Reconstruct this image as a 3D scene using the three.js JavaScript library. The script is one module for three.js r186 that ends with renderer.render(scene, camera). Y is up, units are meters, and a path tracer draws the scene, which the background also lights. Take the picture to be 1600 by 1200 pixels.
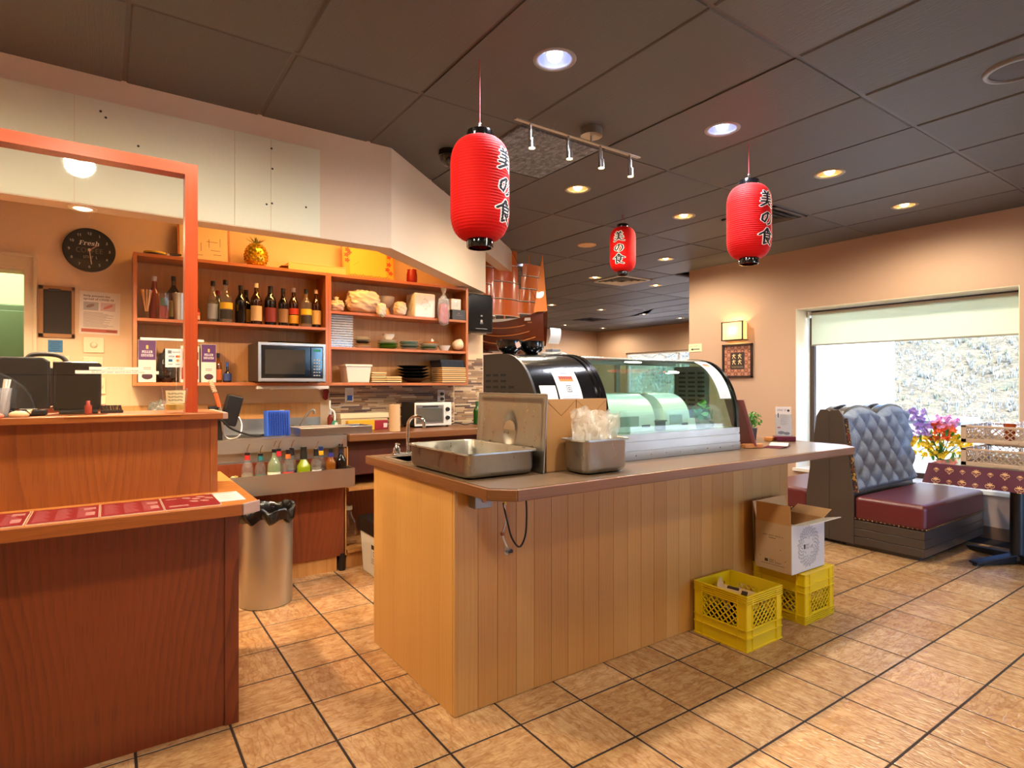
import * as THREE from 'three';
import { RoundedBoxGeometry } from 'three/addons/geometries/RoundedBoxGeometry.js';
import { mergeGeometries, toCreasedNormals } from 'three/addons/utils/BufferGeometryUtils.js';
import { ImprovedNoise } from 'three/addons/math/ImprovedNoise.js';
import { Sky } from 'three/addons/objects/Sky.js';
import { RectAreaLightUniformsLib } from 'three/addons/lights/RectAreaLightUniformsLib.js';

// World: x runs along the island's front, y is up, and north (away from the island's front) is -z.
// V(x, y, n) takes the northing n = -z.
const V = (x, y, n) => new THREE.Vector3(x, y, -n);
const scene = new THREE.Scene();

// ---------- camera, sky, sun, exposure ----------
const camera = new THREE.PerspectiveCamera(2 * Math.atan(600 / 912) * 180 / Math.PI, 4 / 3, 0.05, 200);
camera.position.copy(V(0, 1.31, 0));
camera.lookAt(V(Math.sin(0.608), 1.31, Math.cos(0.608)));
scene.add(camera);
const renderer = new THREE.WebGLRenderer({ antialias: true });
renderer.toneMapping = THREE.LinearToneMapping;
renderer.toneMappingExposure = 1.26;
renderer.shadowMap.enabled = true;
RectAreaLightUniformsLib.init();

const sunDirection = new THREE.Vector3(-0.42, 0.72, 0.55).normalize();
const sky = new Sky();
sky.name = 'sky';
sky.scale.setScalar(150);
sky.material.uniforms.turbidity.value = 8;
sky.material.uniforms.rayleigh.value = 0.6;
sky.material.uniforms.mieCoefficient.value = 0.005;
sky.material.uniforms.mieDirectionalG.value = 0.7;
sky.material.uniforms.sunPosition.value.copy(sunDirection);
scene.add(sky);
scene.environmentIntensity = 3;
const sun = new THREE.DirectionalLight(0xfff0d8, 20);
sun.name = 'sun';
sun.position.copy(sunDirection).multiplyScalar(60).add(V(10, 0, 5));
sun.target.position.copy(V(10, 0, 5));
sun.castShadow = true;
Object.assign(sun.shadow.camera, { left: -45, right: 45, top: 45, bottom: -45, near: 1, far: 140 });
sun.shadow.mapSize.set(2048, 2048);
scene.add(sun, sun.target);

const LIGHT = { warm: 0xfff0d2, cool: 0xeef2ff };
const POWER = { warm: 6.5, cool: 7, bar: 75 };

// ---------- helpers ----------
let seed = 7;
const rnd = () => { seed = (seed * 1664525 + 1013904223) >>> 0; return seed / 4294967296; };
const rr = (a, b) => a + (b - a) * rnd();
const noise3 = new ImprovedNoise();
const nz = (x, y, z = 0) => noise3.noise(x, y, z);
const used = new Map();
function numbered(name) {
  const k = used.get(name) ?? 0; used.set(name, k + 1);
  return k ? name + '_' + String(k).padStart(3, '0') : name;
}
function G(geometry) {                      // plain, non-indexed geometry with position, normal, uv only
  let g = geometry.index ? geometry.toNonIndexed() : geometry;
  for (const k of Object.keys(g.attributes)) if (!['position', 'normal', 'uv', 'color'].includes(k)) g.deleteAttribute(k);
  if (!g.attributes.normal) g.computeVertexNormals();
  if (!g.attributes.uv) g.setAttribute('uv', new THREE.BufferAttribute(new Float32Array(g.attributes.position.count * 2), 2));
  g.morphAttributes = {};
  return g;
}
function merge(list) { return list.length === 1 ? G(list[0]) : mergeGeometries(list.map(G)); }
// uv in metres by the way each triangle faces; swap turns the grain by a quarter
function metres(geometry, swap = false, ou = 0, ov = 0) {
  const g = G(geometry), p = g.attributes.position, uv = g.attributes.uv;
  const a = new THREE.Vector3(), b = new THREE.Vector3(), c = new THREE.Vector3(), m = new THREE.Vector3();
  for (let i = 0; i < p.count; i += 3) {
    a.fromBufferAttribute(p, i); b.fromBufferAttribute(p, i + 1); c.fromBufferAttribute(p, i + 2);
    m.crossVectors(b.clone().sub(a), c.clone().sub(a));
    const x = Math.abs(m.x), y = Math.abs(m.y), z = Math.abs(m.z);
    for (const [k, q] of [[0, a], [1, b], [2, c]]) {
      let s, t;
      if (x >= y && x >= z) { s = q.z; t = q.y; } else if (y >= z) { s = q.x; t = q.z; } else { s = q.x; t = q.y; }
      if (swap) [s, t] = [t, s];
      uv.setXY(i + k, s + ou, t + ov);
    }
  }
  return g;
}
const at = (g, x = 0, y = 0, z = 0) => g.translate(x, y, z);
// box by centre x, bottom y, centre z; r rounds the edges
function box(w, h, d, x = 0, y = 0, z = 0, r = 0) {
  const g = r ? new RoundedBoxGeometry(w, h, d, 1, Math.min(r, w / 2.01, h / 2.01, d / 2.01)) : new THREE.BoxGeometry(w, h, d);
  return at(G(g), x, y + h / 2, z);
}
const cyl = (r1, r0, h, x = 0, y = 0, z = 0, seg = 24, open = false) => at(G(new THREE.CylinderGeometry(r1, r0, h, seg, 1, open)), x, y + h / 2, z);
const ball = (r, x = 0, y = 0, z = 0, seg = 16) => at(G(new THREE.SphereGeometry(r, seg, Math.max(8, seg * 0.6 | 0))), x, y, z);
const lathe = (pts, seg = 32, x = 0, y = 0, z = 0) => at(G(new THREE.LatheGeometry(pts.map(([r, h]) => new THREE.Vector2(Math.max(r, 1e-5), h)), seg)), x, y, z);
function tube(pts, r, seg = 24, around = 8, closed = false) {
  const c = new THREE.CatmullRomCurve3(pts.map((p) => p.isVector3 ? p : new THREE.Vector3(...p)), closed, 'centripetal');
  return G(new THREE.TubeGeometry(c, seg, r, around, closed));
}
function extrude(points, depth, bevel = 0, holes = []) {          // outline in x,y extruded along +z
  const s = new THREE.Shape(points.map(([x, y]) => new THREE.Vector2(x, y)));
  for (const h of holes) s.holes.push(new THREE.Path(h.map(([x, y]) => new THREE.Vector2(x, y))));
  return G(new THREE.ExtrudeGeometry(s, { depth, bevelEnabled: bevel > 0, bevelSize: bevel, bevelThickness: bevel, bevelOffset: -bevel, bevelSegments: 2, curveSegments: 20 }));
}
function slab(points, y0, y1, bevel = 0, holes = []) {            // outline in x,n extruded upwards, in world coordinates
  const g = extrude(points, y1 - y0 - 2 * bevel, bevel, holes);   // x, n, up
  g.translate(0, 0, bevel).rotateX(-Math.PI / 2);                 // (x, n, up) -> (x, up, -n)
  return g.translate(0, y0, 0);
}
const ring = (r, k = 24, cx = 0, cy = 0) => Array.from({ length: k }, (_, i) => [cx + r * Math.cos(i / k * 2 * Math.PI), cy - r * Math.sin(i / k * 2 * Math.PI)]);
function bar(a, b, r, seg = 8) {                                  // straight rod between two points
  const d = b.clone().sub(a), g = G(new THREE.CylinderGeometry(r, r, d.length(), seg));
  g.applyQuaternion(new THREE.Quaternion().setFromUnitVectors(new THREE.Vector3(0, 1, 0), d.clone().normalize()));
  return g.translate((a.x + b.x) / 2, (a.y + b.y) / 2, (a.z + b.z) / 2);
}
function mesh(name, geometry, material, parent, x = 0, y = 0, z = 0) {
  const m = new THREE.Mesh(Array.isArray(geometry) ? merge(geometry) : geometry, material);
  m.name = name; m.position.set(x, y, z); m.castShadow = m.receiveShadow = true;
  parent.add(m);
  return m;
}
function thing(name, label, category, x, y, n, turn = 0, group) {
  const o = new THREE.Group(); o.name = numbered(name); scene.add(o);
  o.position.copy(V(x, y, n)); o.rotation.y = turn;
  o.userData = { label, category }; if (group) o.userData.group = group;
  return o;
}
function single(name, label, category, geometry, material, x, y, n, turn = 0, group) {
  const m = mesh(numbered(name), geometry, material, scene);
  m.position.copy(V(x, y, n)); m.rotation.y = turn;
  m.userData = { label, category }; if (group) m.userData.group = group;
  return m;
}
function structure(name, geometry, material, label) {
  const m = geometry ? mesh(numbered(name), geometry, material, scene) : new THREE.Group();
  if (!geometry) { m.name = numbered(name); scene.add(m); }
  m.userData = { kind: 'structure', label, category: name.split('_')[0] };
  return m;
}
function copy(source, label, x, y, n, turn) {
  const c = source.clone(); c.name = numbered(source.name.replace(/_\d{3}$/, '')); c.userData = { ...source.userData };
  if (label) c.userData.label = label;
  scene.add(c); c.position.copy(V(x, y, n)); if (turn !== undefined) c.rotation.y = turn;
  return c;
}

// ---------- textures ----------
function pixels(w, h, fn, srgb = true) {
  const d = new Uint8Array(w * h * 4);
  for (let j = 0; j < h; j++) for (let i = 0; i < w; i++) {
    const c = fn(i / w, j / h, i, j), o = (j * w + i) * 4;
    if (typeof c === 'number') d[o] = d[o + 1] = d[o + 2] = Math.max(0, Math.min(255, c * 255));
    else for (let k = 0; k < 3; k++) d[o + k] = Math.max(0, Math.min(255, c[k]));
    d[o + 3] = 255;
  }
  const t = new THREE.DataTexture(d, w, h); t.magFilter = THREE.LinearFilter; t.minFilter = THREE.LinearMipmapLinearFilter; t.generateMipmaps = true;
  t.wrapS = t.wrapT = THREE.RepeatWrapping; if (srgb) t.colorSpace = THREE.SRGBColorSpace; t.needsUpdate = true;
  return t;
}
const rep = (t, x, y) => { t.repeat.set(x, y); return t; };
function canvas(w, h, draw) {
  const c = document.createElement('canvas'); c.width = w; c.height = h; draw(c.getContext('2d'), w, h);
  const t = new THREE.CanvasTexture(c); t.colorSpace = THREE.SRGBColorSpace; t.anisotropy = 8; return t;
}
const scribble = (c, x, y, w, h) => { for (let i = 0, k = 0; i < w; i += h * 0.62, k++) { if (k % 7 === 5) continue; c.fillRect(x + i, y - h, h * 0.16, h); c.fillRect(x + i, y - h * ((k * 5) % 3) / 2.4 - h * 0.14, h * 0.44, h * 0.14); } };   // print too small to read
const mixc = (a, b, k) => a.map((v, i) => v + (b[i] - v) * k);
const clamp = (v, a = 0, b = 1) => Math.min(b, Math.max(a, v));
const per = (u, v, fu, fv, s = 0) => {       // noise that repeats over the unit square
  const a = u * 2 * Math.PI, b = v * 2 * Math.PI;
  return nz(Math.cos(a) * fu / 6.28 + s, Math.sin(a) * fu / 6.28 + s * 1.7, Math.cos(b) * fv / 6.28) * 0.6 + nz(Math.sin(a) * fu / 6.28 - s, Math.sin(b) * fv / 6.28 + s, Math.cos(a) * fu / 6.28 + 3.1) * 0.6;
};
// wood: grain runs along v
function woodTexture(light, dark, rings = 14, stretch = 1.6, s = 1, cathedral = 0) {
  return pixels(512, 512, (u, v) => {
    const w = per(u, v, 5, stretch, s) * 1.1 + per(u, v, 2.2, stretch * 0.6, s + 5) * cathedral;
    const g = 0.5 + 0.5 * Math.sin((u * rings + w * 2.2) * 2 * Math.PI);
    const fine = per(u, v, 190, 5, s + 9) * 0.55 + per(u, v, 90, 3, s + 3) * 0.4;
    return mixc(light, dark, clamp(0.17 * g * g + 0.36 + fine * 0.42 + per(u, v, 3, 2, s + 20) * 0.25));
  });
}
const T = {};
T.bamboo = rep(woodTexture([206, 156, 84], [178, 124, 58], 26, 1.0, 1), 2.2, 1);
T.cherry = rep(woodTexture([194, 116, 60], [146, 76, 32], 8, 1.4, 2), 1.6, 0.9);
const cathedral = (light, dark, s) => {                // flat-sawn oak: nested arches with open pores, grain along v
  const t = pixels(512, 1024, (u, v) => {
    const x = (u - 0.5 + 0.05 * nz(v * 1.6, s, 2)) * 1.0, y = v * 1.3 + 0.35, r = Math.sqrt(x * x * 24 + y * y * 1.1) + nz(u * 4, v * 1.8, s) * 0.34 + nz(u * 14, v * 5, s + 4) * 0.05;
    const ring = r * 7, f = ring - Math.floor(ring), band = Math.pow(f, 2.2), pore = clamp(nz(u * 210, v * 16, s + 7) * 2.2 - 0.35);
    return mixc(light, dark, clamp(0.24 + band * (0.3 + 0.5 * nz(u * 6, v * 1.5, s + 21)) + pore * 0.35 + nz(u * 3, v * 2, s + 11) * 0.25));
  });
  t.wrapS = t.wrapT = THREE.MirroredRepeatWrapping; return t;
};
T.oak = rep(cathedral([164, 88, 28], [124, 58, 14], 3), 0.95, 0.6);
T.mahogany = rep(cathedral([134, 58, 18], [90, 32, 8], 14), 1.02, 0.6);
T.pine = rep(woodTexture([206, 150, 84], [160, 98, 42], 7, 1.5, 6, 0.8), 1.5, 0.8);
T.edge = rep(woodTexture([136, 86, 46], [86, 50, 22], 10, 1.2, 8), 4, 1);
T.tiles = [0, 1, 2].map((k) => pixels(256, 256, (u, v) => {
  const a = per(u, v, 9, 9, k * 7 + 1), b = per(u, v, 30, 30, k * 7 + 2), c = Math.abs(per(u, v, 14, 5, k * 7 + 4));
  return mixc(mixc([186, 150, 108], [158, 116, 78], clamp(0.45 + a * 0.9 + b * 0.55)), [138, 94, 58], clamp(1 - c * 9) * 0.5);
}));
T.slate = pixels(256, 256, (u, v) => clamp(0.5 + per(u, v, 12, 7, 31) * 0.5 + per(u, v, 40, 28, 33) * 0.25 - clamp(1 - Math.abs(per(u, v, 11, 6, 36)) * 9) * 0.3), false);
T.stria = rep(pixels(256, 256, (u, v) => clamp(0.5 + per(u, v, 70, 9, 41) * 0.4 + per(u, v, 90, 60, 43) * 0.35), false), 2, 2);
T.plaster = rep(pixels(256, 256, (u, v) => clamp(0.5 + per(u, v, 26, 26, 51) * 0.35 + per(u, v, 90, 90, 53) * 0.3), false), 2.5, 2.5);
T.brushed = rep(pixels(256, 256, (u, v) => clamp(0.45 + per(u, v, 4, 110, 61) * 0.06 + per(u, v, 7, 9, 63) * 0.06), false), 3, 3);
T.scuff = rep(pixels(256, 256, (u, v) => clamp(0.42 + per(u, v, 9, 9, 71) * 0.14 + per(u, v, 60, 60, 73) * 0.16), false), 3, 3);
T.speckle = rep(pixels(256, 256, (u, v) => { const k = clamp(0.5 + per(u, v, 22, 22, 81) * 0.7 + per(u, v, 120, 120, 83) * 0.9); return mixc([70, 72, 78], [142, 146, 154], k); }), 2, 2);
T.grass = rep(pixels(512, 512, (u, v) => {
  const k = clamp(0.5 + per(u, v, 8, 14, 91) * 0.5 + per(u, v, 60, 90, 93) * 0.8 + per(u, v, 150, 170, 95) * 0.7);
  return mixc(mixc([78, 70, 48], [150, 136, 100], k), [80, 82, 48], clamp(per(u, v, 5, 6, 97) * 0.9));
}), 0.16, 0.16);
T.damask = canvas(512, 512, (c, w, h) => {
  c.fillStyle = '#4c1629'; c.fillRect(0, 0, w, h);
  const motif = (x, y, s) => {
    c.save(); c.translate(x, y); c.scale(s, s); c.fillStyle = c.strokeStyle = '#c79a68';
    for (let k = 0; k < 5; k++) { c.save(); c.rotate((k - 2) * 0.62); c.beginPath(); c.moveTo(0, 8); c.quadraticCurveTo(-17, -22, 0, -62); c.quadraticCurveTo(17, -22, 0, 8); c.fill(); c.restore(); }
    c.lineWidth = 7; for (const d of [-1, 1]) { c.beginPath(); c.moveTo(0, 12); c.bezierCurveTo(d * 26, 44, d * 74, 30, d * 62, -4); c.bezierCurveTo(d * 54, -24, d * 30, -10, d * 40, 6); c.stroke(); c.beginPath(); c.arc(d * 22, 52, 9, 0, 7); c.fill(); }
    c.beginPath(); c.ellipse(0, 66, 8, 20, 0, 0, 7); c.fill(); c.restore();
  };
  for (const [x, y] of [[128, 120], [384, 376], [384, 120 - 256], [128, 376 + 256]]) motif(x, y, 1.25);
  for (const [x, y] of [[384, 130], [128, 386]]) motif(x, y, 0.8);
});
T.damask.wrapS = T.damask.wrapT = THREE.RepeatWrapping; T.damask.repeat.set(6.5, 6.5);
T.velvet = rep(pixels(256, 256, (u, v) => mixc([96, 106, 126], [146, 156, 174], clamp(0.5 + per(u, v, 70, 70, 101) * 0.6 + 0.2 * Math.sin(u * 2 * Math.PI * 24) + per(u, v, 6, 6, 104) * 0.3))), 4, 4);
T.floral = rep(pixels(256, 256, (u, v) => { const k = per(u, v, 18, 18, 111); return k > 0.18 ? [186, 138, 62] : k < -0.22 ? [128, 58, 40] : [52, 46, 40]; }), 4, 4);

// ---------- materials ----------
const M = (color, roughness = 0.6, more = {}) => new THREE.MeshStandardMaterial({ color, roughness, ...more });
const MP = (color, roughness, more) => new THREE.MeshPhysicalMaterial({ color, roughness, ...more });
const white = 0xffffff;
const mat = {
  bamboo: MP(white, 0.45, { map: T.bamboo, clearcoat: 0.3, clearcoatRoughness: 0.35 }),
  cherry: MP(white, 0.42, { map: T.cherry, clearcoat: 0.25, clearcoatRoughness: 0.3 }),
  frameWood: MP(0xf4a068, 0.35, { map: T.cherry, clearcoat: 0.4, clearcoatRoughness: 0.25 }),
  oak: MP(white, 0.42, { map: T.oak, clearcoat: 0.3, clearcoatRoughness: 0.3 }),
  mahogany: MP(white, 0.42, { map: T.mahogany, clearcoat: 0.3, clearcoatRoughness: 0.3 }),
  pine: M(white, 0.5, { map: T.pine }),
  paleWood: M(0xffe2b4, 0.55, { map: T.pine }),
  edge: MP(white, 0.4, { map: T.edge, clearcoat: 0.4, clearcoatRoughness: 0.25 }),
  laminate: MP(0x66503c, 0.32, { clearcoat: 0.3, clearcoatRoughness: 0.15 }),
  steel: M(0xc4c2bc, 0.8, { metalness: 1, roughnessMap: T.brushed }),
  wornSteel: M(0xb8b4ac, 1, { metalness: 1, roughnessMap: T.scuff }),
  chrome: M(0xdcdcdc, 0.1, { metalness: 1 }),
  nickel: M(0xb8b2aa, 0.28, { metalness: 1 }),
  darkMetal: M(0x2b2622, 0.4, { metalness: 0.6 }),
  black: M(0x0c0c0d, 0.4), blackGloss: MP(0x08080a, 0.16, { clearcoat: 0.8, clearcoatRoughness: 0.08 }),
  blackMatte: M(0x151413, 0.7), rubber: M(0x111111, 0.8),
  whitePlastic: M(0xdedad0, 0.4), ivory: M(0xd8c69c, 0.45), paper: M(0xe8e4da, 0.8), offWhite: M(0xd9d2c2, 0.6),
  cardboard: M(0xb98a58, 0.8), kraft: M(0xb58655, 0.8), cartonWhite: M(0xcfc8ba, 0.75),
  glass: MP(white, 0.03, { transmission: 1, thickness: 0, ior: 1.5 }),
  caseGlass: MP(0xe4f2ec, 0.02, { transmission: 1, thickness: 0, ior: 1.5 }),
  plasticFilm: MP(0xf4f4f4, 0.16, { transmission: 0.85, thickness: 0, ior: 1.45, clearcoat: 0.6 }),
  clearPlastic: MP(0xe6e8ea, 0.12, { transmission: 0.8, thickness: 0, ior: 1.45 }),
  bag: MP(0xe9ddc6, 0.55, { transmission: 0.25, thickness: 0 }),
  red: M(0xb01410, 0.45), orange: M(0xd4541c, 0.45), yellow: M(0xe2bc10, 0.4), green: M(0x2c6e2a, 0.5), blue: M(0x1c49b0, 0.4), purple: M(0x4a1c58, 0.45), teal: M(0x1d7a6a, 0.5), tan: M(0xc8a478, 0.6),
  leaf: MP(0x4f8a2c, 0.6, { transmission: 0.3, thickness: 0, side: THREE.DoubleSide }),
  burgundy: M(0x5c1024, 0.35),
};
// ---------- setting ----------
const CEIL = 2.765;
const paint = {
  back: M(0xd8b68e, 0.75, { bumpMap: T.plaster, bumpScale: 0.0012 }),
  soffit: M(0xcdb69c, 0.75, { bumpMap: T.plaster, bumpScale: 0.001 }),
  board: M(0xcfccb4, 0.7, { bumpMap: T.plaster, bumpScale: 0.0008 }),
  wall: M(0xb4937a, 0.65, { bumpMap: T.plaster, bumpScale: 0.001 }),
  reveal: M(0xe4d8bc, 0.65, { bumpMap: T.plaster, bumpScale: 0.001 }),
  stucco: M(0xeae6de, 0.9, { bumpMap: T.plaster, bumpScale: 0.004 }),
  ceiling: M(0x4f4d4b, 0.62, { bumpMap: T.stria, bumpScale: 0.0014 }),
  ceilingB: M(0x555350, 0.58, { bumpMap: T.stria, bumpScale: 0.0014 }),
  runner: M(0x4c4442, 0.5),
  grout: M(0x22120c, 0.85),
};
const wbox = (x0, x1, y0, y1, n0, n1) => metres(box(x1 - x0, y1 - y0, n1 - n0, (x0 + x1) / 2, y0, -(n0 + n1) / 2));
const frameF = 912, frameC = Math.cos(0.608), frameS = Math.sin(0.608);
const seen = (x, y, n, m = 60) => {            // is this point of the room inside the photograph's view?
  const D = frameS * x + frameC * n, X = frameC * x - frameS * n;
  if (D < 0.3) return false;
  const u = 800 + frameF * X / D, v = 600 - frameF * (y - 1.31) / D;
  return u > -m && u < 1600 + m && v > -m && v < 1200 + m;
};

// floor of single tiles on a grout bed
{
  const floor = structure('floor', merge([wbox(-3.2, 6.4, -0.12, -0.0016, -3.0, 12.3), wbox(6.4, 11.5, -0.12, -0.0016, 4.7, 12.3)]), paint.grout, 'floor of tan slate-look ceramic tiles with dark grout');
  const P = 0.306, w = 0.2968, hgt = 0.004, b = 0.0011;
  const tileGeo = (u0, v0) => {
    const p = [], quad = (a, b2, c, d) => p.push(...a, ...b2, ...c, ...a, ...c, ...d);
    const o = w / 2, i = o - b, y1 = 0, y0 = -b, yb = -hgt;
    const T4 = [[-i, y1, i], [i, y1, i], [i, y1, -i], [-i, y1, -i]], B4 = [[-o, y0, o], [o, y0, o], [o, y0, -o], [-o, y0, -o]], F4 = B4.map(([x, , z]) => [x, yb, z]);
    quad(...T4);
    for (let k = 0; k < 4; k++) { const n = (k + 1) % 4; quad(B4[k], B4[n], T4[n], T4[k]); quad(F4[k], F4[n], B4[n], B4[k]); }
    const g = new THREE.BufferGeometry(); g.setAttribute('position', new THREE.Float32BufferAttribute(p, 3)); g.computeVertexNormals();
    const m = metres(g), uv = m.attributes.uv; for (let k = 0; k < uv.count; k++) uv.setXY(k, uv.getX(k) * 3.2 + u0, uv.getY(k) * 3.2 + v0);
    return m;
  };
  const geos = [0, 1, 2, 3].map((k) => tileGeo(k * 0.31, k * 0.57));
  const mats = [0, 1, 2].flatMap((k) => [0xffffff, 0xf1ece4].map((c) => M(c, 0.27, { map: T.tiles[k], bumpMap: T.slate, bumpScale: 0.0034 })));
  const rest = [], list = [];
  for (let i = -14; i < 34; i++) for (let j = -15; j < 35; j++) {
    const x = 1.31 + P * (i + 0.5), n = 1.824 + P * (j + 0.5);
    if (x > 11.2 || n > 12 || x < -3.05 || n < -2.85 || (x > 6.02 && n < 5.0)) continue;
    const under = (x > 1.3 && x < 3.3 && n > 2.2 && n < 2.65) || (x < 0.3 && n > 2.6 && n < 4.0) || n > 4.85;
    const D = frameS * x + frameC * n;
    if (!under && D < 6.5 && seen(x, 0, n, 30)) list.push([D, x, n]); else rest.push([x, n]);
  }
  list.sort((a, c) => a[0] - c[0]);
  list.forEach(([, x, n], k) => {
    if (k >= 300) { rest.push([x, n]); return; }
    const t = mesh('tile', geos[rnd() * 4 | 0], mats[rnd() * 6 | 0], floor, x, rr(-0.0004, 0.0004), -n);
    t.rotation.y = (rnd() * 4 | 0) * Math.PI / 2;
  });
  const r = mesh('tile_field', rest.map(([x, n]) => geos[0].clone().translate(x, 0, -n)), mats[0], floor);
  r.userData.kind = 'stuff';
}

// suspended ceiling: panels of 2 by 4 feet between runners, a plenum and a roof slab
const PX = 0.6135, PN = 1.25, CX = 3.14, CN = 1.41;
const lamps = [                                   // downlights: x, n, kind
  [1.653, 2.04, 'cool'], [2.89, 2.05, 'cool'], [4.11, 2.06, 'warm'], [5.35, 2.08, 'warm'], [2.894, 3.30, 'warm'], [4.115, 3.305, 'warm'],
  [4.137, 4.571, 'off'], [4.197, 5.77, 'cool'], [5.357, 4.562, 'warm'], [6.66, 5.86, 'warm'], [5.487, 5.90, 'warm'], [6.735, 8.40, 'warm'], [7.965, 8.39, 'warm'], [9.21, 8.42, 'warm'], [10.4, 8.45, 'warm'], [9.30, 11.07, 'warm'], [10.6, 11.1, 'warm'],
  [0.43, 2.04, 'warm'], [-0.8, 2.04, 'warm'], [1.653, 0.8, 'warm'], [-0.14, 0.69, 'warm'], [2.89, -0.45, 'warm'],
];
{
  const ceiling = structure('ceiling', merge([wbox(-3.35, 6.525, 3.05, 3.2, -3.15, 12.3), wbox(6.525, 11.55, 3.05, 3.2, 4.65, 12.3)]), M(0x2c2826, 0.9), 'dark brown suspended ceiling of rectangular acoustic panels');
  const w = PX - 0.016, d = PN - 0.016, b = 0.006, th = 0.02;
  const panel = (hole) => {
    const holes = hole ? [ring(0.078, 28, ...hole)] : [];
    const g = extrude([[-w / 2, -d / 2], [w / 2, -d / 2], [w / 2, d / 2], [-w / 2, d / 2]], th, 0, holes).rotateX(-Math.PI / 2);   // x, up, -n
    return metres(g);
  };
  const plain = (() => {
    const o = [w / 2, d / 2], p = [], q = (a, c, e, f) => p.push(...a, ...c, ...e, ...a, ...e, ...f);
    const L = [[-o[0] + b, 0, -o[1] + b], [o[0] - b, 0, -o[1] + b], [o[0] - b, 0, o[1] - b], [-o[0] + b, 0, o[1] - b]], K = [[-o[0], b, -o[1]], [o[0], b, -o[1]], [o[0], b, o[1]], [-o[0], b, o[1]]], U = K.map(([x, , z]) => [x, th, z]);
    q(L[0], L[1], L[2], L[3]); q(U[3], U[2], U[1], U[0]);
    for (let k = 0; k < 4; k++) { const n = (k + 1) % 4; q(L[k], K[k], K[n], L[n]); q(K[k], U[k], U[n], K[n]); }
    const g = new THREE.BufferGeometry(); g.setAttribute('position', new THREE.Float32BufferAttribute(p, 3)); g.computeVertexNormals(); return metres(g);
  })();
  const specked = M(white, 0.85, { map: T.speckle });
  const rest = [];
  for (let i = -11; i < 14; i++) for (let j = -4; j < 9; j++) {
    const x = CX + PX * (i + 0.5), n = CN + PN * (j + 0.5);
    if (x > 6.2 && n < 4.6) continue;
    const lamp = lamps.find(([lx, ln]) => Math.abs(lx - x) < PX / 2 && Math.abs(ln - n) < PN / 2);
    const shown = seen(x, CEIL, n, 120) && !(n > 4.7 && x < 2.2);
    const g = lamp ? panel([lamp[0] - x, lamp[1] - n]) : plain;
    if (!shown && !lamp) { rest.push(plain.clone().translate(x, CEIL, -n)); continue; }
    const special = i === -2 && j === 1;
    if (special) { const hb = box(w, th, d / 2 - 0.008), up = mesh('ceiling_panel', metres(hb), specked, ceiling, x, CEIL - 0.004, -(n - PN / 4)); up.rotation.z = 0.012; up.userData.label = 'loose grey speckled panel beside the track light'; mesh('ceiling_panel', metres(box(w, th, d / 2 - 0.008)), paint.ceiling, ceiling, x, CEIL, -(n + PN / 4)); continue; }
    const t = mesh('ceiling_panel', g, rnd() < 0.5 ? paint.ceiling : paint.ceilingB, ceiling, x, CEIL + rr(-0.0015, 0.0015), -n);
  }
  const field = mesh('panel_field', rest, paint.ceiling, ceiling); field.userData.kind = 'stuff';
  for (let i = -11; i <= 14; i++) { const x = CX + PX * i; mesh('grid_runner', wbox(x - 0.012, x + 0.012, CEIL + 0.007, CEIL + 0.03, x > 6.2 ? 4.7 : -3, 12.12), paint.runner, ceiling); }
  for (let j = -4; j <= 9; j++) { const n = CN + PN * j; mesh('grid_runner', wbox(-3.2, n > 4.7 ? 11.35 : 6.165, CEIL + 0.005, CEIL + 0.03, n - 0.012, n + 0.012), paint.runner, ceiling); }
}
function wallWithHole(name, label, m, axis, a0, a1, t0, t1, y0, y1, holes, reveal) {
  // wall along x (axis 'x') or n (axis 'n') between a0 and a1, thickness t0..t1; holes [h0, h1, bottom, top]
  const parts = [], put = (p0, p1, q0, q1) => { if (p1 > p0 + 1e-4 && q1 > q0 + 1e-4) parts.push(axis === 'x' ? wbox(p0, p1, q0, q1, t0, t1) : wbox(t0, t1, q0, q1, p0, p1)); };
  let from = a0;
  for (const [h0, h1, hb, ht] of holes) { put(from, h0, y0, y1); put(h0, h1, y0, hb); put(h0, h1, ht, y1); from = h1; }
  put(from, a1, y0, y1);
  return structure(name, merge(parts), m, label);
}
const TOP = 3.05;
const wallBack = wallWithHole('wall_back', 'beige wall behind the bar', paint.back, 'x', -3.2, 2.872, 4.60, 4.75, 0, TOP, [[-1.25, -0.406, 0, 2.01]]);
wallWithHole('wall_west', 'beige wall beside the front desk', paint.back, 'n', -3.15, 6.6, -3.35, -3.2, 0, TOP, []);
wallWithHole('wall_south', 'beige front wall of the restaurant', paint.back, 'x', -3.35, 6.525, -3.15, -3.0, 0, TOP, [[3.3, 4.7, 0.4, 2.2]]);
wallWithHole('wall_east', 'tan brown wall with the large window and sconce', paint.wall, 'n', -3.0, 4.865, 6.165, 6.525, 0, TOP, [[-2.3, -0.4, 0.38, 2.125], [1.555, 3.453, 0.38, 2.125]]);
wallWithHole('wall_wing', 'white stucco wall of the dining wing', paint.stucco, 'x', 6.525, 11.55, 4.65, 4.8, 0, TOP + 0.3, []);
wallWithHole('wall_wing_inner', 'peach inner face of the dining wing', paint.wall, 'x', 6.525, 11.35, 4.8, 4.865, 0, TOP, []);
wallWithHole('wall_far_east', 'peach far wall of the dining room with a wide window', paint.wall, 'n', 4.865, 12.3, 11.35, 11.55, 0, TOP, [[7.6, 11.0, 0.9, 2.13]]);
wallWithHole('wall_north', 'peach end wall of the dining room', paint.wall, 'x', 2.7, 11.55, 12.12, 12.3, 0, TOP, []);
wallWithHole('wall_dining_west', 'peach wall behind the bar wall', paint.wall, 'n', 4.75, 12.12, 2.70, 2.872, 0, TOP, []);
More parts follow.
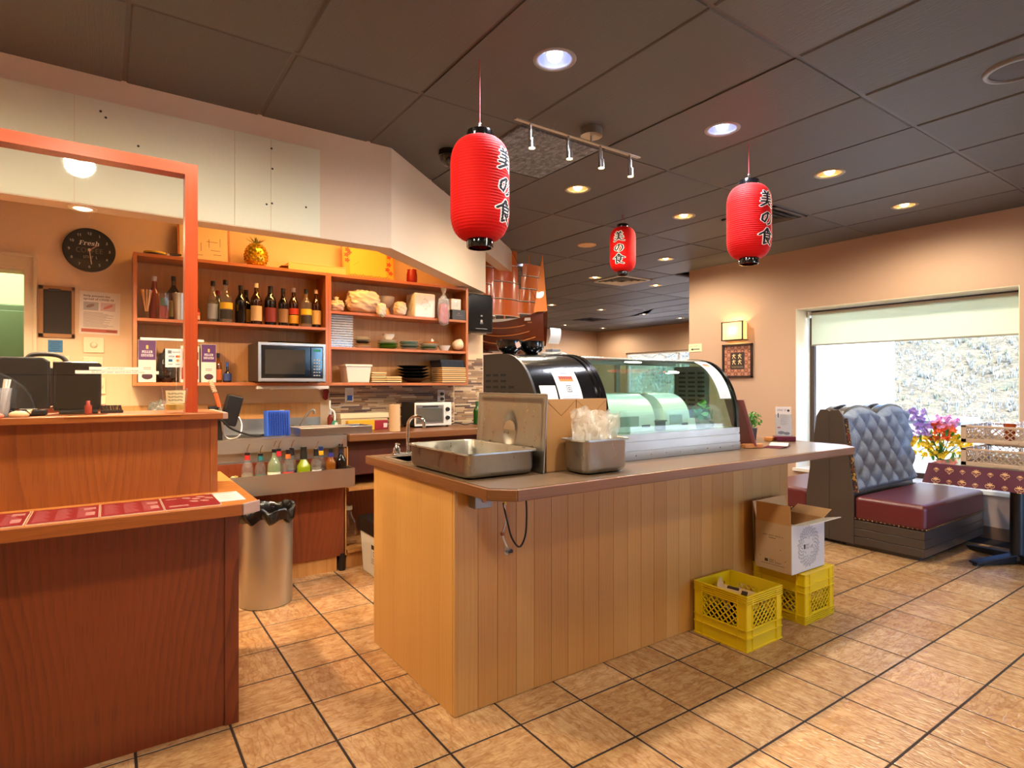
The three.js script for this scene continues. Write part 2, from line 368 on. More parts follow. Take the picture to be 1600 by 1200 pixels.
structure('wall_store', merge([wbox(-3.2, 0.6, 0, TOP, 6.5, 6.6), wbox(0.5, 0.6, 0, TOP, 4.75, 6.5)]), M(0xc4d2a8, 0.7), 'pale green wall of the back room beyond the doorway');
wallWithHole('wall_partition', 'low plaster ledge behind the bar end', paint.wall, 'x', 2.872, 4.1, 4.95, 5.55, 0, 1.62, []);

// reveal lining and sill of the window in the east wall
structure('window_1', merge([wbox(6.168, 6.523, 0.38, 2.125, 3.447, 3.459), wbox(6.168, 6.523, 2.119, 2.131, 1.555, 3.453), wbox(6.168, 6.523, 0.38, 2.125, 1.549, 1.561)]), paint.reveal, 'plaster lined reveal of the large east window');
{
  const s = structure('trim_1', wbox(6.13, 6.523, 0.37, 0.4, 1.54, 3.47), M(0xd8d2c4, 0.5), 'pale window sill');
  const w = structure('window_2', null, null, 'bronze framed picture window'); const fr = M(0x4a3c34, 0.45, { metalness: 0.4 });
  mesh('jamb', wbox(6.45, 6.5, 0.4, 2.12, 3.40, 3.447), fr, w); mesh('jamb', wbox(6.45, 6.5, 0.4, 2.12, 1.561, 1.61), fr, w);
  mesh('rail', wbox(6.45, 6.5, 2.07, 2.119, 1.61, 3.40), fr, w); mesh('rail', wbox(6.45, 6.5, 0.4, 0.45, 1.61, 3.40), fr, w);
  mesh('glass_pane', wbox(6.472, 6.478, 0.45, 2.07, 1.61, 3.40), mat.glass, w);
  const w4 = structure('window_4', null, null, 'bronze framed window further along the east wall');
  mesh('jamb', wbox(6.45, 6.5, 0.38, 2.125, -0.45, -0.4), fr, w4); mesh('jamb', wbox(6.45, 6.5, 0.38, 2.125, -2.3, -2.25), fr, w4); mesh('rail', wbox(6.45, 6.5, 2.07, 2.125, -2.25, -0.45), fr, w4); mesh('rail', wbox(6.45, 6.5, 0.38, 0.43, -2.25, -0.45), fr, w4);
  mesh('glass_pane', wbox(6.472, 6.478, 0.43, 2.07, -2.25, -0.45), mat.glass, w4);
  for (const [k, a, b] of [[5, 3.3, 4.7]]) {  // added window behind the camera, brings front daylight onto the soffit
    const w = structure('window_' + k, null, null, 'added bronze framed shop front window, out of view');
    mesh('jamb', wbox(a, a + 0.05, 0.4, 2.2, -3.1, -3.05), fr, w); mesh('jamb', wbox(b - 0.05, b, 0.4, 2.2, -3.1, -3.05), fr, w); mesh('rail', wbox(a + 0.05, b - 0.05, 2.15, 2.2, -3.1, -3.05), fr, w); mesh('rail', wbox(a + 0.05, b - 0.05, 0.4, 0.45, -3.1, -3.05), fr, w); mesh('glass_pane', wbox(a + 0.05, b - 0.05, 0.45, 2.15, -3.078, -3.072), mat.glass, w);
  }
  const w3 = structure('window_3', null, null, 'wide dining room window in a white frame'), wf = M(0xd8d4cc, 0.5);
  mesh('jamb', wbox(11.4, 11.46, 0.9, 2.13, 7.6, 7.66), wf, w3); mesh('jamb', wbox(11.4, 11.46, 0.9, 2.13, 10.94, 11.0), wf, w3); mesh('mullion', wbox(11.4, 11.46, 0.96, 2.07, 9.27, 9.33), wf, w3);
  mesh('rail', wbox(11.4, 11.46, 2.07, 2.13, 7.66, 10.94), wf, w3); mesh('rail', wbox(11.4, 11.46, 0.9, 0.96, 7.66, 10.94), wf, w3);
  mesh('glass_pane', wbox(11.428, 11.434, 0.96, 2.07, 7.66, 9.27), mat.glass, w3); mesh('glass_pane', wbox(11.428, 11.434, 0.96, 2.07, 9.33, 10.94), mat.glass, w3);
}
structure('baseboard_east', wbox(6.145, 6.165, 0, 0.1, -2.9, 4.865), M(0x6a4a34, 0.5), 'brown baseboard under the window');

// soffit over the bar
{
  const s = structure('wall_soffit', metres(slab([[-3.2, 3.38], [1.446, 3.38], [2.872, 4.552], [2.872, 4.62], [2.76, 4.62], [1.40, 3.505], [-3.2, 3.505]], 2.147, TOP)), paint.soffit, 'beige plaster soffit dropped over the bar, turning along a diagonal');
  let x = -2.6;
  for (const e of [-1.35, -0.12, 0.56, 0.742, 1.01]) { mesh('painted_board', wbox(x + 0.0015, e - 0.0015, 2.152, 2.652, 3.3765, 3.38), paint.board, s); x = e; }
  const hole = M(0x3a3430, 0.9);
  for (const [hx, hy] of [[-0.02, 2.6], [0.0, 2.575], [0.13, 2.47], [0.745, 2.6], [0.75, 2.49], [0.748, 2.3], [0.72, 2.29], [0.93, 2.31]]) mesh('screw_hole', G(new THREE.CylinderGeometry(0.005, 0.006, 0.002, 8)).rotateX(Math.PI / 2), hole, s, hx, hy, -3.3758);
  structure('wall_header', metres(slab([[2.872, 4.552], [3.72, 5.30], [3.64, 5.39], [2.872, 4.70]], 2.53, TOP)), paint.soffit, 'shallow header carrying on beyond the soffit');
}
// doorway to the back room
{
  const d = structure('door_1', null, null, 'doorway with moulded beige casing'), m = M(0xcbb592, 0.5);
  mesh('casing', wbox(-0.406, -0.346, 0, 2.095, 4.578, 4.60), m, d); mesh('casing', wbox(-1.33, -0.406, 2.01, 2.095, 4.578, 4.60), m, d);
  mesh('casing_bead', wbox(-0.362, -0.346, 0, 2.095, 4.568, 4.578), m, d); mesh('casing_bead', wbox(-1.33, -0.362, 2.079, 2.095, 4.568, 4.578), m, d);
  mesh('jamb', wbox(-0.406, -0.392, 0, 2.01, 4.6, 4.75), m, d); mesh('jamb', wbox(-1.25, -0.406, 1.996, 2.01, 4.6, 4.75), m, d);
  const f = thing('storage_cabinet', 'tall dark green cabinet standing in the back room', 'cabinet', -0.55, 0, 6.2);
  mesh('body', box(1.6, 1.93, 0.5, -0.2, 0, 0, 0.01), M(0x33402a, 0.5), f);
  for (const s of [-0.58, 0.18]) { const dr = mesh('door', box(0.74, 1.83, 0.02, s, 0.05, 0.262, 0.005), M(0x3a4830, 0.45), f); mesh('handle', box(0.02, 0.16, 0.02, s + 0.3, 1.0, 0.28), mat.nickel, dr); }
}
// mosaic of thin stone strips behind the counter
{
  const tones = [0x9a7450, 0xb8946a, 0x76543a, 0xceb088, 0x86664c, 0xa67e56, 0x5c4030, 0xbfa07c].map((c) => new THREE.Color(c));
  const strips = (x0, x1, y0, y1) => {
    const out = [];
    for (let y = y0; y < y1 - 0.006; y += 0.0148) {
      let x = x0 - rnd() * 0.1;
      while (x < x1) {
        const l = rr(0.05, 0.2), a = Math.max(x, x0), e = Math.min(x + l, x1); x += l;
        if (e - a < 0.006) continue;
        const d = rr(0.004, 0.009), g = box(e - a - 0.0015, 0.0132, d, (a + e) / 2, y, -4.60 + d / 2), c = tones[rnd() * 8 | 0], k = rr(0.85, 1.1);
        g.setAttribute('color', new THREE.Float32BufferAttribute(Array.from({ length: g.attributes.position.count }, () => [c.r * k, c.g * k, c.b * k]).flat(), 3));
        out.push(g);
      }
    }
    return out;
  };
  const m = mesh('mosaic_strips', [...strips(1.449, 2.56, 0.955, 1.32), ...strips(2.57, 2.865, 0.955, 1.545)], M(white, 0.45, { vertexColors: true }), wallBack);
  m.userData = { kind: 'stuff', label: 'strips of brown and cream stone mosaic' };
}

// ---------- outside ----------
structure('ground', merge([wbox(6.53, 70, -0.3, -0.12, -3.2, 70), wbox(-40, 70, -0.3, -0.12, -50, -3.2)]), M(0xcfc9bd, 0.95), 'pale paved ground outside');
{
  const g = new THREE.PlaneGeometry(60, 140, 60, 90); g.rotateX(-Math.PI / 2);
  const p = g.attributes.position;
  for (let i = 0; i < p.count; i++) { const s = (p.getX(i) + 30) / 60, z = p.getZ(i); p.setY(i, s * 34 * (0.75 + 0.25 * s) + nz(s * 9, z * 0.2, 1) * 0.8 * Math.min(1, s * 12) + nz(s * 40, z * 0.9, 5) * 0.3 * Math.min(1, s * 12)); }
  g.computeVertexNormals();
  const uvm = g.attributes.uv; for (let i = 0; i < uvm.count; i++) uvm.setXY(i, uvm.getX(i) * 70, uvm.getY(i) * 140);
  const h = structure('hillside', g, M(0xb0b0b0, 1, { map: T.grass }), 'dry grass hillside across the road'); h.position.set(57, -0.15, -8);
  // tufts of dry grass and low scrub on the slope
  const blade = []; for (let k = 0; k < 5; k++) { const t = new THREE.BufferGeometry(), a = k * 1.25, w = 0.05; t.setAttribute('position', new THREE.Float32BufferAttribute([-w * Math.cos(a), 0, -w * Math.sin(a), w * Math.cos(a), 0, w * Math.sin(a), 0.16 * Math.cos(a * 2), rr(0.3, 0.55), 0.16 * Math.sin(a * 2)], 3)); t.computeVertexNormals(); blade.push(t); }
  const N = 16000, im = new THREE.InstancedMesh(merge(blade), M(white, 1, { side: THREE.DoubleSide }), N), mtx = new THREE.Matrix4(), c = new THREE.Color();
  for (let k = 0; k < N; k++) {
    const s = rnd() * 0.42, z = rr(-22, 30) - 8, x = 27 + s * 60, y = s * 34 * (0.75 + 0.25 * s) - 0.2 + nz(s * 9, (z + 8) * 0.2, 1) * 0.8 * Math.min(1, s * 12);
    mtx.compose(new THREE.Vector3(x, y, z), new THREE.Quaternion().setFromEuler(new THREE.Euler(0, rnd() * 6.3, 0)), new THREE.Vector3(1, 1, 1).multiplyScalar(rr(0.35, 0.8))); im.setMatrixAt(k, mtx);
    c.setRGB(...(rnd() < 0.06 ? [0.06, 0.07, 0.04] : mixc([0.1, 0.095, 0.07], [0.17, 0.16, 0.12], rnd()))); im.setColorAt(k, c);
  }
  im.name = 'dry_grass_tufts'; im.userData = { kind: 'stuff', label: 'dry grass tufts on the hillside across the road', category: 'grass' }; im.castShadow = im.receiveShadow = true; scene.add(im);
}
// ---------- ceiling fittings ----------
{
  const trimM = { warm: M(0x8a7c64, 0.4), cool: M(0x84848c, 0.35), off: M(0xc99a64, 0.5) };
  const canM = { warm: M(0xa88c5c, 0.4, { metalness: 0.3 }), cool: M(0x888cae, 0.4, { metalness: 0.3 }), off: M(0xc08a50, 0.6) };
  const glow = { warm: M(0xfff0d8, 0.4, { emissive: 0xffe4b8, emissiveIntensity: 6 }), cool: M(0xffffff, 0.4, { emissive: 0xe8ecff, emissiveIntensity: 6 }) };
  const trimG = lathe([[0.074, 0.002], [0.078, -0.004], [0.09, -0.006], [0.098, -0.001], [0.098, 0.003]], 40);
  const canG = lathe([[0.0755, 0], [0.074, 0.03], [0.066, 0.075], [0.05, 0.11], [0.001, 0.118]], 32);
  const bulbG = lathe([[0.001, -0.002], [0.016, 0.0], [0.029, 0.01], [0.036, 0.03], [0.034, 0.052], [0.02, 0.09]], 24);
  const lidG = cyl(0.075, 0.075, 0.004, 0, 0, 0, 32);
  lamps.forEach(([x, n, kind], k) => {
    const label = {
      0: 'cool white recessed downlight above the island corner by the first lantern', 1: 'cool white recessed downlight above the display case front', 2: 'warm recessed downlight between the island end and the booth', 3: 'warm recessed downlight close to the east window wall',
      4: 'warm recessed downlight behind the track light', 5: 'warm recessed downlight between the smallest and the right lantern', 6: 'unlit tan recessed downlight', 7: 'cool white recessed downlight beside the ship model', 8: 'warm recessed downlight by the corner of the tan wall', 10: 'warm recessed downlight beside the pale square diffuser',
    }[k] ?? (k < 17 ? 'small warm recessed downlight far back in the dining room ceiling' : 'warm recessed downlight over the front of the restaurant');
    const t = thing('downlight', label, 'ceiling light', x, CEIL, n, 0, 'recessed downlights in the ceiling grid');
    mesh('trim_ring', trimG, trimM[kind], t); mesh('reflector_can', canG, canM[kind], t);
    if (kind === 'off') { mesh('cover_disc', lidG, trimM.off, t, 0, -0.003, 0); return; }
    mesh('bulb', bulbG, glow[kind], t, 0, -0.008, 0);
    const l = new THREE.SpotLight(LIGHT[kind], POWER[kind], 0, 1.54, 0.35, 2);
    l.name = 'lamp_glow'; l.position.set(0, -0.02, 0); l.target.position.set(0, -2, 0); l.castShadow = true; l.shadow.radius = 4; t.add(l, l.target);
  });
  // downlight under the soffit by the clock, and one over the bar shelves
  for (const [x, y, n, label] of [[-0.09, 2.147, 3.445, 'recessed downlight under the soffit in front of the clock'], [-1.3, 2.147, 3.445, 'recessed downlight under the soffit near the doorway']]) {
    const t = thing('soffit_downlight', label, 'ceiling light', x, y, n);
    mesh('trim_ring', lathe([[0.038, 0], [0.04, -0.006], [0.055, -0.006], [0.058, 0]], 32), M(0xe0d4bc, 0.45), t);
    mesh('bulb', lathe([[0.001, -0.012], [0.02, -0.01], [0.036, -0.004], [0.04, 0]], 24), glow.warm, t);
    const l = new THREE.SpotLight(0xffdcb0, 17, 0, 1.45, 0.8, 2); l.name = 'lamp_glow'; l.position.set(0, -0.02, 0); l.target.position.set(0, -2, 0); l.castShadow = true; l.shadow.radius = 2; t.add(l, l.target);
  }
  const t = thing('strip_light', 'warm strip light hidden behind the soffit above the bar shelves', 'ceiling light', 1.35, 2.70, 3.95);
  mesh('housing', box(1.1, 0.05, 0.12, 0, 0.0125, 0, 0.01), mat.whitePlastic, t);
  mesh('diffuser_glow', box(1.06, 0.012, 0.09, 0, 0.002, 0, 0.004), M(0xfff0d8, 0.4, { emissive: 0xffc070, emissiveIntensity: 2.5 }), t);
  const l = new THREE.RectAreaLight(0xffb860, POWER.bar, 1.06, 0.09); l.name = 'lamp_glow'; l.position.set(0, -0.004, 0); l.rotation.x = -Math.PI / 2; t.add(l);
  const rl = thing('added_room_lamp', 'round ceiling lamp added to brighten the back room beyond the doorway', 'ceiling light', -0.8, 2.58, 5.4); mesh('shade', lathe([[0.001, -0.05], [0.1, -0.04], [0.14, 0], [0.14, 0.02], [0.001, 0.02]], 28), M(0xf0f4e0, 0.4, { emissive: 0xeaffd0, emissiveIntensity: 3 }), rl); mesh('stem', cyl(0.02, 0.02, 0.16, 0, 0.02, 0, 10), mat.whitePlastic, rl);  // added lamp, out of view, brightens the room behind the doorway
  const rp = new THREE.PointLight(0xeaffd0, 9, 0, 2); rp.name = 'lamp_glow'; rp.position.set(0, -0.08, 0); rp.castShadow = true; rp.shadow.radius = 3; rl.add(rp);
  // square diffusers, speaker grilles, camera dome
  const diff = (x, n, size, c, label) => {
    const d = thing('air_diffuser', label, 'air vent', x, CEIL, n); const m = M(c, 0.5);
    mesh('frame', [0, 1, 2, 3].map((k) => box(size, 0.012, 0.03, 0, -0.012, size / 2 - 0.015).rotateY(k * Math.PI / 2)), m, d);
    for (let r = 1; r < 4; r++) { const s = size / 2 * (1 - r * 0.23); mesh('louvre_ring', lathe([[s * 1.33, -0.004], [s * 1.414, -0.016], [s * 1.40, -0.018], [s * 1.31, -0.005]], 4).rotateY(Math.PI / 4), m, d); }
    mesh('backing', box(size * 0.95, 0.003, size * 0.95, 0, -0.0035, 0), M(0x1c1a19, 0.8), d);
  };
  diff(4.72, 2.93, 0.5, 0x4a4543, 'dark square air diffuser partly behind the right lantern'); diff(5.95, 5.85, 0.58, 0xd8d4cc, 'pale square air diffuser beneath the small lantern'); diff(9.0, 9.8, 0.58, 0x39343a, 'dark square air diffuser far back in the dining room');
  const grille = (x, n, r, label) => {
    const s = thing('ceiling_speaker', label, 'speaker', x, CEIL, n);
    mesh('ring', lathe([[r * 0.84, -0.004], [r * 0.86, -0.014], [r, -0.01], [r * 1.04, 0]], 40), M(0x6a6462, 0.4), s); mesh('grille', lathe([[0.001, -0.011], [r * 0.5, -0.01], [r * 0.85, -0.005]], 40), M(0x423d3c, 0.6, { bumpMap: T.scuff, bumpScale: 0.002 }), s);
  };
  grille(3.45, 0.877, 0.125, 'round speaker grille above the floor in front of the island'); grille(8.62, 8.0, 0.12, 'round dark speaker grille far back in the dining room');
  const dome = thing('security_camera', 'black dome security camera on the ceiling beside the soffit', 'camera', 1.76, CEIL, 3.22);
  mesh('base', cyl(0.062, 0.066, 0.035, 0, -0.035, 0, 28), mat.black, dome); mesh('dome', lathe([[0.001, -0.098], [0.03, -0.09], [0.05, -0.068], [0.057, -0.035]], 28), mat.blackGloss, dome); mesh('lens', ball(0.02, -0.02, -0.07, 0.035), M(0x333338, 0.1), dome);
  single('grid_trim', 'pale loose strip of ceiling grid beside the speckled panel', 'ceiling trim', box(0.30, 0.006, 0.024, 0, 0, 0), M(0xd6cabb, 0.5), 2.09, CEIL - 0.012, 3.287, -0.01);
}

// ---------- track light ----------
{
  const t = thing('track_light', 'brushed nickel track light with four spotlights on a bar', 'track light', 2.2, 2.68, 2.47);
  mesh('canopy', cyl(0.062, 0.062, 0.042, 0.07, 0.04, 0, 32), mat.nickel, t); mesh('stem', cyl(0.008, 0.008, 0.04, 0.07, 0.006, 0, 12), mat.nickel, t);
  mesh('bar', [box(0.92, 0.006, 0.014, 0, 0, 0.006), box(0.92, 0.006, 0.014, 0, 0.003, -0.008)], mat.nickel, t);
  const glow = M(0xfff0d0, 0.4, { emissive: 0xffdf9c, emissiveIntensity: 8 });
  [-0.36, -0.10, 0.14, 0.38].forEach((x, k) => {
    const s = mesh('spotlight', [cyl(0.007, 0.007, 0.035, 0, -0.035, 0, 12), cyl(0.013, 0.013, 0.055, 0, -0.085, 0, 20), cyl(0.017, 0.019, 0.05, 0.007, -0.125, 0, 24, true), cyl(0.017, 0.017, 0.003, 0.007, -0.078, 0, 24)], mat.nickel, t, x, 0, 0);
    mesh('bulb', cyl(0.016, 0.016, 0.005, 0.007, -0.122, 0, 20), glow, s);
    const l = new THREE.SpotLight(0xffd9a0, 5, 0, 0.7, 0.7, 2); l.name = 'lamp_glow'; l.position.set(0.007, -0.13, 0); l.target.position.set(0.03, -2, 0.1); l.castShadow = true; s.add(l, l.target);
  });
}

// ---------- paper lanterns ----------
{
  const strokes = {                               // brush strokes on a 100 x 100 cell, y down, width per stroke
    mei: [[[34, 4], [42, 16]], [[66, 2], [57, 16]], [[24, 21], [76, 18]], [[50, 18], [50, 54]], [[30, 35], [70, 33]], [[20, 51], [80, 48]], [[16, 68], [84, 63]], [[51, 54], [44, 76], [14, 95]], [[52, 68], [66, 84], [90, 92]]],
    no: [[[54, 16], [50, 48], [32, 78], [17, 66], [22, 38], [50, 18], [78, 26], [84, 54], [70, 80], [52, 90]]],
    shoku: [[[50, 2], [34, 24], [6, 42]], [[50, 2], [68, 24], [95, 38]], [[50, 16], [53, 26]], [[32, 32], [68, 32], [68, 60], [32, 60]], [[32, 32], [32, 92], [46, 86]], [[34, 46], [66, 46]], [[66, 64], [56, 74]], [[46, 66], [62, 84], [88, 94]]],
  };
  const tex = canvas(1024, 1024, (c, w, h) => {
    c.fillStyle = '#c40300'; c.fillRect(0, 0, w, h);
    c.lineCap = c.lineJoin = 'round';
    const write = (key, x, y, s) => { for (const [lw, col] of [[24, '#f2e6dc'], [12, '#181a20']]) { c.strokeStyle = col; for (const st of strokes[key]) { c.lineWidth = lw * s; c.beginPath(); st.forEach(([a, b], k) => { const px = x + (a - 50) * s * 1.02, py = y + (b - 50) * s * 1.45; k ? c.lineTo(px, py) : c.moveTo(px, py); }); c.stroke(); } } };
    write('mei', 512, 260, 1.6); write('no', 512, 520, 1.5); write('shoku', 512, 775, 1.6);
  });
  tex.wrapS = THREE.RepeatWrapping;
  const paperM = MP(white, 0.75, { map: tex, transmission: 0.2, thickness: 0, specularIntensity: 0.35 });
  const H = 0.44, R = 0.128, pts = [];
  for (let i = 0; i <= 108; i++) {
    const s = i / 108, y = s * H, e = Math.min(s, 1 - s) / 0.27;
    let r = e < 1 ? 0.052 + (R - 0.052) * Math.pow(1 - Math.pow(1 - e, 2.3), 1 / 2.1) : R; r += (i % 3 === 0 ? -0.0019 : 0.0006);
    pts.push([r, y]);
  }
  const bodyG = lathe(pts, 56), capM = mat.blackGloss, cord = M(0xa8323a, 0.6);
  const ringG = (r) => merge([lathe([[r - 0.006, 0], [r, 0], [r, 0.036], [r - 0.006, 0.036], [r - 0.006, 0]], 40), ...Array.from({ length: 12 }, (_, k) => box(0.003, 0.032, 0.003, 0, 0.002, r).rotateY(k * Math.PI / 6))]);
  const up = ringG(0.056), low = ringG(0.056);
  const lantern = (label, x, y, n, turn, scale, drop) => {
    const t = thing('paper_lantern', label, 'lantern', x, y, n, turn, 'red paper lanterns hanging from the ceiling'); t.scale.setScalar(scale);
    const d = drop / scale;
    mesh('shade', bodyG, paperM, t, 0, 0.034, 0); mesh('top_ring', up, capM, t, 0, 0.47, 0); mesh('bottom_ring', low, capM, t);
    mesh('top_plate', cyl(0.052, 0.052, 0.003, 0, 0.478, 0, 32), capM, t);
    mesh('hook', [tube([[-0.02, 0.503, 0], [0, 0.54, 0], [0.02, 0.503, 0]], 0.0016, 12, 6), lathe([[0.0055, 0.54], [0.008, 0.5425], [0.0055, 0.545], [0.0055, 0.54]], 12)], mat.nickel, t);
    mesh('cord', [cyl(0.0018, 0.0018, Math.max(0.01, d - 0.036), 0.0015, 0.54, 0, 6), cyl(0.0018, 0.0018, Math.max(0.01, d - 0.036), -0.0015, 0.54, 0.001, 6)], cord, t);
  };
  const face = (x, n, deg) => {                    // turn so that the writing points deg to the viewer's right of straight on
    const a = Math.atan2(n, -x) , toward = new THREE.Vector3(-x, 0, n).normalize(), th = -deg * Math.PI / 180;
    toward.applyAxisAngle(new THREE.Vector3(0, 1, 0), -th); return Math.atan2(-toward.x, -toward.z);
  };
  lantern('large red paper lantern hanging in front of the soffit, writing turned aside', 1.377, 1.919, 2.23, face(1.377, 2.23, 60), 1.03, CEIL - 1.919 - 0.503 * 1.03);
  lantern('red paper lantern hanging in front of the dark square air diffuser', 3.2, 2.036, 2.084, face(3.2, 2.084, 52), 1.0, CEIL - 2.036 - 0.503);
  lantern('smallest red paper lantern hung close under the ceiling, writing to the front', 3.649, 2.246, 3.577, face(3.649, 3.577, -18), 0.86, CEIL - 2.246 - 0.503 * 0.86);
}

// ---------- east wall ----------
{
  const s = thing('wall_sconce', 'lit box-shaped wall sconce with cream shade and dark frame', 'wall lamp', 6.165, 1.82, 4.17, -Math.PI / 2);
  mesh('back_plate', box(0.26, 0.2, 0.012, 0, 0.01, 0.006), mat.darkMetal, s);
  mesh('shade', [box(0.27, 0.2, 0.004, 0, 0.015, 0.098), box(0.004, 0.2, 0.09, -0.135, 0.015, 0.053), box(0.004, 0.2, 0.09, 0.135, 0.015, 0.053)], MP(0xf4e4bc, 0.7, { transmission: 0.5, thickness: 0 }), s);
  mesh('frame', [box(0.012, 0.225, 0.012, -0.137, 0.003, 0.1), box(0.012, 0.225, 0.012, 0.137, 0.003, 0.1), box(0.29, 0.012, 0.012, 0, 0.003, 0.1), box(0.29, 0.008, 0.012, 0, 0.22, 0.1), box(0.01, 0.01, 0.1, 0.137, 0.003, 0.05), box(0.01, 0.01, 0.1, -0.137, 0.003, 0.05)], mat.darkMetal, s);
  mesh('bulb', ball(0.028, 0, 0.12, 0.05), M(0xfff0d8, 0.4, { emissive: 0xffe0b0, emissiveIntensity: 3 }), s);
  const l = new THREE.PointLight(0xffd49a, 1.0, 0, 2); l.name = 'lamp_glow'; l.position.set(0, 0.12, 0.05); l.castShadow = true; l.shadow.radius = 1; s.add(l);
  const f = thing('framed_picture', 'framed calligraphy picture with patterned brown mat under the sconce', 'picture', 6.165, 1.385, 4.16, -Math.PI / 2);
  const art = canvas(256, 256, (c, w, h) => {
    c.fillStyle = '#8e5a44'; c.fillRect(0, 0, w, h);
    for (let i = 0; i < 8; i++) for (let j = 0; j < 8; j++) { c.fillStyle = (i + j) % 2 ? '#a06a50' : '#7c4a38'; c.fillRect(i * 32, j * 32, 32, 32); c.fillStyle = '#d8a888'; c.fillRect(i * 32 + 12, j * 32 + 12, 7, 7); }
    c.fillStyle = '#2a1a14'; c.fillRect(62, 58, 132, 140); c.strokeStyle = '#d8c08a'; c.lineWidth = 6; c.lineCap = 'round';
    for (const [x, y] of [[95, 92], [150, 92], [95, 140], [150, 140]]) { c.beginPath(); c.moveTo(x - 14, y - 10); c.lineTo(x + 14, y - 12); c.moveTo(x, y - 20); c.lineTo(x - 12, y + 16); c.moveTo(x, y - 4); c.lineTo(x + 14, y + 16); c.stroke(); }
    c.lineWidth = 2; for (let k = 0; k < 10; k++) { c.beginPath(); c.moveTo(76 + k * 11, 172); c.lineTo(80 + k * 11, 186); c.stroke(); }
  });
  mesh('frame', [box(0.40, 0.022, 0.025, 0, 0, 0.0125), box(0.40, 0.022, 0.025, 0, 0.378, 0.0125), box(0.022, 0.4, 0.025, -0.189, 0, 0.0125), box(0.022, 0.4, 0.025, 0.189, 0, 0.0125)], M(0x24150f, 0.4), f);
  mesh('picture', G(new THREE.PlaneGeometry(0.365, 0.365)).translate(0, 0.2, 0.01), M(white, 0.5, { map: art }), f); mesh('backing', box(0.37, 0.37, 0.006, 0, 0.015, 0.004), mat.blackMatte, f);
  const sg = thing('arrow_sign', 'small cream sign with black arrow at the wall corner', 'sign', 6.165, 1.72, 4.77, -Math.PI / 2);
  mesh('plate', box(0.2, 0.1, 0.004, 0, 0, 0.002), M(0xe6d6a8, 0.5), sg);
  mesh('lettering', G(new THREE.PlaneGeometry(0.19, 0.09)).translate(0, 0.05, 0.0045), M(white, 0.5, { map: canvas(256, 128, (c) => { c.fillStyle = '#e6d6a8'; c.fillRect(0, 0, 256, 128); c.fillStyle = '#4a4436'; scribble(c, 20, 44, 190, 22); c.fillStyle = '#111'; c.fillRect(70, 82, 150, 16); c.beginPath(); c.moveTo(36, 90); c.lineTo(84, 66); c.lineTo(84, 114); c.fill(); }) }), sg);
  // roller blind
  const b = thing('roller_blind', 'pale green roller blind half lowered in the large window', 'blind', 6.40, 1.735, 2.5, -Math.PI / 2);
  mesh('roller', cyl(0.022, 0.022, 1.8, 0, -0.9, 0, 20).rotateZ(Math.PI / 2).translate(0, 0.34, 0), M(0xb8ac9a, 0.5), b);
  mesh('fabric', box(1.78, 0.335, 0.0012, 0, 0.005, 0.021), MP(0xdfe8d8, 0.85, { transmission: 0.42, thickness: 0 }), b);
  mesh('hem_bar', box(1.79, 0.016, 0.008, 0, -0.008, 0.021, 0.003), M(0x8a8474, 0.5), b);
  for (const s2 of [-0.925, 0.925]) mesh('bracket', box(0.02, 0.07, 0.05, s2, 0.305, 0, 0.004), mat.whitePlastic, b);
  for (let k = 0; k < 2; k++) mesh('pull_chain', cyl(0.0015, 0.0015, 0.6, 0.905, -0.28, 0.02 - k * 0.03, 6), mat.nickel, b);
}
// string of fairy lights along the far dining window
{
  const pts = []; for (let k = 0; k <= 12; k++) pts.push(V(11.33, 2.06 - (k % 2) * 0.09, 7.7 + k * 0.27));
  const s = thing('light_string', 'string of small unlit fairy lights across the far dining window', 'string lights', 0, 0, 0);
  mesh('wire', tube(pts, 0.006, 60, 5), M(0x7a808c, 0.6), s); for (let k = 0; k <= 12; k++) mesh('bulb', ball(0.018, pts[k].x, pts[k].y - 0.02, pts[k].z, 8), M(0xc8d0dc, 0.3), s);
}
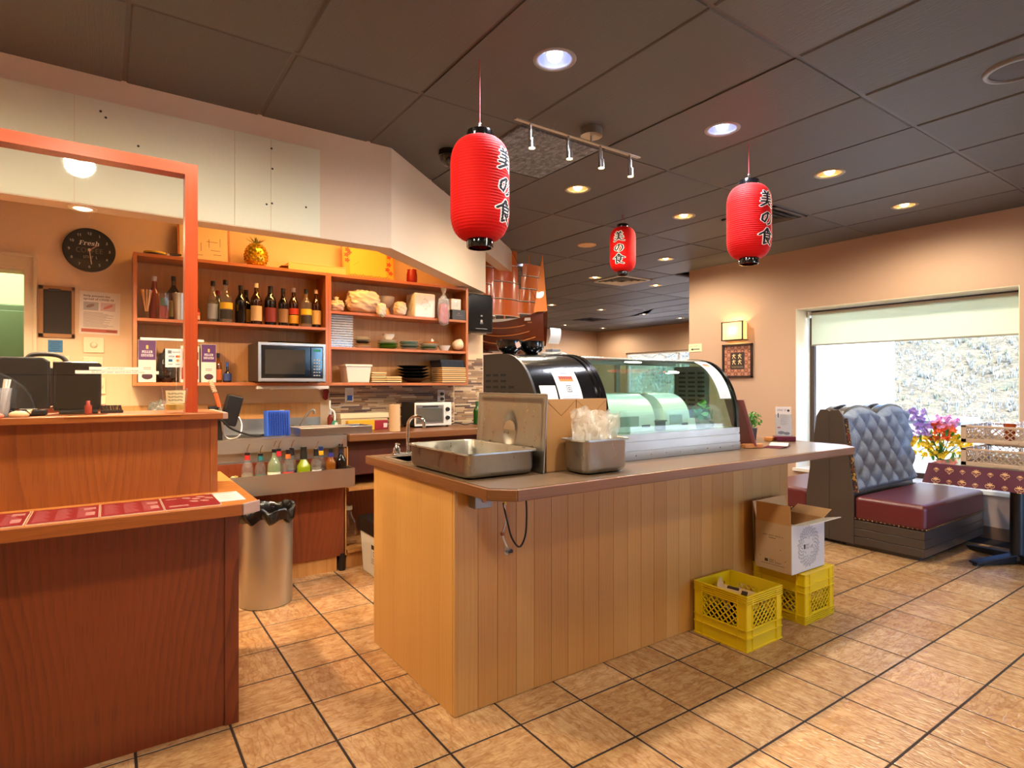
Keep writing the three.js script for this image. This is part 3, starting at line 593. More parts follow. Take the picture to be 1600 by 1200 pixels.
// ---------- front desk ----------
{
  const d = thing('front_desk', 'reddish oak front desk with raised back and lower ledge', 'counter', 0, 0, 0);
  mesh('lower_panel', wbox(-2.2, 0.421, 0.0, 0.835, 2.47, 2.49), mat.mahogany, d);
  mesh('end_trim', wbox(0.375, 0.423, 0.0, 0.835, 2.462, 2.47), mat.mahogany, d);
  mesh('end_panel', wbox(0.40, 0.421, 0.0, 0.835, 2.49, 3.2), mat.mahogany, d);
  mesh('ledge', metres(slab([[-2.3, 2.30], [0.405, 2.30], [0.47, 2.345], [0.47, 3.22], [-2.3, 3.22]], 0.835, 0.875, 0.004), true), mat.paleWood, d);
  const e = mesh('ledge_edge', [metres(box(2.70, 0.042, 0.012, -0.945, 0.834, -2.296, 0.003), true)], mat.oak, d);
  const ch = metres(box(0.079, 0.042, 0.01, 0, 0.834, 0, 0.003), true).rotateY(0.605).translate(0.4405, 0, -2.3185); mesh('corner_edge', ch, M(0xa88a80, 0.5), d);
  mesh('raised_panel', wbox(-2.2, 0.345, 0.875, 1.17, 2.62, 2.64), mat.oak, d);
  mesh('raised_end', wbox(0.345, 0.371, 0.875, 1.17, 2.616, 2.95), mat.oak, d);
  mesh('raised_back', wbox(-2.2, 0.345, 0.875, 1.17, 2.92, 2.94), mat.oak, d);
  mesh('top_slab', metres(box(2.63, 0.025, 0.40, -0.93, 1.17, -2.775, 0.003), true), mat.oak, d);
  mesh('worn_edge', metres(box(0.36, 0.006, 0.006, 0.06, 1.19, -2.575, 0.002), true), mat.paleWood, d);
  mesh('slab_end_cap', box(0.02, 0.026, 0.38, 0.395, 1.1695, -2.775, 0.003), M(0xb08878, 0.5), d);
  const f = thing('pass_through_frame', 'orange stained wooden post and beam frame standing on the front desk', 'frame', 0, 0, 0);
  mesh('post', wbox(0.262, 0.307, 1.195, 2.2, 2.68, 2.75), mat.frameWood, f);
  mesh('beam', metres(box(2.45, 0.045, 0.07, -0.963, 2.155, -2.715), true), mat.frameWood, f);
  const g = thing('acrylic_screen', 'clear acrylic screen with paper strips along its lower edge', 'screen', 0, 0, 0);
  mesh('upper_pane', wbox(-2.1, 0.262, 1.345, 2.155, 2.712, 2.716), mat.glass, g);
  mesh('lower_pane', wbox(-2.1, -0.36, 1.197, 1.47, 2.702, 2.706), mat.glass, g);
  mesh('side_pane', wbox(-0.36, 0.08, 1.197, 1.342, 2.722, 2.726), mat.glass, g);
  const strip = (t, w, x, y) => mesh('paper_strip', G(new THREE.PlaneGeometry(w, 0.012)).translate(x, y, -2.7105), M(white, 0.7, { side: THREE.DoubleSide, map: canvas(1024, 48, (c) => { c.fillStyle = '#ece2cc'; c.fillRect(0, 0, 1024, 48); c.fillStyle = '#4a4238'; c.font = '34px sans-serif'; c.textAlign = 'center'; c.fillText(t, 512, 36, 960); }) }), g);
  strip('AND CELGAR TICKETS', 0.167, 0.032, 1.369); strip('WE ACCEPT DEBIT MASTER VISA AND CASH', 0.267, 0.04, 1.355);
  const card = thing('card_sign', 'small white payment card sign stuck to the acrylic screen', 'sign', 0.226, 1.377, 2.7095);
  mesh('card', G(new THREE.PlaneGeometry(0.062, 0.075)).translate(0, 0.0375, 0), M(white, 0.5, { side: THREE.DoubleSide, map: canvas(256, 310, (c) => {
    c.fillStyle = '#e4e2dc'; c.fillRect(0, 0, 256, 310); c.strokeStyle = '#30343a'; c.lineWidth = 9; c.strokeRect(44, 34, 40, 40); c.strokeRect(57, 47, 14, 14); c.fillStyle = '#6a6e74'; c.font = 'bold 34px sans-serif'; c.fillText('Square', 98, 66);
    c.fillStyle = '#1b2a78'; c.font = 'italic bold 40px sans-serif'; c.fillText('VISA', 44, 142); c.fillStyle = '#c8321c'; c.beginPath(); c.arc(170, 128, 19, 0, 7); c.fill(); c.fillStyle = '#e08a1c'; c.beginPath(); c.arc(196, 128, 19, 0, 7); c.fill();
    c.fillStyle = '#1d5f8a'; c.fillRect(48, 176, 56, 40); c.fillStyle = '#d88a3a'; c.beginPath(); c.arc(180, 196, 22, 0, 7); c.fill(); c.fillStyle = '#8a8c90'; c.fillRect(44, 252, 60, 12); c.fillRect(150, 252, 60, 12);
  }) }), card); mesh('hang_thread', cyl(0.0008, 0.0008, 0.13, 0.008, -0.13, 0, 5), M(0xcfc8bc, 0.6), card);

  // things on the desk top
  const TOPY = 1.196;
  const jar = thing('tip_glass', 'clear tumbler with handwritten note standing by the orange post', 'glass', 0.222, TOPY, 2.632);
  mesh('tumbler', lathe([[0.001, 0.002], [0.033, 0.0], [0.036, 0.004], [0.046, 0.098], [0.0445, 0.098], [0.034, 0.012], [0.001, 0.012]], 36), mat.glass, jar);
  mesh('note', G(new THREE.CylinderGeometry(0.0475, 0.0425, 0.05, 24, 1, true, -0.8, 1.6)).translate(0, 0.064, 0), M(white, 0.8, { side: THREE.DoubleSide, map: canvas(256, 128, (c) => { c.fillStyle = '#dfc896'; c.fillRect(0, 0, 256, 128); c.strokeStyle = '#5a4630'; c.lineWidth = 4; for (let j = 0; j < 3; j++) { c.beginPath(); for (let i = 0; i <= 26; i++) c.lineTo(30 + i * 7.4, 32 + j * 32 + (i % 2 ? -8 : 7) * (i % 5 ? 1 : 0)); c.stroke(); } }) }), jar);
  mesh('coins', cyl(0.033, 0.0325, 0.022, 0, 0.0125, 0, 24), M(0xc8a24c, 0.4, { metalness: 0.3 }), jar);
  const cup = thing('straw_cup', 'clear cup holding wrapped straws at the desk edge', 'cup', -0.305, TOPY, 2.645);
  mesh('cup', lathe([[0.001, 0.002], [0.03, 0], [0.04, 0.1], [0.0385, 0.1], [0.0285, 0.004], [0.001, 0.004]], 28), mat.clearPlastic, cup);
  for (let k = 0; k < 7; k++) { const a = k * 0.9; mesh('straw', bar(new THREE.Vector3(Math.cos(a) * 0.012, 0.008, Math.sin(a) * 0.012), new THREE.Vector3(Math.cos(a) * 0.03 + 0.004, 0.13, Math.sin(a) * 0.03), 0.0035), M(k % 2 ? 0xe8d0b8 : 0xe8e0d8, 0.6), cup); }
  single('seashell', 'pale seashell lying on the desk top', 'shell', (() => { const g = ball(0.022, 0, 0.0135, 0, 20); g.scale(1.3, 0.62, 0.7); return merge([g, lathe([[0.001, 0.012], [0.006, 0.004], [0.009, 0]], 12).rotateZ(-0.9).translate(0.026, 0.018, 0)]); })(), M(0xe4b886, 0.5), -0.245, TOPY, 2.62);
  single('pink_pebble', 'small pink pebble beside the seashell', 'pebble', ball(0.016, 0, 0.0095, 0, 14).scale(1, 0.62, 0.8), M(0xe08060, 0.5), -0.298, TOPY, 2.605);
  const mo = thing('desk_monitor', 'back of a wide black monitor with curved casing behind the acrylic screen', 'monitor', -0.345, TOPY, 2.83);
  mesh('screen_back', extrude([[-0.34, 0.02], [0.17, 0.02], [0.17, 0.2], [0.15, 0.215], [-0.32, 0.215], [-0.34, 0.2]], 0.03, 0.006).translate(0, 0, -0.02), mat.black, mo);
  mesh('curved_casing', (() => { const p = []; for (let k = 0; k <= 20; k++) { const a = Math.PI * k / 20; p.push([-0.10 + Math.cos(a) * 0.23, 0.02 + Math.sin(a) * 0.165]); } return extrude(p, 0.02, 0.006).translate(0, 0, 0.012); })(), mat.blackMatte, mo);
  mesh('foot', box(0.3, 0.02, 0.1, -0.08, 0, 0.0, 0.006), mat.black, mo);
  const po = thing('sales_terminal', 'glossy black sales terminal with rounded edge', 'terminal', -0.075, TOPY, 2.83);
  mesh('body', extrude([[-0.09, 0.012], [0.06, 0.012], [0.062, 0.19], [0.05, 0.2], [-0.09, 0.2]], 0.045, 0.01).translate(0, 0, -0.03), mat.blackGloss, po); mesh('foot', box(0.12, 0.014, 0.1, -0.01, 0, 0, 0.004), mat.black, po);
  const ha = thing('carry_case', 'black case handle rising behind the monitor', 'case', -0.22, 1.21, 3.45);
  mesh('case_body', box(0.36, 0.18, 0.12, 0.02, 0, 0, 0.012), mat.black, ha); mesh('handle', tube([[-0.07, 0.175, 0], [-0.075, 0.21, 0], [-0.06, 0.232, 0], [0.04, 0.232, 0], [0.065, 0.21, 0], [0.075, 0.175, 0]], 0.011, 30, 10), mat.blackMatte, ha);
  const hs = thing('case_stand', 'narrow dark stand carrying the black case', 'stand', -0.22, 0, 3.45); mesh('top', box(0.4, 0.03, 0.2, 0.02, 1.18, 0, 0.004), mat.mahogany, hs); for (const [a, b] of [[-0.16, 0.08], [0.2, 0.08], [-0.16, -0.08], [0.2, -0.08]]) mesh('leg', box(0.03, 1.18, 0.03, a, 0, b), mat.mahogany, hs);
  const brush = thing('bristle_brush', 'short black bristle brush lying on the desk top', 'brush', 0.02, TOPY, 2.80); mesh('block', box(0.075, 0.012, 0.03, 0, 0, 0, 0.003), mat.black, brush);
  mesh('bristles', Array.from({ length: 60 }, () => { const x = rr(-0.034, 0.034), z = rr(-0.012, 0.012); return bar(new THREE.Vector3(x, 0.011, z), new THREE.Vector3(x + rr(-0.005, 0.005), 0.03, z), 0.0012, 4); }), mat.blackMatte, brush);
  single('red_bottle', 'tiny red topped bottle beside the bristle brush', 'bottle', merge([lathe([[0.001, 0], [0.012, 0], [0.012, 0.03], [0.006, 0.038], [0.006, 0.05], [0.001, 0.05]], 16)]), M(0xb0402c, 0.3), -0.055, TOPY, 2.74);
  const bits = thing('wallet', 'dark patterned wallet lying in front of the monitor', 'wallet', -0.215, TOPY, 2.715); mesh('cover', box(0.08, 0.022, 0.05, 0, 0, 0, 0.006), M(0x4a4034, 0.6, { map: T.floral }), bits); mesh('flap', box(0.05, 0.006, 0.051, -0.014, 0.02, 0, 0.003), M(0x6a6252, 0.6), bits);

  // menus on the ledge
  const menuTex = (k) => canvas(256, 160, (c, w, h) => {
    c.fillStyle = '#8e0f26'; c.fillRect(0, 0, w, h);
    if (k < 3) { c.fillStyle = '#b86a6c'; for (let i = 0; i < 3; i++) for (let j = 0; j < 13; j++) { c.fillRect(14 + i * 80, 16 + j * 10, 34 + ((j * 7 + i * 5 + k * 3) % 30), 4); } c.fillStyle = '#c98a80'; c.fillRect(196, 20 + k * 8, 48, 26); c.fillRect(206, 86, 36, 40); }
    else { c.fillStyle = '#c08a7c'; for (const [x, y] of [[120, 30], [164, 46], [146, 80], [190, 26], [196, 84], [226, 52]]) { c.beginPath(); c.ellipse(x, y, 22, 12, 0.3, 0, 7); c.fill(); } c.fillRect(20, 118, 90, 16); c.fillRect(20, 24, 50, 8); }
  });
  const words = ['red printed menu lying at the left end of the row on the desk ledge', 'red printed menu lying second in the row on the desk ledge', 'red printed menu lying third in the row on the desk ledge', 'red menu with food pictures lying beside the white sheet'];
  [[-0.30, 0.185], [-0.11, 0.185], [0.075, 0.18], [0.255, 0.175]].forEach(([x, w], k) => {
    const m = thing('menu', words[k], 'menu', x, 0.8755, 2.435, 0, 'red menus on the desk ledge');
    mesh('sheet', box(w, 0.003, 0.24, 0, 0, 0), M(0xd8b8a0, 0.4), m);
    const t = menuTex(k), g = G(new THREE.PlaneGeometry(w - 0.004, 0.236)).rotateX(-Math.PI / 2).translate(0, 0.0035, 0); mesh('print', g, MP(white, 0.3, { map: t, clearcoat: 0.5, clearcoatRoughness: 0.2 }), m);
  });
  single('purple_menu', 'purple menu corner at the desk ledge end', 'menu', box(0.2, 0.004, 0.24), M(0x3a1838, 0.35), -0.51, 0.8755, 2.45);
  const sh = thing('paper_sheet', 'white printed sheet lying on the desk ledge by the corner', 'paper', 0.378, 0.8755, 2.475); mesh('sheet', box(0.11, 0.001, 0.2), mat.paper, sh);
  mesh('print', G(new THREE.PlaneGeometry(0.106, 0.196)).rotateX(-Math.PI / 2).translate(0, 0.0015, 0), M(white, 0.7, { map: canvas(128, 256, (c) => { c.fillStyle = '#d8d0c8'; c.fillRect(0, 0, 128, 256); c.fillStyle = '#7a3038'; c.fillRect(20, 24, 86, 10); c.fillStyle = '#8a8480'; for (let j = 0; j < 16; j++) c.fillRect(12, 50 + j * 11, 60 + (j * 17) % 44, 3); }) }), sh);
}

// ---------- wall behind the desk ----------
{
  const c = thing('wall_clock', 'round black wall clock with white numerals and lettering', 'clock', -0.085, 2.16, 4.598);
  mesh('case', lathe([[0.001, 0], [0.135, 0], [0.138, 0.01], [0.138, 0.024], [0.131, 0.028], [0.129, 0.022], [0.001, 0.022]], 56).rotateX(Math.PI / 2), mat.black, c);
  const face = canvas(512, 512, (x) => {
    x.fillStyle = '#191816'; x.fillRect(0, 0, 512, 512); x.fillStyle = '#d8d2c6'; x.textAlign = 'center'; x.textBaseline = 'middle'; x.font = '44px sans-serif';
    for (let k = 1; k <= 12; k++) { const a = k / 12 * 2 * Math.PI; x.fillText(String(k), 256 + Math.sin(a) * 208, 256 - Math.cos(a) * 208); }
    x.font = 'italic bold 74px serif'; x.fillText('Fresh', 250, 170); x.fillStyle = '#6c6458'; x.font = '84px sans-serif'; x.fillText('COFFEE', 256, 262, 330); x.fillStyle = '#a89c88'; scribble(x, 196, 360, 130, 34);
  });
  const fg = G(new THREE.CircleGeometry(0.129, 48)).translate(0, 0, 0.0235); mesh('dial', fg, M(white, 0.5, { map: face }), c);
  mesh('hour_hand', box(0.006, 0.06, 0.002, 0, -0.005, 0).rotateZ(-0.9).translate(0, 0, 0.026), M(0xa87c6c, 0.5), c); mesh('minute_hand', box(0.005, 0.1, 0.002, 0, -0.01, 0).rotateZ(Math.PI + 0.12).translate(0, 0, 0.028), M(0xd0b890, 0.5), c); mesh('hub', cyl(0.008, 0.008, 0.006, 0, 0, 0, 16).rotateX(Math.PI / 2).translate(0, 0, 0.026), M(0xd0b890, 0.5), c);
  const b = thing('notice_board', 'small cork-framed notice board with dark mottled sheet', 'notice board', -0.25, 1.6, 4.598);
  mesh('frame', [box(0.178, 0.022, 0.014, 0, 0, 0.007), box(0.178, 0.022, 0.014, 0, 0.295, 0.007), box(0.024, 0.317, 0.014, -0.078, 0, 0.007), box(0.016, 0.317, 0.014, 0.082, 0, 0.007)], M(0x9a6a3c, 0.7), b);
  mesh('sheet', box(0.15, 0.29, 0.006, 0, 0.013, 0.003), M(0x5a4c40, 0.8, { map: T.speckle }), b); mesh('clip', box(0.06, 0.014, 0.008, -0.01, 0.287, 0.012, 0.002), mat.black, b);
  const p = thing('health_poster', 'white health notice poster with a red strip at the bottom', 'poster', -0.033, 1.63, 4.5985); mesh('sheet', box(0.212, 0.27, 0.0012), mat.paper, p); p.rotation.z = -0.02;
  mesh('print', G(new THREE.PlaneGeometry(0.21, 0.268)).translate(0, 0.135, 0.001), M(white, 0.7, { map: canvas(512, 640, (x) => {
    x.fillStyle = '#dccfc0'; x.fillRect(0, 0, 512, 640); x.fillStyle = '#54403a'; x.font = 'bold 42px sans-serif'; x.fillText('Help prevent the', 40, 78); x.fillText('spread of COVID-19', 40, 126, 430);
    x.fillStyle = '#a8a09a'; x.fillRect(44, 156, 190, 126); x.fillStyle = '#c8a8a0'; x.fillRect(262, 156, 190, 126); x.fillStyle = '#8a6a60'; x.beginPath(); x.ellipse(130, 214, 56, 24, -0.4, 0, 7); x.fill(); x.fillStyle = '#c46a5a'; x.beginPath(); x.ellipse(360, 216, 70, 20, -0.5, 0, 7); x.fill();
    x.fillStyle = '#8c8078'; for (let j = 0; j < 13; j++) x.fillRect(46, 312 + j * 18, 250 + (j * 67) % 150, 6); x.fillStyle = '#b4553c'; x.fillRect(24, 566, 464, 50); x.fillStyle = '#8a3c2c'; x.fillRect(340, 578, 130, 24);
  }) }), p);
  const bn = thing('blue_note', 'small blue note pinned to the wall below the notice board', 'note', -0.257, 1.507, 4.5985); mesh('sheet', box(0.072, 0.076, 0.001), M(0x2a6a92, 0.7), bn);
  mesh('writing', Array.from({ length: 5 }, (_, k) => box(0.055 - (k % 2) * 0.012, 0.004, 0.0005, -0.002, 0.01 + k * 0.013, 0.0008)), M(0x123a58, 0.7), bn);
  const plate = (label, x, y, w, h, knob) => {
    const t = thing('switch_plate', label, 'switch', x, y, 4.6, 0, 'switch plates on the wall behind the desk'); mesh('plate', box(w, h, 0.012, 0, 0, 0.006, 0.003), mat.ivory, t);
    if (knob) mesh('dial', [lathe([[0.001, 0.014], [0.016, 0.014], [0.02, 0]], 24).rotateX(Math.PI / 2).translate(0, h * 0.5, 0.012)], mat.ivory, t); else mesh('rocker', box(0.03, h * 0.55, 0.006, 0, h * 0.22, 0.013, 0.002), mat.ivory, t);
  };
  plate('square ivory dimmer plate right under the health poster', -0.063, 1.51, 0.108, 0.1, true); plate('ivory dimmer plate, second below the health poster', -0.066, 1.395, 0.106, 0.088, true); plate('wide ivory switch plate left of the dimmers', -0.25, 1.41, 0.13, 0.075, true); plate('narrow ivory dimmer plate beside the sales terminal', -0.032, 1.245, 0.062, 0.105, true); plate('narrow ivory switch plate, lowest on the wall', -0.032, 1.13, 0.062, 0.1, false);
}
// ---------- bottles ----------
const glassOf = {
  clear: MP(0xf2f6f4, 0.04, { transmission: 0.95, thickness: 0, ior: 1.5 }), green: MP(0x1d5a1c, 0.08, { transmission: 0.35, thickness: 0 }), brown: MP(0x2e1206, 0.08, { clearcoat: 0.7 }), dark: MP(0x0c0a0a, 0.08, { clearcoat: 0.7 }),
  amber: MP(0xa8641c, 0.08, { transmission: 0.6, thickness: 0 }), lime: MP(0x9cae1c, 0.1, { transmission: 0.4, thickness: 0 }), red: MP(0x9c3a2c, 0.1, { transmission: 0.4, thickness: 0 }), paleGreen: MP(0xcfe0b8, 0.06, { transmission: 0.8, thickness: 0 }),
};
const colorMat = new Map(); const cm = (c, r = 0.5) => { const k = c + '/' + r; if (!colorMat.has(k)) colorMat.set(k, M(c, r)); return colorMat.get(k); };
function bottle(label, group, x, y, n, o) {
  const { h = 0.29, r = 0.038, neck = 0.013, shoulder = 0.58, glass = 'clear', cap = 0x111111, tag, tag2, spout, wrap, name = 'liquor_bottle', turn = rr(-0.3, 0.3) } = o;
  const t = thing(name, label, 'bottle', x, y, n, turn, group), hs = h * shoulder, hn = h * (shoulder + 0.2), hc = h - 0.028;
  mesh('glass', lathe([[0.001, 0.003], [r * 0.93, 0], [r, 0.006], [r, hs], [r * 0.93, hs + (hn - hs) * 0.3], [r * 0.6, hs + (hn - hs) * 0.68], [neck * 1.12, hn], [neck, hn + 0.01], [neck, hc]], 28), glassOf[glass], t);
  if (glass === 'clear' || glass === 'paleGreen') mesh('liquid', lathe([[0.001, 0.007], [r - 0.003, 0.007], [r - 0.003, hs * rr(0.55, 0.95)], [0.001, hs * 0.75]], 20), MP(0xf0ead8, 0.05, { transmission: 0.9, thickness: 0 }), t);
  mesh('cap', spout ? cyl(neck * 1.15, neck * 1.15, 0.02, 0, hc - 0.004, 0, 16) : cyl(neck * 1.12, neck * 1.12, 0.032, 0, hc - 0.004, 0, 18), cm(cap, 0.35), t);
  if (spout) mesh('pour_spout', tube([[0, hc + 0.014, 0], [0, hc + 0.03, 0], [0.004, hc + 0.05, 0.004], [0.012, hc + 0.068, 0.01]], 0.0035, 12, 8), mat.chrome, t);
  if (wrap) mesh('neck_wrap', cyl(neck * 1.16, neck * 1.3, hc - hn - 0.002, 0, hn + 0.002, 0, 18), cm(wrap, 0.4), t);
  const band = (a, b, c, k = 0) => G(new THREE.CylinderGeometry(r + 0.0008, r + 0.0008, b - a, 22, 1, true, -1.35, 2.7)).translate(0, (a + b) / 2, 0);
  if (tag) { const l = mesh('front_label', band(h * 0.09, h * (tag2 ? 0.3 : 0.45)), cm(tag, 0.6), t); l.material.side = THREE.DoubleSide; if (tag2) { const l2 = mesh('upper_label', band(h * 0.32, h * 0.47), cm(tag2, 0.6), t); l2.material.side = THREE.DoubleSide; } }
  return t;
}

// ---------- wall shelves ----------
const SH = { y0: 1.298, low: 1.32, mid: 1.728 };
{
  const unit = (label, x0, x1, shelves) => {
    const t = thing('wall_shelf', label, 'shelf', 0, 0, 0), m = mat.cherry;
    mesh('side_panel', wbox(x0, x0 + 0.02, 1.298, 2.138, 4.35, 4.598), m, t); mesh('side_panel', wbox(x1 - 0.02, x1, 1.298, 2.138, 4.35, 4.598), m, t);
    mesh('back_panel', wbox(x0 + 0.02, x1 - 0.02, 1.32, 2.116, 4.588, 4.598), mat.pine, t);
    mesh('top', metres(box(x1 - x0 - 0.04, 0.022, 0.248, (x0 + x1) / 2, 2.116, -4.474, 0.002), true), m, t); mesh('bottom', metres(box(x1 - x0 - 0.04, 0.022, 0.248, (x0 + x1) / 2, 1.298, -4.474, 0.002), true), m, t);
    for (const y of shelves) mesh('shelf_board', metres(box(x1 - x0 - 0.04, 0.02, 0.236, (x0 + x1) / 2, y - 0.02, -4.470, 0.002), true), m, t);
  };
  unit('cherry wood wall shelf holding the liquor bottles', 0.141, 1.361, [1.728]); unit('cherry wood wall shelf holding bags and dishes', 1.362, 2.566, [1.858, 1.59]);
}
{
  const g = 'liquor bottles on the upper bar shelf', Y = 1.7285;
  const b = (x, n, label, o) => bottle(label, g, x, Y, n, o);
  b(0.262, 4.5, 'clear bottle of red liquid behind the cone glass', { glass: 'red', cap: 0xb8b8b4, h: 0.29, r: 0.03 }); b(0.372, 4.5, 'dark squat bottle behind the steel shaker', { glass: 'dark', h: 0.3, r: 0.042, tag: 0xb8a050 }); b(0.455, 4.48, 'green glass bottle with dark cap', { glass: 'green', h: 0.305, r: 0.034 });
  b(0.466, 4.385, 'small bottle with red cap and white label', { glass: 'clear', h: 0.11, r: 0.02, neck: 0.009, cap: 0xb03020, tag: 0xe6ded0 }); b(0.49, 4.42, 'short carton-like bottle with orange band beside the post', { glass: 'red', h: 0.13, r: 0.03, cap: 0xd07040, tag: 0xd8b090, tag2: 0xd06030 });
  b(0.602, 4.45, 'clear cut-glass bottle with black cap', { h: 0.285, r: 0.033, cap: 0x161616, tag: 0x9aa0a4 }); b(0.64, 4.50, 'slim bottle with red cap behind the cut-glass bottle', { glass: 'dark', h: 0.23, r: 0.03, cap: 0x8a1c18 }); b(0.677, 4.42, 'large clear bottle with yellow and black labels', { h: 0.295, r: 0.044, neck: 0.016, shoulder: 0.55, tag: 0x2a2418, tag2: 0xd8b020 });
  b(0.775, 4.44, 'tall black wine bottle beside the yellow label bottle', { glass: 'dark', h: 0.27, r: 0.036 }); b(0.826, 4.53, 'dark bottle with gold label set back on the shelf', { glass: 'dark', h: 0.255, r: 0.036, tag: 0xb08a30 }); b(0.875, 4.43, 'brown sake bottle with white cap and cream label', { glass: 'brown', h: 0.295, r: 0.037, cap: 0xd8c8a8, tag: 0xcbb488 });
  b(0.974, 4.45, 'clear bottle of black liquor with red side label', { glass: 'dark', h: 0.285, r: 0.04, neck: 0.015, shoulder: 0.62, wrap: 0x1c1c1e, tag: 0x7a2a26 }); b(1.058, 4.43, 'dark cream liqueur bottle with oval label', { glass: 'dark', h: 0.275, r: 0.034, tag: 0x8a6a44 }); b(1.138, 4.46, 'brown bottle with red and yellow labels and white cap', { glass: 'brown', h: 0.29, r: 0.036, cap: 0xe0ccb4, tag: 0xd0a028, tag2: 0xc03c20 });
  b(1.214, 4.405, 'stout bottle with bright yellow label and black cap', { glass: 'clear', h: 0.28, r: 0.04, tag: 0x3a3020, tag2: 0xe0bc28 }); b(1.297, 4.44, 'brown sake bottle with pale label at the shelf divider', { glass: 'brown', h: 0.29, r: 0.036, cap: 0xc8a890, tag: 0xc8a868 });
  const cone = thing('sundae_glass', 'tall cone-shaped glass filled with straws', 'glass', 0.215, Y, 4.42); mesh('glass', lathe([[0.001, 0], [0.026, 0], [0.026, 0.004], [0.008, 0.012], [0.01, 0.04], [0.036, 0.19], [0.0345, 0.19], [0.009, 0.045], [0.001, 0.045]], 28), mat.glass, cone);
  for (let k = 0; k < 8; k++) { const a = k * 0.785; mesh('straw', bar(new THREE.Vector3(Math.cos(a) * 0.006, 0.05, Math.sin(a) * 0.006), new THREE.Vector3(Math.cos(a) * 0.028, 0.186, Math.sin(a) * 0.028), 0.004, 6), cm(k % 2 ? 0xd8a868 : 0xc89050), cone); }
  const sk = thing('cocktail_shaker', 'polished steel cocktail shaker tin', 'shaker', 0.403, Y, 4.405); mesh('tin', lathe([[0.001, 0.002], [0.033, 0], [0.036, 0.005], [0.047, 0.172], [0.049, 0.176], [0.0465, 0.176], [0.034, 0.01], [0.001, 0.01]], 36), mat.steel, sk);
  const mg = thing('mixing_glass', 'clear mixing glass beside the shaker with coloured packets', 'glass', 0.308, Y, 4.41); mesh('glass', lathe([[0.001, 0.002], [0.034, 0], [0.046, 0.172], [0.0445, 0.172], [0.032, 0.008], [0.001, 0.008]], 32), mat.glass, mg); mesh('packets', [box(0.03, 0.08, 0.012, -0.008, 0.01, 0.004), box(0.028, 0.07, 0.01, 0.012, 0.01, -0.006)], M(0x8a2a34, 0.5), mg); mesh('green_packet', box(0.04, 0.05, 0.012, 0.004, 0.092, 0), M(0x3a5a48, 0.5), mg);
}
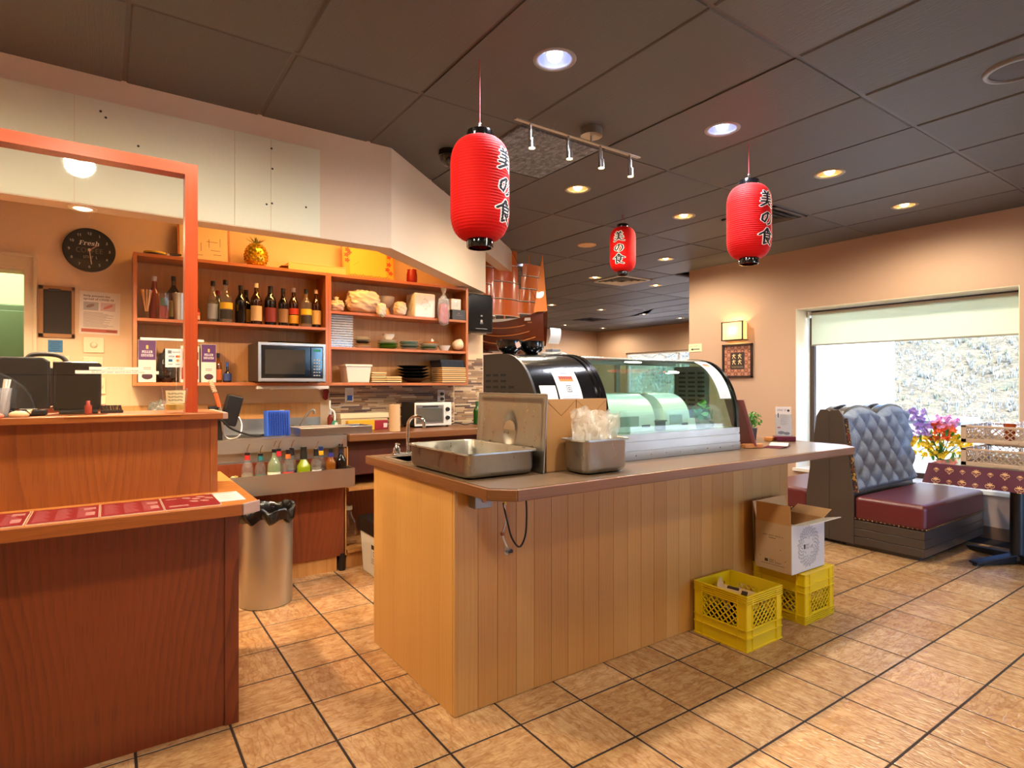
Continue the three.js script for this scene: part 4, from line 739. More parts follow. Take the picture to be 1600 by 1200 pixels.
// lower left shelf: wine boxes, small bottles, microwave
{
  const Y = 1.3205, wine = canvas(256, 512, (c) => {
    c.fillStyle = '#4a1c52'; c.fillRect(0, 0, 256, 240); c.fillStyle = '#cdbfae'; c.fillRect(0, 240, 256, 272); c.fillStyle = '#c9a24a'; c.fillRect(112, 60, 32, 44); c.fillStyle = '#e6dcd0'; c.textAlign = 'center'; c.font = 'bold 40px serif'; c.fillText('PELLER', 128, 154); c.fillText('ESTATES', 128, 198);
    c.fillStyle = '#3a1620'; c.beginPath(); c.ellipse(128, 440, 82, 40, 0, 0, 7); c.fill(); c.fillStyle = '#7a5a58'; c.fillRect(70, 330, 116, 8); c.fillRect(70, 350, 116, 8);
  });
  const wb = (label, x, w, h, turn) => { const t = thing('wine_box', label, 'box', x, Y, 4.43, turn, 'purple and cream wine boxes'); mesh('carton', box(w, h, 0.14, 0, 0, 0, 0.003), M(0xc9bcae, 0.6), t); mesh('front_print', G(new THREE.PlaneGeometry(w - 0.004, h - 0.004)).translate(0, h / 2, 0.0705), M(white, 0.5, { map: wine }), t); };
  wb('purple and cream wine box at the end of the lower shelf', 0.212, 0.098, 0.268, 0.05); wb('purple and cream wine box beside the small bottles', 0.565, 0.09, 0.255, 0);
  const bl = thing('bagged_goods', 'black plastic bag of goods between the wine boxes', 'bag', 0.328, Y, 4.44); { const g = new THREE.SphereGeometry(0.075, 24, 18), p = g.attributes.position; for (let i = 0; i < p.count; i++) { const k = 1 + nz(p.getX(i) * 40, p.getY(i) * 40, p.getZ(i) * 40) * 0.22; p.setXYZ(i, p.getX(i) * k * 0.72, Math.max(-0.1, p.getY(i) * k * 1.5) + 0.1, p.getZ(i) * k * 0.9); } g.computeVertexNormals(); mesh('bag', g, mat.blackGloss, bl); }
  const rb = thing('tea_box', 'white and red carton behind the payment sign', 'box', 0.455, Y, 4.43); mesh('carton', box(0.11, 0.24, 0.13, 0, 0, 0, 0.003), M(0xc8b8a8, 0.6), rb); mesh('red_panel', box(0.1, 0.09, 0.001, 0, 0.02, 0.0655), M(0x7a1c24, 0.5), rb); mesh('dark_panel', box(0.1, 0.05, 0.001, 0, 0.15, 0.0655), M(0x2a2024, 0.5), rb);
  single('paper_roll', 'rolled white paper lying across the wine boxes', 'paper', merge([cyl(0.009, 0.009, 0.36, 0, -0.18, 0, 14).rotateZ(Math.PI / 2)]), mat.paper, 0.36, Y + 0.278, 4.40, 0.02);
  bottle('slim orange liqueur bottle beside the wine box', 'small bottles on the lower bar shelf', 0.632, Y, 4.43, { h: 0.2, r: 0.022, neck: 0.008, glass: 'amber', tag: 0xd06a2a }); bottle('blue pointed bottle on the lower bar shelf', 'small bottles on the lower bar shelf', 0.685, Y, 4.41, { h: 0.14, r: 0.026, neck: 0.008, shoulder: 0.35, glass: 'dark', cap: 0x2a4a8a, tag: 0x2a3a6a });
  const m = thing('microwave_oven', 'silver microwave with black glass door on the lower shelf', 'microwave', 1.07, Y + 0.006, 4.22); const w = 0.452, h = 0.268, d = 0.34;
  mesh('body', box(w, h, d, 0, 0, -d / 2, 0.006), M(0x4a4440, 0.45, { metalness: 0.5 }), m);
  mesh('front_frame', extrude([[-w / 2, 0], [w / 2, 0], [w / 2, h], [-w / 2, h]], 0.012, 0.002, [[[-w / 2 + 0.018, 0.022], [-w / 2 + 0.018, h - 0.02], [w / 2 - 0.018, h - 0.02], [w / 2 - 0.018, 0.022]]]).translate(0, 0, 0.001), mat.steel, m);
  const dr = mesh('door', box(w - 0.125, h - 0.05, 0.012, -0.044, 0.026, 0.005, 0.002), mat.blackGloss, m); mesh('window', box(w - 0.185, h - 0.1, 0.002, -0.05, 0.052, 0.0115), MP(0x30302e, 0.06, { clearcoat: 1 }), dr);
  const pn = mesh('control_panel', box(0.082, h - 0.05, 0.012, w / 2 - 0.061, 0.026, 0.005, 0.002), mat.blackGloss, m); mesh('display', box(0.05, 0.016, 0.001, w / 2 - 0.061, h - 0.055, 0.0115), M(0x0a2a1c, 0.3, { emissive: 0x1f9a5c, emissiveIntensity: 0.5 }), pn);
  mesh('keypad', Array.from({ length: 18 }, (_, k) => box(0.012, 0.008, 0.001, w / 2 - 0.079 + (k % 3) * 0.018, 0.04 + (k / 3 | 0) * 0.022, 0.0115)), M(0x9a968e, 0.5), pn);
  for (const a of [-0.19, 0.19]) for (const b of [-0.04, -0.3]) mesh('foot', cyl(0.01, 0.01, 0.006, a, -0.006, b, 10), mat.rubber, m);
  const tr = thing('serving_tray', 'black oval serving tray lying on the microwave', 'tray', 1.12, 1.5955, 4.42); mesh('tray', lathe([[0.001, 0.004], [0.13, 0.004], [0.15, 0.018], [0.152, 0.018], [0.132, 0], [0.001, 0]], 40).scale(1.15, 1, 0.6), mat.blackGloss, tr);
  const sl = thing('under_shelf_lamp', 'white unlit strip lamp fixed beneath the microwave shelf', 'lamp', 1.115, 1.274, 4.40); mesh('housing', box(0.5, 0.022, 0.06, 0, 0, 0.02, 0.004), mat.whitePlastic, sl); for (const a of [-0.15, 0.19]) mesh('clip', box(0.02, 0.008, 0.03, a, -0.006, 0.02, 0.002), mat.whitePlastic, sl);
  mesh('power_cord', tube([[0.25, 0.012, 0.01], [0.285, 0.0, -0.04], [0.3, -0.07, -0.12], [0.34, -0.14, -0.17], [0.43, -0.14, -0.185], [0.48, -0.08, -0.188]], 0.003, 40, 6), M(0xb8ac98, 0.5), sl);
}
// on top of the shelves
{
  const Y = 2.1385;
  const tp = thing('tape_roll', 'yellow and black tape roll on top of the shelf', 'tape', 0.262, Y, 4.44); mesh('roll', lathe([[0.03, 0], [0.062, 0], [0.062, 0.026], [0.03, 0.026], [0.03, 0]], 32), M(0x3a3428, 0.4), tp); mesh('band', lathe([[0.0625, 0.016], [0.064, 0.018], [0.064, 0.026], [0.0625, 0.027]], 32), mat.yellow, tp);
  const st = thing('stapler', 'small black stapler beside the tape roll', 'stapler', 0.375, Y, 4.41, 0.2); mesh('base', box(0.08, 0.01, 0.024, 0, 0, 0, 0.003), mat.black, st); mesh('arm', box(0.075, 0.014, 0.02, 0, 0.012, 0, 0.004).rotateZ(0.12), mat.blackGloss, st); mesh('pale_end', box(0.02, 0.02, 0.022, -0.045, 0, 0, 0.003), M(0xd8d0c4, 0.5), st);
  const gm = thing('wood_plaque', 'pale wooden plaque with engraved lines leaning on the wall', 'plaque', 0.56, Y, 4.53); gm.rotation.x = -0.12; mesh('board', metres(box(0.30, 0.27, 0.014, 0, 0, 0, 0.003)), M(0xe2c490, 0.6), gm); for (const s of [-0.156, 0.156]) mesh('edge_strip', box(0.012, 0.28, 0.02, s, 0, 0), mat.cherry, gm);
  mesh('engraving', [[-0.09, 0.10, 0.08, 0], [-0.05, 0.13, 0.004, 1], [-0.02, 0.09, 0.004, 1], [0.05, 0.16, 0.07, 0], [0.07, 0.1, 0.06, 0], [0.03, 0.12, 0.004, 1], [0.1, 0.13, 0.004, 1], [-0.1, 0.17, 0.05, 0], [0.08, 0.07, 0.05, 0], [-0.06, 0.06, 0.1, 0]].map(([x, y, l, v]) => v ? box(0.003, 0.06, 0.001, x, y, 0.0072) : box(l, 0.003, 0.001, x, y, 0.0072)), M(0x6a4a2c, 0.7), gm);
  const pa = thing('gold_pineapple', 'shiny gold pineapple ornament on top of the shelf', 'ornament', 0.878, Y, 4.45), gold = M(0xd8b030, 0.25, { metalness: 0.85 });
  mesh('body', lathe([[0.001, 0], [0.045, 0.004], [0.068, 0.03], [0.077, 0.075], [0.072, 0.12], [0.05, 0.155], [0.02, 0.168], [0.001, 0.168]], 36), gold, pa);
  const sc = []; for (let r = 0; r < 9; r++) { const y = 0.018 + r * 0.0175, e = (y - 0.078) / 0.095, R = 0.078 * Math.sqrt(Math.max(0.05, 1 - e * e)); for (let k = 0; k < 14; k++) { const a = (k + (r % 2) * 0.5) / 14 * 2 * Math.PI; sc.push(G(new THREE.OctahedronGeometry(0.0095)).scale(1, 1, 0.55).translate(0, 0, R).rotateY(a).translate(0, y, 0)); } } mesh('scales', sc, gold, pa);
  const leaves = []; for (let k = 0; k < 16; k++) { const a = k * 2.4, l = 0.05 + (k % 4) * 0.012, tilt = 0.25 + (k % 4) * 0.28; leaves.push(G(new THREE.ConeGeometry(0.009, l, 5)).scale(1, 1, 0.35).translate(0, l / 2, 0).rotateX(tilt).rotateY(a).translate(0, 0.165, 0)); } mesh('crown', leaves, M(0x6a6a30, 0.35, { metalness: 0.7 }), pa);
  const lb = thing('long_carton', 'long low beige carton lying on top of the shelf', 'box', 1.29, Y, 4.45); mesh('carton', box(0.42, 0.05, 0.16, 0, 0, 0, 0.003), M(0xdcae6a, 0.7), lb); mesh('flap', box(0.05, 0.004, 0.16, -0.225, 0.058, 0).rotateZ(0.15), M(0xc89858, 0.7), lb); mesh('lid_edge', box(0.4, 0.006, 0.165, 0.01, 0.05, 0), M(0xe6c080, 0.7), lb);
  const fr = thing('flower_picture', 'yellow picture frame with red and green flowers', 'picture frame', 1.735, Y, 4.50); fr.rotation.x = -0.1; const fl = canvas(512, 380, (c) => {
    c.fillStyle = '#d99a2a'; c.fillRect(0, 0, 512, 380); c.fillStyle = '#e8b038'; c.fillRect(60, 40, 380, 290);
    for (const [x, y] of [[40, 60], [30, 120], [58, 90], [34, 180], [470, 180], [452, 240], [486, 280], [474, 90]]) { c.fillStyle = '#c43a1c'; for (let k = 0; k < 5; k++) { c.beginPath(); c.ellipse(x + Math.cos(k * 1.256) * 15, y + Math.sin(k * 1.256) * 15, 13, 8, k * 1.256, 0, 7); c.fill(); } }
    c.strokeStyle = '#4a5a1c'; c.lineWidth = 6; for (let k = 0; k < 16; k++) { c.beginPath(); c.moveTo(40 + k * 28, 350); c.quadraticCurveTo(54 + k * 28, 330 - (k % 3) * 12, 66 + k * 28, 350); c.stroke(); } c.strokeStyle = '#c48420'; c.lineWidth = 3; c.beginPath(); c.moveTo(100, 230); c.lineTo(160, 180); c.stroke();
  });
  mesh('panel', box(0.42, 0.28, 0.012, 0, 0, 0, 0.002), M(0xc08a2c, 0.5), fr); mesh('print', G(new THREE.PlaneGeometry(0.41, 0.27)).translate(0, 0.14, 0.007), M(white, 0.5, { map: fl }), fr); for (const s of [-0.213, 0.213]) mesh('rail', box(0.012, 0.29, 0.02, s, 0, 0, 0.002), M(0xb87a28, 0.4), fr);
  single('red_vase', 'small dark red vase on top of the shelf', 'vase', lathe([[0.001, 0], [0.036, 0], [0.044, 0.03], [0.043, 0.08], [0.036, 0.11], [0.04, 0.12], [0.034, 0.12], [0.001, 0.1]], 28), M(0x8a1210, 0.3), 2.09, Y, 4.46);
}
// right shelf: bags, packs, dishes
function crumpled(w, h, d, f, amp, s, detail = 26) {
  const g = new THREE.SphereGeometry(0.5, detail, detail), p = g.attributes.position;
  for (let i = 0; i < p.count; i++) {
    let x = p.getX(i), y = p.getY(i), z = p.getZ(i); const m = Math.max(Math.abs(x), Math.abs(y), Math.abs(z)), q = 0.55 + 0.45 * 0.5 / Math.max(m, 1e-4) * 0.8;
    const r = 1 - Math.abs(nz(x * f + s, y * f, z * f)) * amp * 2 + nz(x * f * 2.3, y * f * 2.3 + s, z * f * 2.3) * amp;
    p.setXYZ(i, x * q * r * w, Math.max(-0.5 * 0.98, y * q * r) * h + h / 2 * 0.98, z * q * r * d);
  }
  g.computeVertexNormals(); return G(g);
}
{
  const A = 1.8585, B = 1.5905, C = 1.3205, g1 = 'bags and packs on the top right shelf';
  const bagThing = (label, x, y, n, geo, m, tail) => { const t = thing('plastic_bag', label, 'bag', x, y, n, 0, g1); mesh('bag', geo, m, t); if (tail) mesh('knot', tail, m, t); };
  bagThing('small tied white bag at the divider', 1.45, A, 4.44, crumpled(0.13, 0.1, 0.14, 5, 0.2, 3), mat.bag, lathe([[0.001, 0.12], [0.02, 0.115], [0.008, 0.09], [0.014, 0.08]], 10));
  bagThing('largest bulging white plastic bag', 1.66, A, 4.44, crumpled(0.3, 0.2, 0.2, 4, 0.16, 9, 36), mat.bag, crumpled(0.09, 0.12, 0.06, 6, 0.25, 12, 16).translate(0.10, -0.03, 0.135));
  bagThing('round tied white bag hanging over the shelf edge', 1.965, A, 4.42, crumpled(0.11, 0.13, 0.13, 5, 0.1, 21), mat.bag);
  const bw = thing('wire_bowl', 'patterned bowl wrapped in plastic between the bags', 'bowl', 1.868, A, 4.50); mesh('bowl', lathe([[0.001, 0.07], [0.03, 0.07], [0.07, 0.12], [0.078, 0.16], [0.072, 0.16], [0.001, 0.1]], 28), M(0xb8b0a0, 0.4), bw); mesh('stand', lathe([[0.05, 0], [0.052, 0.004], [0.028, 0.07], [0.024, 0.07], [0.05, 0]], 20), M(0xc89858, 0.5), bw);
  const pk = thing('napkin_pack', 'plastic wrapped block of white napkins', 'napkins', 2.165, A, 4.45); mesh('block', box(0.19, 0.2, 0.17, 0, 0, 0, 0.012), M(0xdcd8d2, 0.7), pk); mesh('wrap', crumpled(0.235, 0.225, 0.2, 9, 0.06, 31, 40), mat.plasticFilm, pk);
  const rd = thing('red_snack_bag', 'crumpled clear bag of red wrapped candies hanging over the shelf edge', 'bag', 2.315, A - 0.06, 4.325); mesh('contents', crumpled(0.1, 0.2, 0.035, 7, 0.15, 41), M(0xa8383c, 0.5), rd); mesh('bag', crumpled(0.125, 0.27, 0.042, 8, 0.12, 44, 32).translate(0, -0.01, 0), mat.plasticFilm, rd); mesh('gathered_top', lathe([[0.001, 0.32], [0.03, 0.31], [0.008, 0.262], [0.03, 0.235]], 14), mat.plasticFilm, rd);
  const bb = thing('black_box', 'small black box with tiny emblem at the shelf end', 'box', 2.475, A, 4.43); mesh('box', box(0.13, 0.085, 0.16, 0, 0, 0, 0.003), M(0x33302e, 0.5), bb); mesh('emblem', [box(0.012, 0.006, 0.001, 0, 0.05, 0.0805), box(0.06, 0.002, 0.001, 0, 0.036, 0.0805)], M(0xb07a70, 0.5), bb);
  const sk = thing('film_wrapped_stack', 'film wrapped stack of pale cartons on the black box', 'carton stack', 2.465, A + 0.086, 4.44); mesh('cartons', box(0.095, 0.095, 0.12, 0, 0, 0, 0.004), M(0xcbb6a6, 0.6), sk); mesh('film', crumpled(0.12, 0.105, 0.145, 8, 0.06, 51), mat.plasticFilm, sk);
  const ct = thing('container_stack', 'tall stack of clear plastic food containers', 'containers', 1.475, B, 4.45); for (let k = 0; k < 13; k++) mesh('container', extrude([[-0.085, -0.07], [0.085, -0.07], [0.085, 0.07], [-0.085, 0.07]], 0.002, 0.001).rotateX(-Math.PI / 2).translate(rr(-0.002, 0.002), k * 0.0185 + 0.014, 0), mat.clearPlastic, ct);
  mesh('container_rims', Array.from({ length: 13 }, (_, k) => merge([box(0.176, 0.003, 0.004, 0, 0, 0.071), box(0.004, 0.003, 0.14, 0.086, 0, 0), box(0.004, 0.003, 0.14, -0.086, 0, 0)]).translate(0, k * 0.0185 + 0.015, 0)), M(0xe0dcd4, 0.3), ct);
  mesh('container_walls', Array.from({ length: 13 }, (_, k) => merge([box(0.166, 0.015, 0.0015, 0, 0, 0.066), box(0.166, 0.015, 0.0015, 0, 0, -0.066), box(0.0015, 0.015, 0.132, 0.083, 0, 0), box(0.0015, 0.015, 0.132, -0.083, 0, 0)]).translate(0, k * 0.0185, 0)), mat.clearPlastic, ct);
  const plate = (r0, c, r = r0 * 1.12) => [lathe([[0.001, 0.004], [r * 0.55, 0.004], [r * 0.7, 0.007], [r, 0.013], [r, 0.015], [r * 0.68, 0.0035], [r * 0.5, 0], [0.001, 0]], 28), M(c, 0.25)];
  const stack = (label, x, n, list, group) => { let y = B; list.forEach(([r, c, dy], k) => { const [g, m] = plate(r, c); single('plate', `${['lowest', 'second', 'third', 'fourth', 'fifth'][k]} ${label}, counted upwards`, 'plate', g, m, x + rr(-0.004, 0.004), y, n, 0, group); y += dy * 1.5; }); return y; };
  stack('mixed white and dark saucer in the low stack beside the clear containers', 1.655, 4.43, [[0.055, 0xdcdcd4, 0.012], [0.05, 0xb8905c, 0.012], [0.055, 0x22261f, 0.012], [0.056, 0xdcd4bc, 0.012], [0.052, 0xe0d8c0, 0.012]], 'saucers beside the clear containers');
  let y = stack('plate of the green and white stack under the white bowls', 1.865, 4.43, [[0.075, 0x5d8a2c, 0.009], [0.075, 0x6a9a34, 0.009], [0.073, 0x4c7a28, 0.009], [0.07, 0xd8d4c4, 0.01], [0.068, 0xe0dccc, 0.01]], 'green and white plate stack');
  const bowlG = lathe([[0.001, 0.004], [0.025, 0], [0.028, 0.006], [0.05, 0.034], [0.048, 0.034], [0.026, 0.008], [0.001, 0.008]], 28), bowlM = M(0xdad2c4, 0.25);
  for (let k = 0; k < 2; k++) single('rice_bowl', k ? 'upper white bowl nested on the green and white plates' : 'lower white bowl nested on the green and white plates', 'bowl', bowlG, bowlM, 1.87, y + k * 0.012 + 0.004, 4.43, 0, 'white bowls on the green plates');
  stack('plate of the teal and white stack', 2.05, 4.43, [[0.062, 0xd8d0bc, 0.01], [0.072, 0x4c7a6a, 0.009], [0.072, 0xd4d8cc, 0.009], [0.07, 0x5c8a7c, 0.009], [0.068, 0xdcdcd0, 0.009]], 'teal and white plate stack');
  const y2 = stack('plate of the green and cream stack under the orange dish', 2.23, 4.43, [[0.065, 0xdcd4c0, 0.01], [0.07, 0x4c7a40, 0.009], [0.068, 0xd8d0bc, 0.009], [0.068, 0xe0dccc, 0.009]], 'green and cream plate stack');
  { const [g, m] = plate(0.062, 0xd08024); single('orange_dish', 'orange dish on top of the green and cream plates', 'dish', g, m, 2.25, y2 + 0.002, 4.43); }
  single('wooden_paddle', 'flat wooden rice paddle leaning across the plates', 'utensil', merge([box(0.16, 0.006, 0.03, 0, 0, 0, 0.002), box(0.05, 0.006, 0.05, -0.09, 0, 0, 0.002)]).rotateZ(0.32), M(0xb87838, 0.6), 2.12, B + 0.07, 4.47);
  single('white_figurine', 'tiny white folded ornament on the orange dish', 'ornament', merge([lathe([[0.001, 0.032], [0.006, 0.026], [0.01, 0.004], [0.012, 0]], 10), box(0.02, 0.006, 0.008, 0.006, 0.014, 0)]), mat.offWhite, 2.255, y2 + 0.014, 4.42);
  single('cream_bowl', 'wide cream bowl on the middle shelf', 'bowl', lathe([[0.001, 0.004], [0.03, 0], [0.034, 0.006], [0.056, 0.046], [0.053, 0.046], [0.03, 0.01], [0.001, 0.01]], 28), bowlM, 2.37, B, 4.42);
  single('pale_scoop_bowl', 'pale wooden bowl tipped on its side at the shelf end', 'bowl', lathe([[0.001, 0], [0.03, 0.004], [0.045, 0.04], [0.047, 0.075], [0.043, 0.075], [0.03, 0.012], [0.001, 0.01]], 24).rotateZ(-1.35).translate(-0.02, 0.05, 0), M(0xdcc49c, 0.5), 2.48, B, 4.42);
  const tub = thing('food_tub', 'white plastic food tub with lid on the bottom shelf', 'tub', 1.595, C, 4.43); mesh('tub', extrude([[-0.085, 0], [0.085, 0], [0.1, 0.125], [-0.1, 0.125]], 0.15, 0.006).translate(0, 0, -0.075), M(0xcfc4b0, 0.4), tub); mesh('lid', box(0.215, 0.018, 0.175, 0, 0.122, 0, 0.005), M(0xd8cfbc, 0.4), tub);
  const board = box(0.15, 0.011, 0.2, 0, 0, 0, 0.002), boardM = [M(0xd8b47c, 0.6), M(0xc49c60, 0.6)], dark = M(0x2c2622, 0.5);
  const wstack = (label, x, k, w, group, top) => { for (let i = 0; i < k; i++) { const t = thing('wooden_tray', `${['lowest', 'second', 'third', 'fourth', 'fifth', 'sixth', 'seventh', 'eighth'][i]} upward, ${label}`, 'tray', x + rr(-0.003, 0.003), C + i * 0.0165, 4.44, 0, group); mesh('board', box(w, 0.0115, 0.2, 0, 0.004, 0, 0.002), boardM[i % 2], t); mesh('foot_strip', box(w - 0.02, 0.004, 0.18, 0, 0, 0), dark, t); } };
  wstack('small pale wooden tray stacked beside the white tub', 1.755, 5, 0.12, 'wooden trays beside the tub'); wstack('thin wooden tray in the low stack beside the black bowls', 1.88, 3, 0.13, 'low stack of wooden trays'); wstack('wooden sushi tray in the tall stack at the shelf end', 2.425, 8, 0.23, 'tall stack of wooden trays');
  for (let k = 0; k < 4; k++) single('lacquer_tray', `${['lowest', 'second', 'third', 'topmost'][k]} black lacquer tray lying on the tall wooden tray stack`, 'tray', merge([box(0.23, 0.006, 0.19, 0, 0, 0, 0.002), box(0.23, 0.012, 0.006, 0, 0.003, 0.092), box(0.006, 0.012, 0.19, 0.112, 0.003, 0), box(0.006, 0.012, 0.19, -0.112, 0.003, 0)]), M(0x24262c, 0.3), 2.418 - k * 0.004, C + 8 * 0.0165 + k * 0.0152, 4.44, 0, 'black lacquer trays on the wooden trays');
  for (let k = 0; k < 5; k++) single('black_bowl', `${['lowest', 'second', 'third', 'fourth', 'topmost'][k]} shallow black lacquer bowl in the leaning stack`, 'bowl', lathe([[0.001, 0.006], [0.04, 0], [0.045, 0.008], [0.1, 0.03], [0.098, 0.033], [0.045, 0.013], [0.001, 0.012]], 32).scale(1.42, 1.15, 1), mat.blackGloss, 2.11 - k * 0.004, C + k * 0.0255 + 0.001, 4.45, 0, 'black lacquer bowls').rotation.z = 0;
}
// ---------- back bar ----------
{
  const u = thing('bar_station', 'stainless bar station with sink, bottle rail and red wood cabinet front', 'bar station', 0, 0, 0);
  mesh('cabinet_front', wbox(-1.0, 1.385, 0.105, 0.80, 4.05, 4.07), mat.mahogany, u);
  mesh('cabinet_side', wbox(1.378, 1.394, 0.105, 0.86, 4.05, 4.59), mat.pine, u);
  mesh('kick_board', wbox(-1.0, 1.33, 0.0, 0.105, 4.065, 4.08), mat.pine, u);
  mesh('steel_foot', cyl(0.018, 0.022, 0.12, 1.365, 0, -4.06, 16), mat.darkMetal, u);
  mesh('splash_plate', wbox(-1.0, 1.378, 0.735, 0.935, 4.095, 4.105), mat.steel, u);
  // worktop with an open basin
  mesh('steel_top', metres(slab([[-1.0, 4.05], [1.394, 4.05], [1.394, 4.59], [-1.0, 4.59]], 0.935, 0.95, 0, [[[0.5, 4.2], [0.5, 4.5], [1.0, 4.5], [1.0, 4.2]]])), mat.steel, u);
  mesh('front_lip', wbox(-1.0, 1.394, 0.868, 0.953, 4.038, 4.05), mat.steel, u);
  mesh('basin', [wbox(0.492, 0.5, 0.78, 0.936, 4.2, 4.5), wbox(1.0, 1.008, 0.78, 0.936, 4.2, 4.5), wbox(0.5, 1.0, 0.78, 0.936, 4.5, 4.508), wbox(0.5, 1.0, 0.78, 0.936, 4.192, 4.2), wbox(0.492, 1.008, 0.772, 0.78, 4.192, 4.508)], mat.steel, u);
  mesh('steel_backsplash', wbox(-1.0, 1.372, 0.95, 1.055, 4.585, 4.598), mat.steel, u);
  const ra = mesh('bottle_rail', [wbox(-1.0, 1.40, 0.61, 0.736, 3.895, 3.903), wbox(-1.0, 1.40, 0.61, 0.618, 3.903, 4.05), wbox(1.392, 1.40, 0.618, 0.736, 3.903, 4.05)], mat.steel, u);
  mesh('rail_support', [wbox(1.392, 1.40, 0.736, 0.868, 4.035, 4.06)], mat.pine, u);
  structure('trim_2', wbox(-1.0, 1.372, 1.055, 1.165, 4.586, 4.598), mat.pine, 'varnished wood strip on the wall above the sink');
  const f = thing('bar_faucet', 'dark slanting bar faucet behind the sheet pan', 'faucet', 1.19, 0.9505, 4.50);
  mesh('base', [cyl(0.02, 0.024, 0.03, 0, 0, 0, 20), box(0.16, 0.014, 0.04, 0, 0, 0, 0.004)], mat.chrome, f); mesh('spout', tube([[0, 0.02, 0], [0.01, 0.06, 0.01], [0.05, 0.13, 0.03], [0.085, 0.165, 0.04], [0.098, 0.16, 0.045], [0.1, 0.135, 0.045]], 0.009, 30, 10), mat.nickel, f); for (const s of [-0.065, 0.065]) mesh('tap_handle', [cyl(0.012, 0.015, 0.03, s, 0.014, 0, 14), box(0.05, 0.008, 0.012, s, 0.042, 0.01, 0.003)], mat.chrome, f);
  const so = thing('soap_bottle', 'clear soap bottle with white pump', 'bottle', 1.06, 0.9505, 4.52); mesh('bottle', lathe([[0.001, 0], [0.03, 0], [0.032, 0.01], [0.03, 0.09], [0.012, 0.115], [0.012, 0.125]], 24), MP(0xe6e4dc, 0.15, { transmission: 0.5, thickness: 0 }), so); mesh('pump', [cyl(0.014, 0.014, 0.014, 0, 0.122, 0, 14), cyl(0.004, 0.004, 0.03, 0, 0.134, 0, 8), box(0.035, 0.007, 0.01, 0.01, 0.16, 0, 0.002)], mat.whitePlastic, so);
  const bc = thing('blue_basket', 'blue plastic draining basket standing on its side', 'basket', 0.975, 0.956, 4.20, 0.25); bc.rotation.x = -0.12;
  mesh('panel', box(0.15, 0.165, 0.006, 0, 0, 0, 0.002), mat.blue, bc); mesh('ribs', [...Array.from({ length: 9 }, (_, k) => box(0.004, 0.155, 0.006, -0.064 + k * 0.016, 0.005, 0.006)), ...Array.from({ length: 8 }, (_, k) => box(0.14, 0.004, 0.006, 0, 0.012 + k * 0.019, 0.006))], M(0x173c94, 0.4), bc); mesh('rim', [box(0.01, 0.17, 0.05, 0.078, 0, -0.022, 0.003), box(0.01, 0.17, 0.05, -0.078, 0, -0.022, 0.003), box(0.165, 0.01, 0.05, 0, 0.163, -0.022, 0.003)], M(0x2c5cc8, 0.4), bc);
  const hs = thing('spray_hose', 'coiled steel spray hose with orange grip and black holster', 'hose', 0.60, 0.951, 4.12);
  mesh('holster', [box(0.1, 0.2, 0.06, 0.02, 0.1, -0.03, 0.012).rotateZ(-0.25), box(0.06, 0.1, 0.05, -0.04, 0.12, -0.01, 0.01)], mat.black, hs); mesh('post', box(0.03, 0.14, 0.03, 0.0, 0, -0.03), mat.darkMetal, hs);
  mesh('hose', tube([[-0.005, 0.22, 0.02], [0.005, 0.12, 0.03], [0.02, 0.03, 0.035], [0.05, 0.008, 0.04], [0.1, 0.02, 0.03], [0.125, 0.08, 0.01], [0.11, 0.14, -0.01], [0.075, 0.18, -0.02]], 0.0065, 60, 8), mat.nickel, hs);
  mesh('orange_grip', tube([[-0.03, 0.3, 0.02], [-0.02, 0.26, 0.02], [-0.008, 0.215, 0.02]], 0.012, 16, 10), mat.orange, hs); mesh('spring', Array.from({ length: 7 }, (_, k) => G(new THREE.TorusGeometry(0.012, 0.003, 6, 14)).rotateX(1.2).translate(-0.034 - k * 0.004, 0.31 + k * 0.011, 0.02)), M(0xe0b090, 0.4), hs);
  single('drain_cable', 'black cable drooping from the desk to the sink', 'cable', tube([[0.42, 1.15, -3.1], [0.5, 1.12, -3.4], [0.62, 1.04, -3.8], [0.78, 0.975, -4.1], [0.84, 0.962, -4.18], [0.9, 0.957, -4.3]], 0.006, 40, 7), mat.rubber, 0, 0, 0);
  const sp = thing('sheet_pan', 'shallow steel sheet pan lying across the bar sink edge', 'pan', 1.33, 0.956, 4.17, 0.06);
  mesh('pan', (() => { const o = [[-0.25, -0.1], [0.25, -0.1], [0.25, 0.1], [-0.25, 0.1]]; return merge([box(0.49, 0.003, 0.2, 0, 0, 0), ...[[0, 0.105, 0.52, 0], [0, -0.105, 0.52, 0]].map(([x, z, l]) => box(l, 0.05, 0.003, x, 0, z).rotateX(0)), box(0.003, 0.05, 0.21, 0.255, 0, 0), box(0.003, 0.05, 0.21, -0.255, 0, 0), bar(new THREE.Vector3(-0.258, 0.05, 0.108), new THREE.Vector3(0.258, 0.05, 0.108), 0.005), bar(new THREE.Vector3(-0.258, 0.05, -0.108), new THREE.Vector3(0.258, 0.05, -0.108), 0.005), bar(new THREE.Vector3(-0.258, 0.05, -0.108), new THREE.Vector3(-0.258, 0.05, 0.108), 0.005), bar(new THREE.Vector3(0.258, 0.05, -0.108), new THREE.Vector3(0.258, 0.05, 0.108), 0.005)]); })(), mat.nickel, sp);
  mesh('paper_liner', box(0.4, 0.002, 0.19, -0.03, 0.04, 0), mat.offWhite, sp);
  // bottles in the rail
  const g = 'bottles in the steel rail', Y = 0.6185, b = (x, n, label, o) => bottle(label, g, x, Y, n, { name: 'rail_bottle', r: 0.034, h: 0.27, ...o });
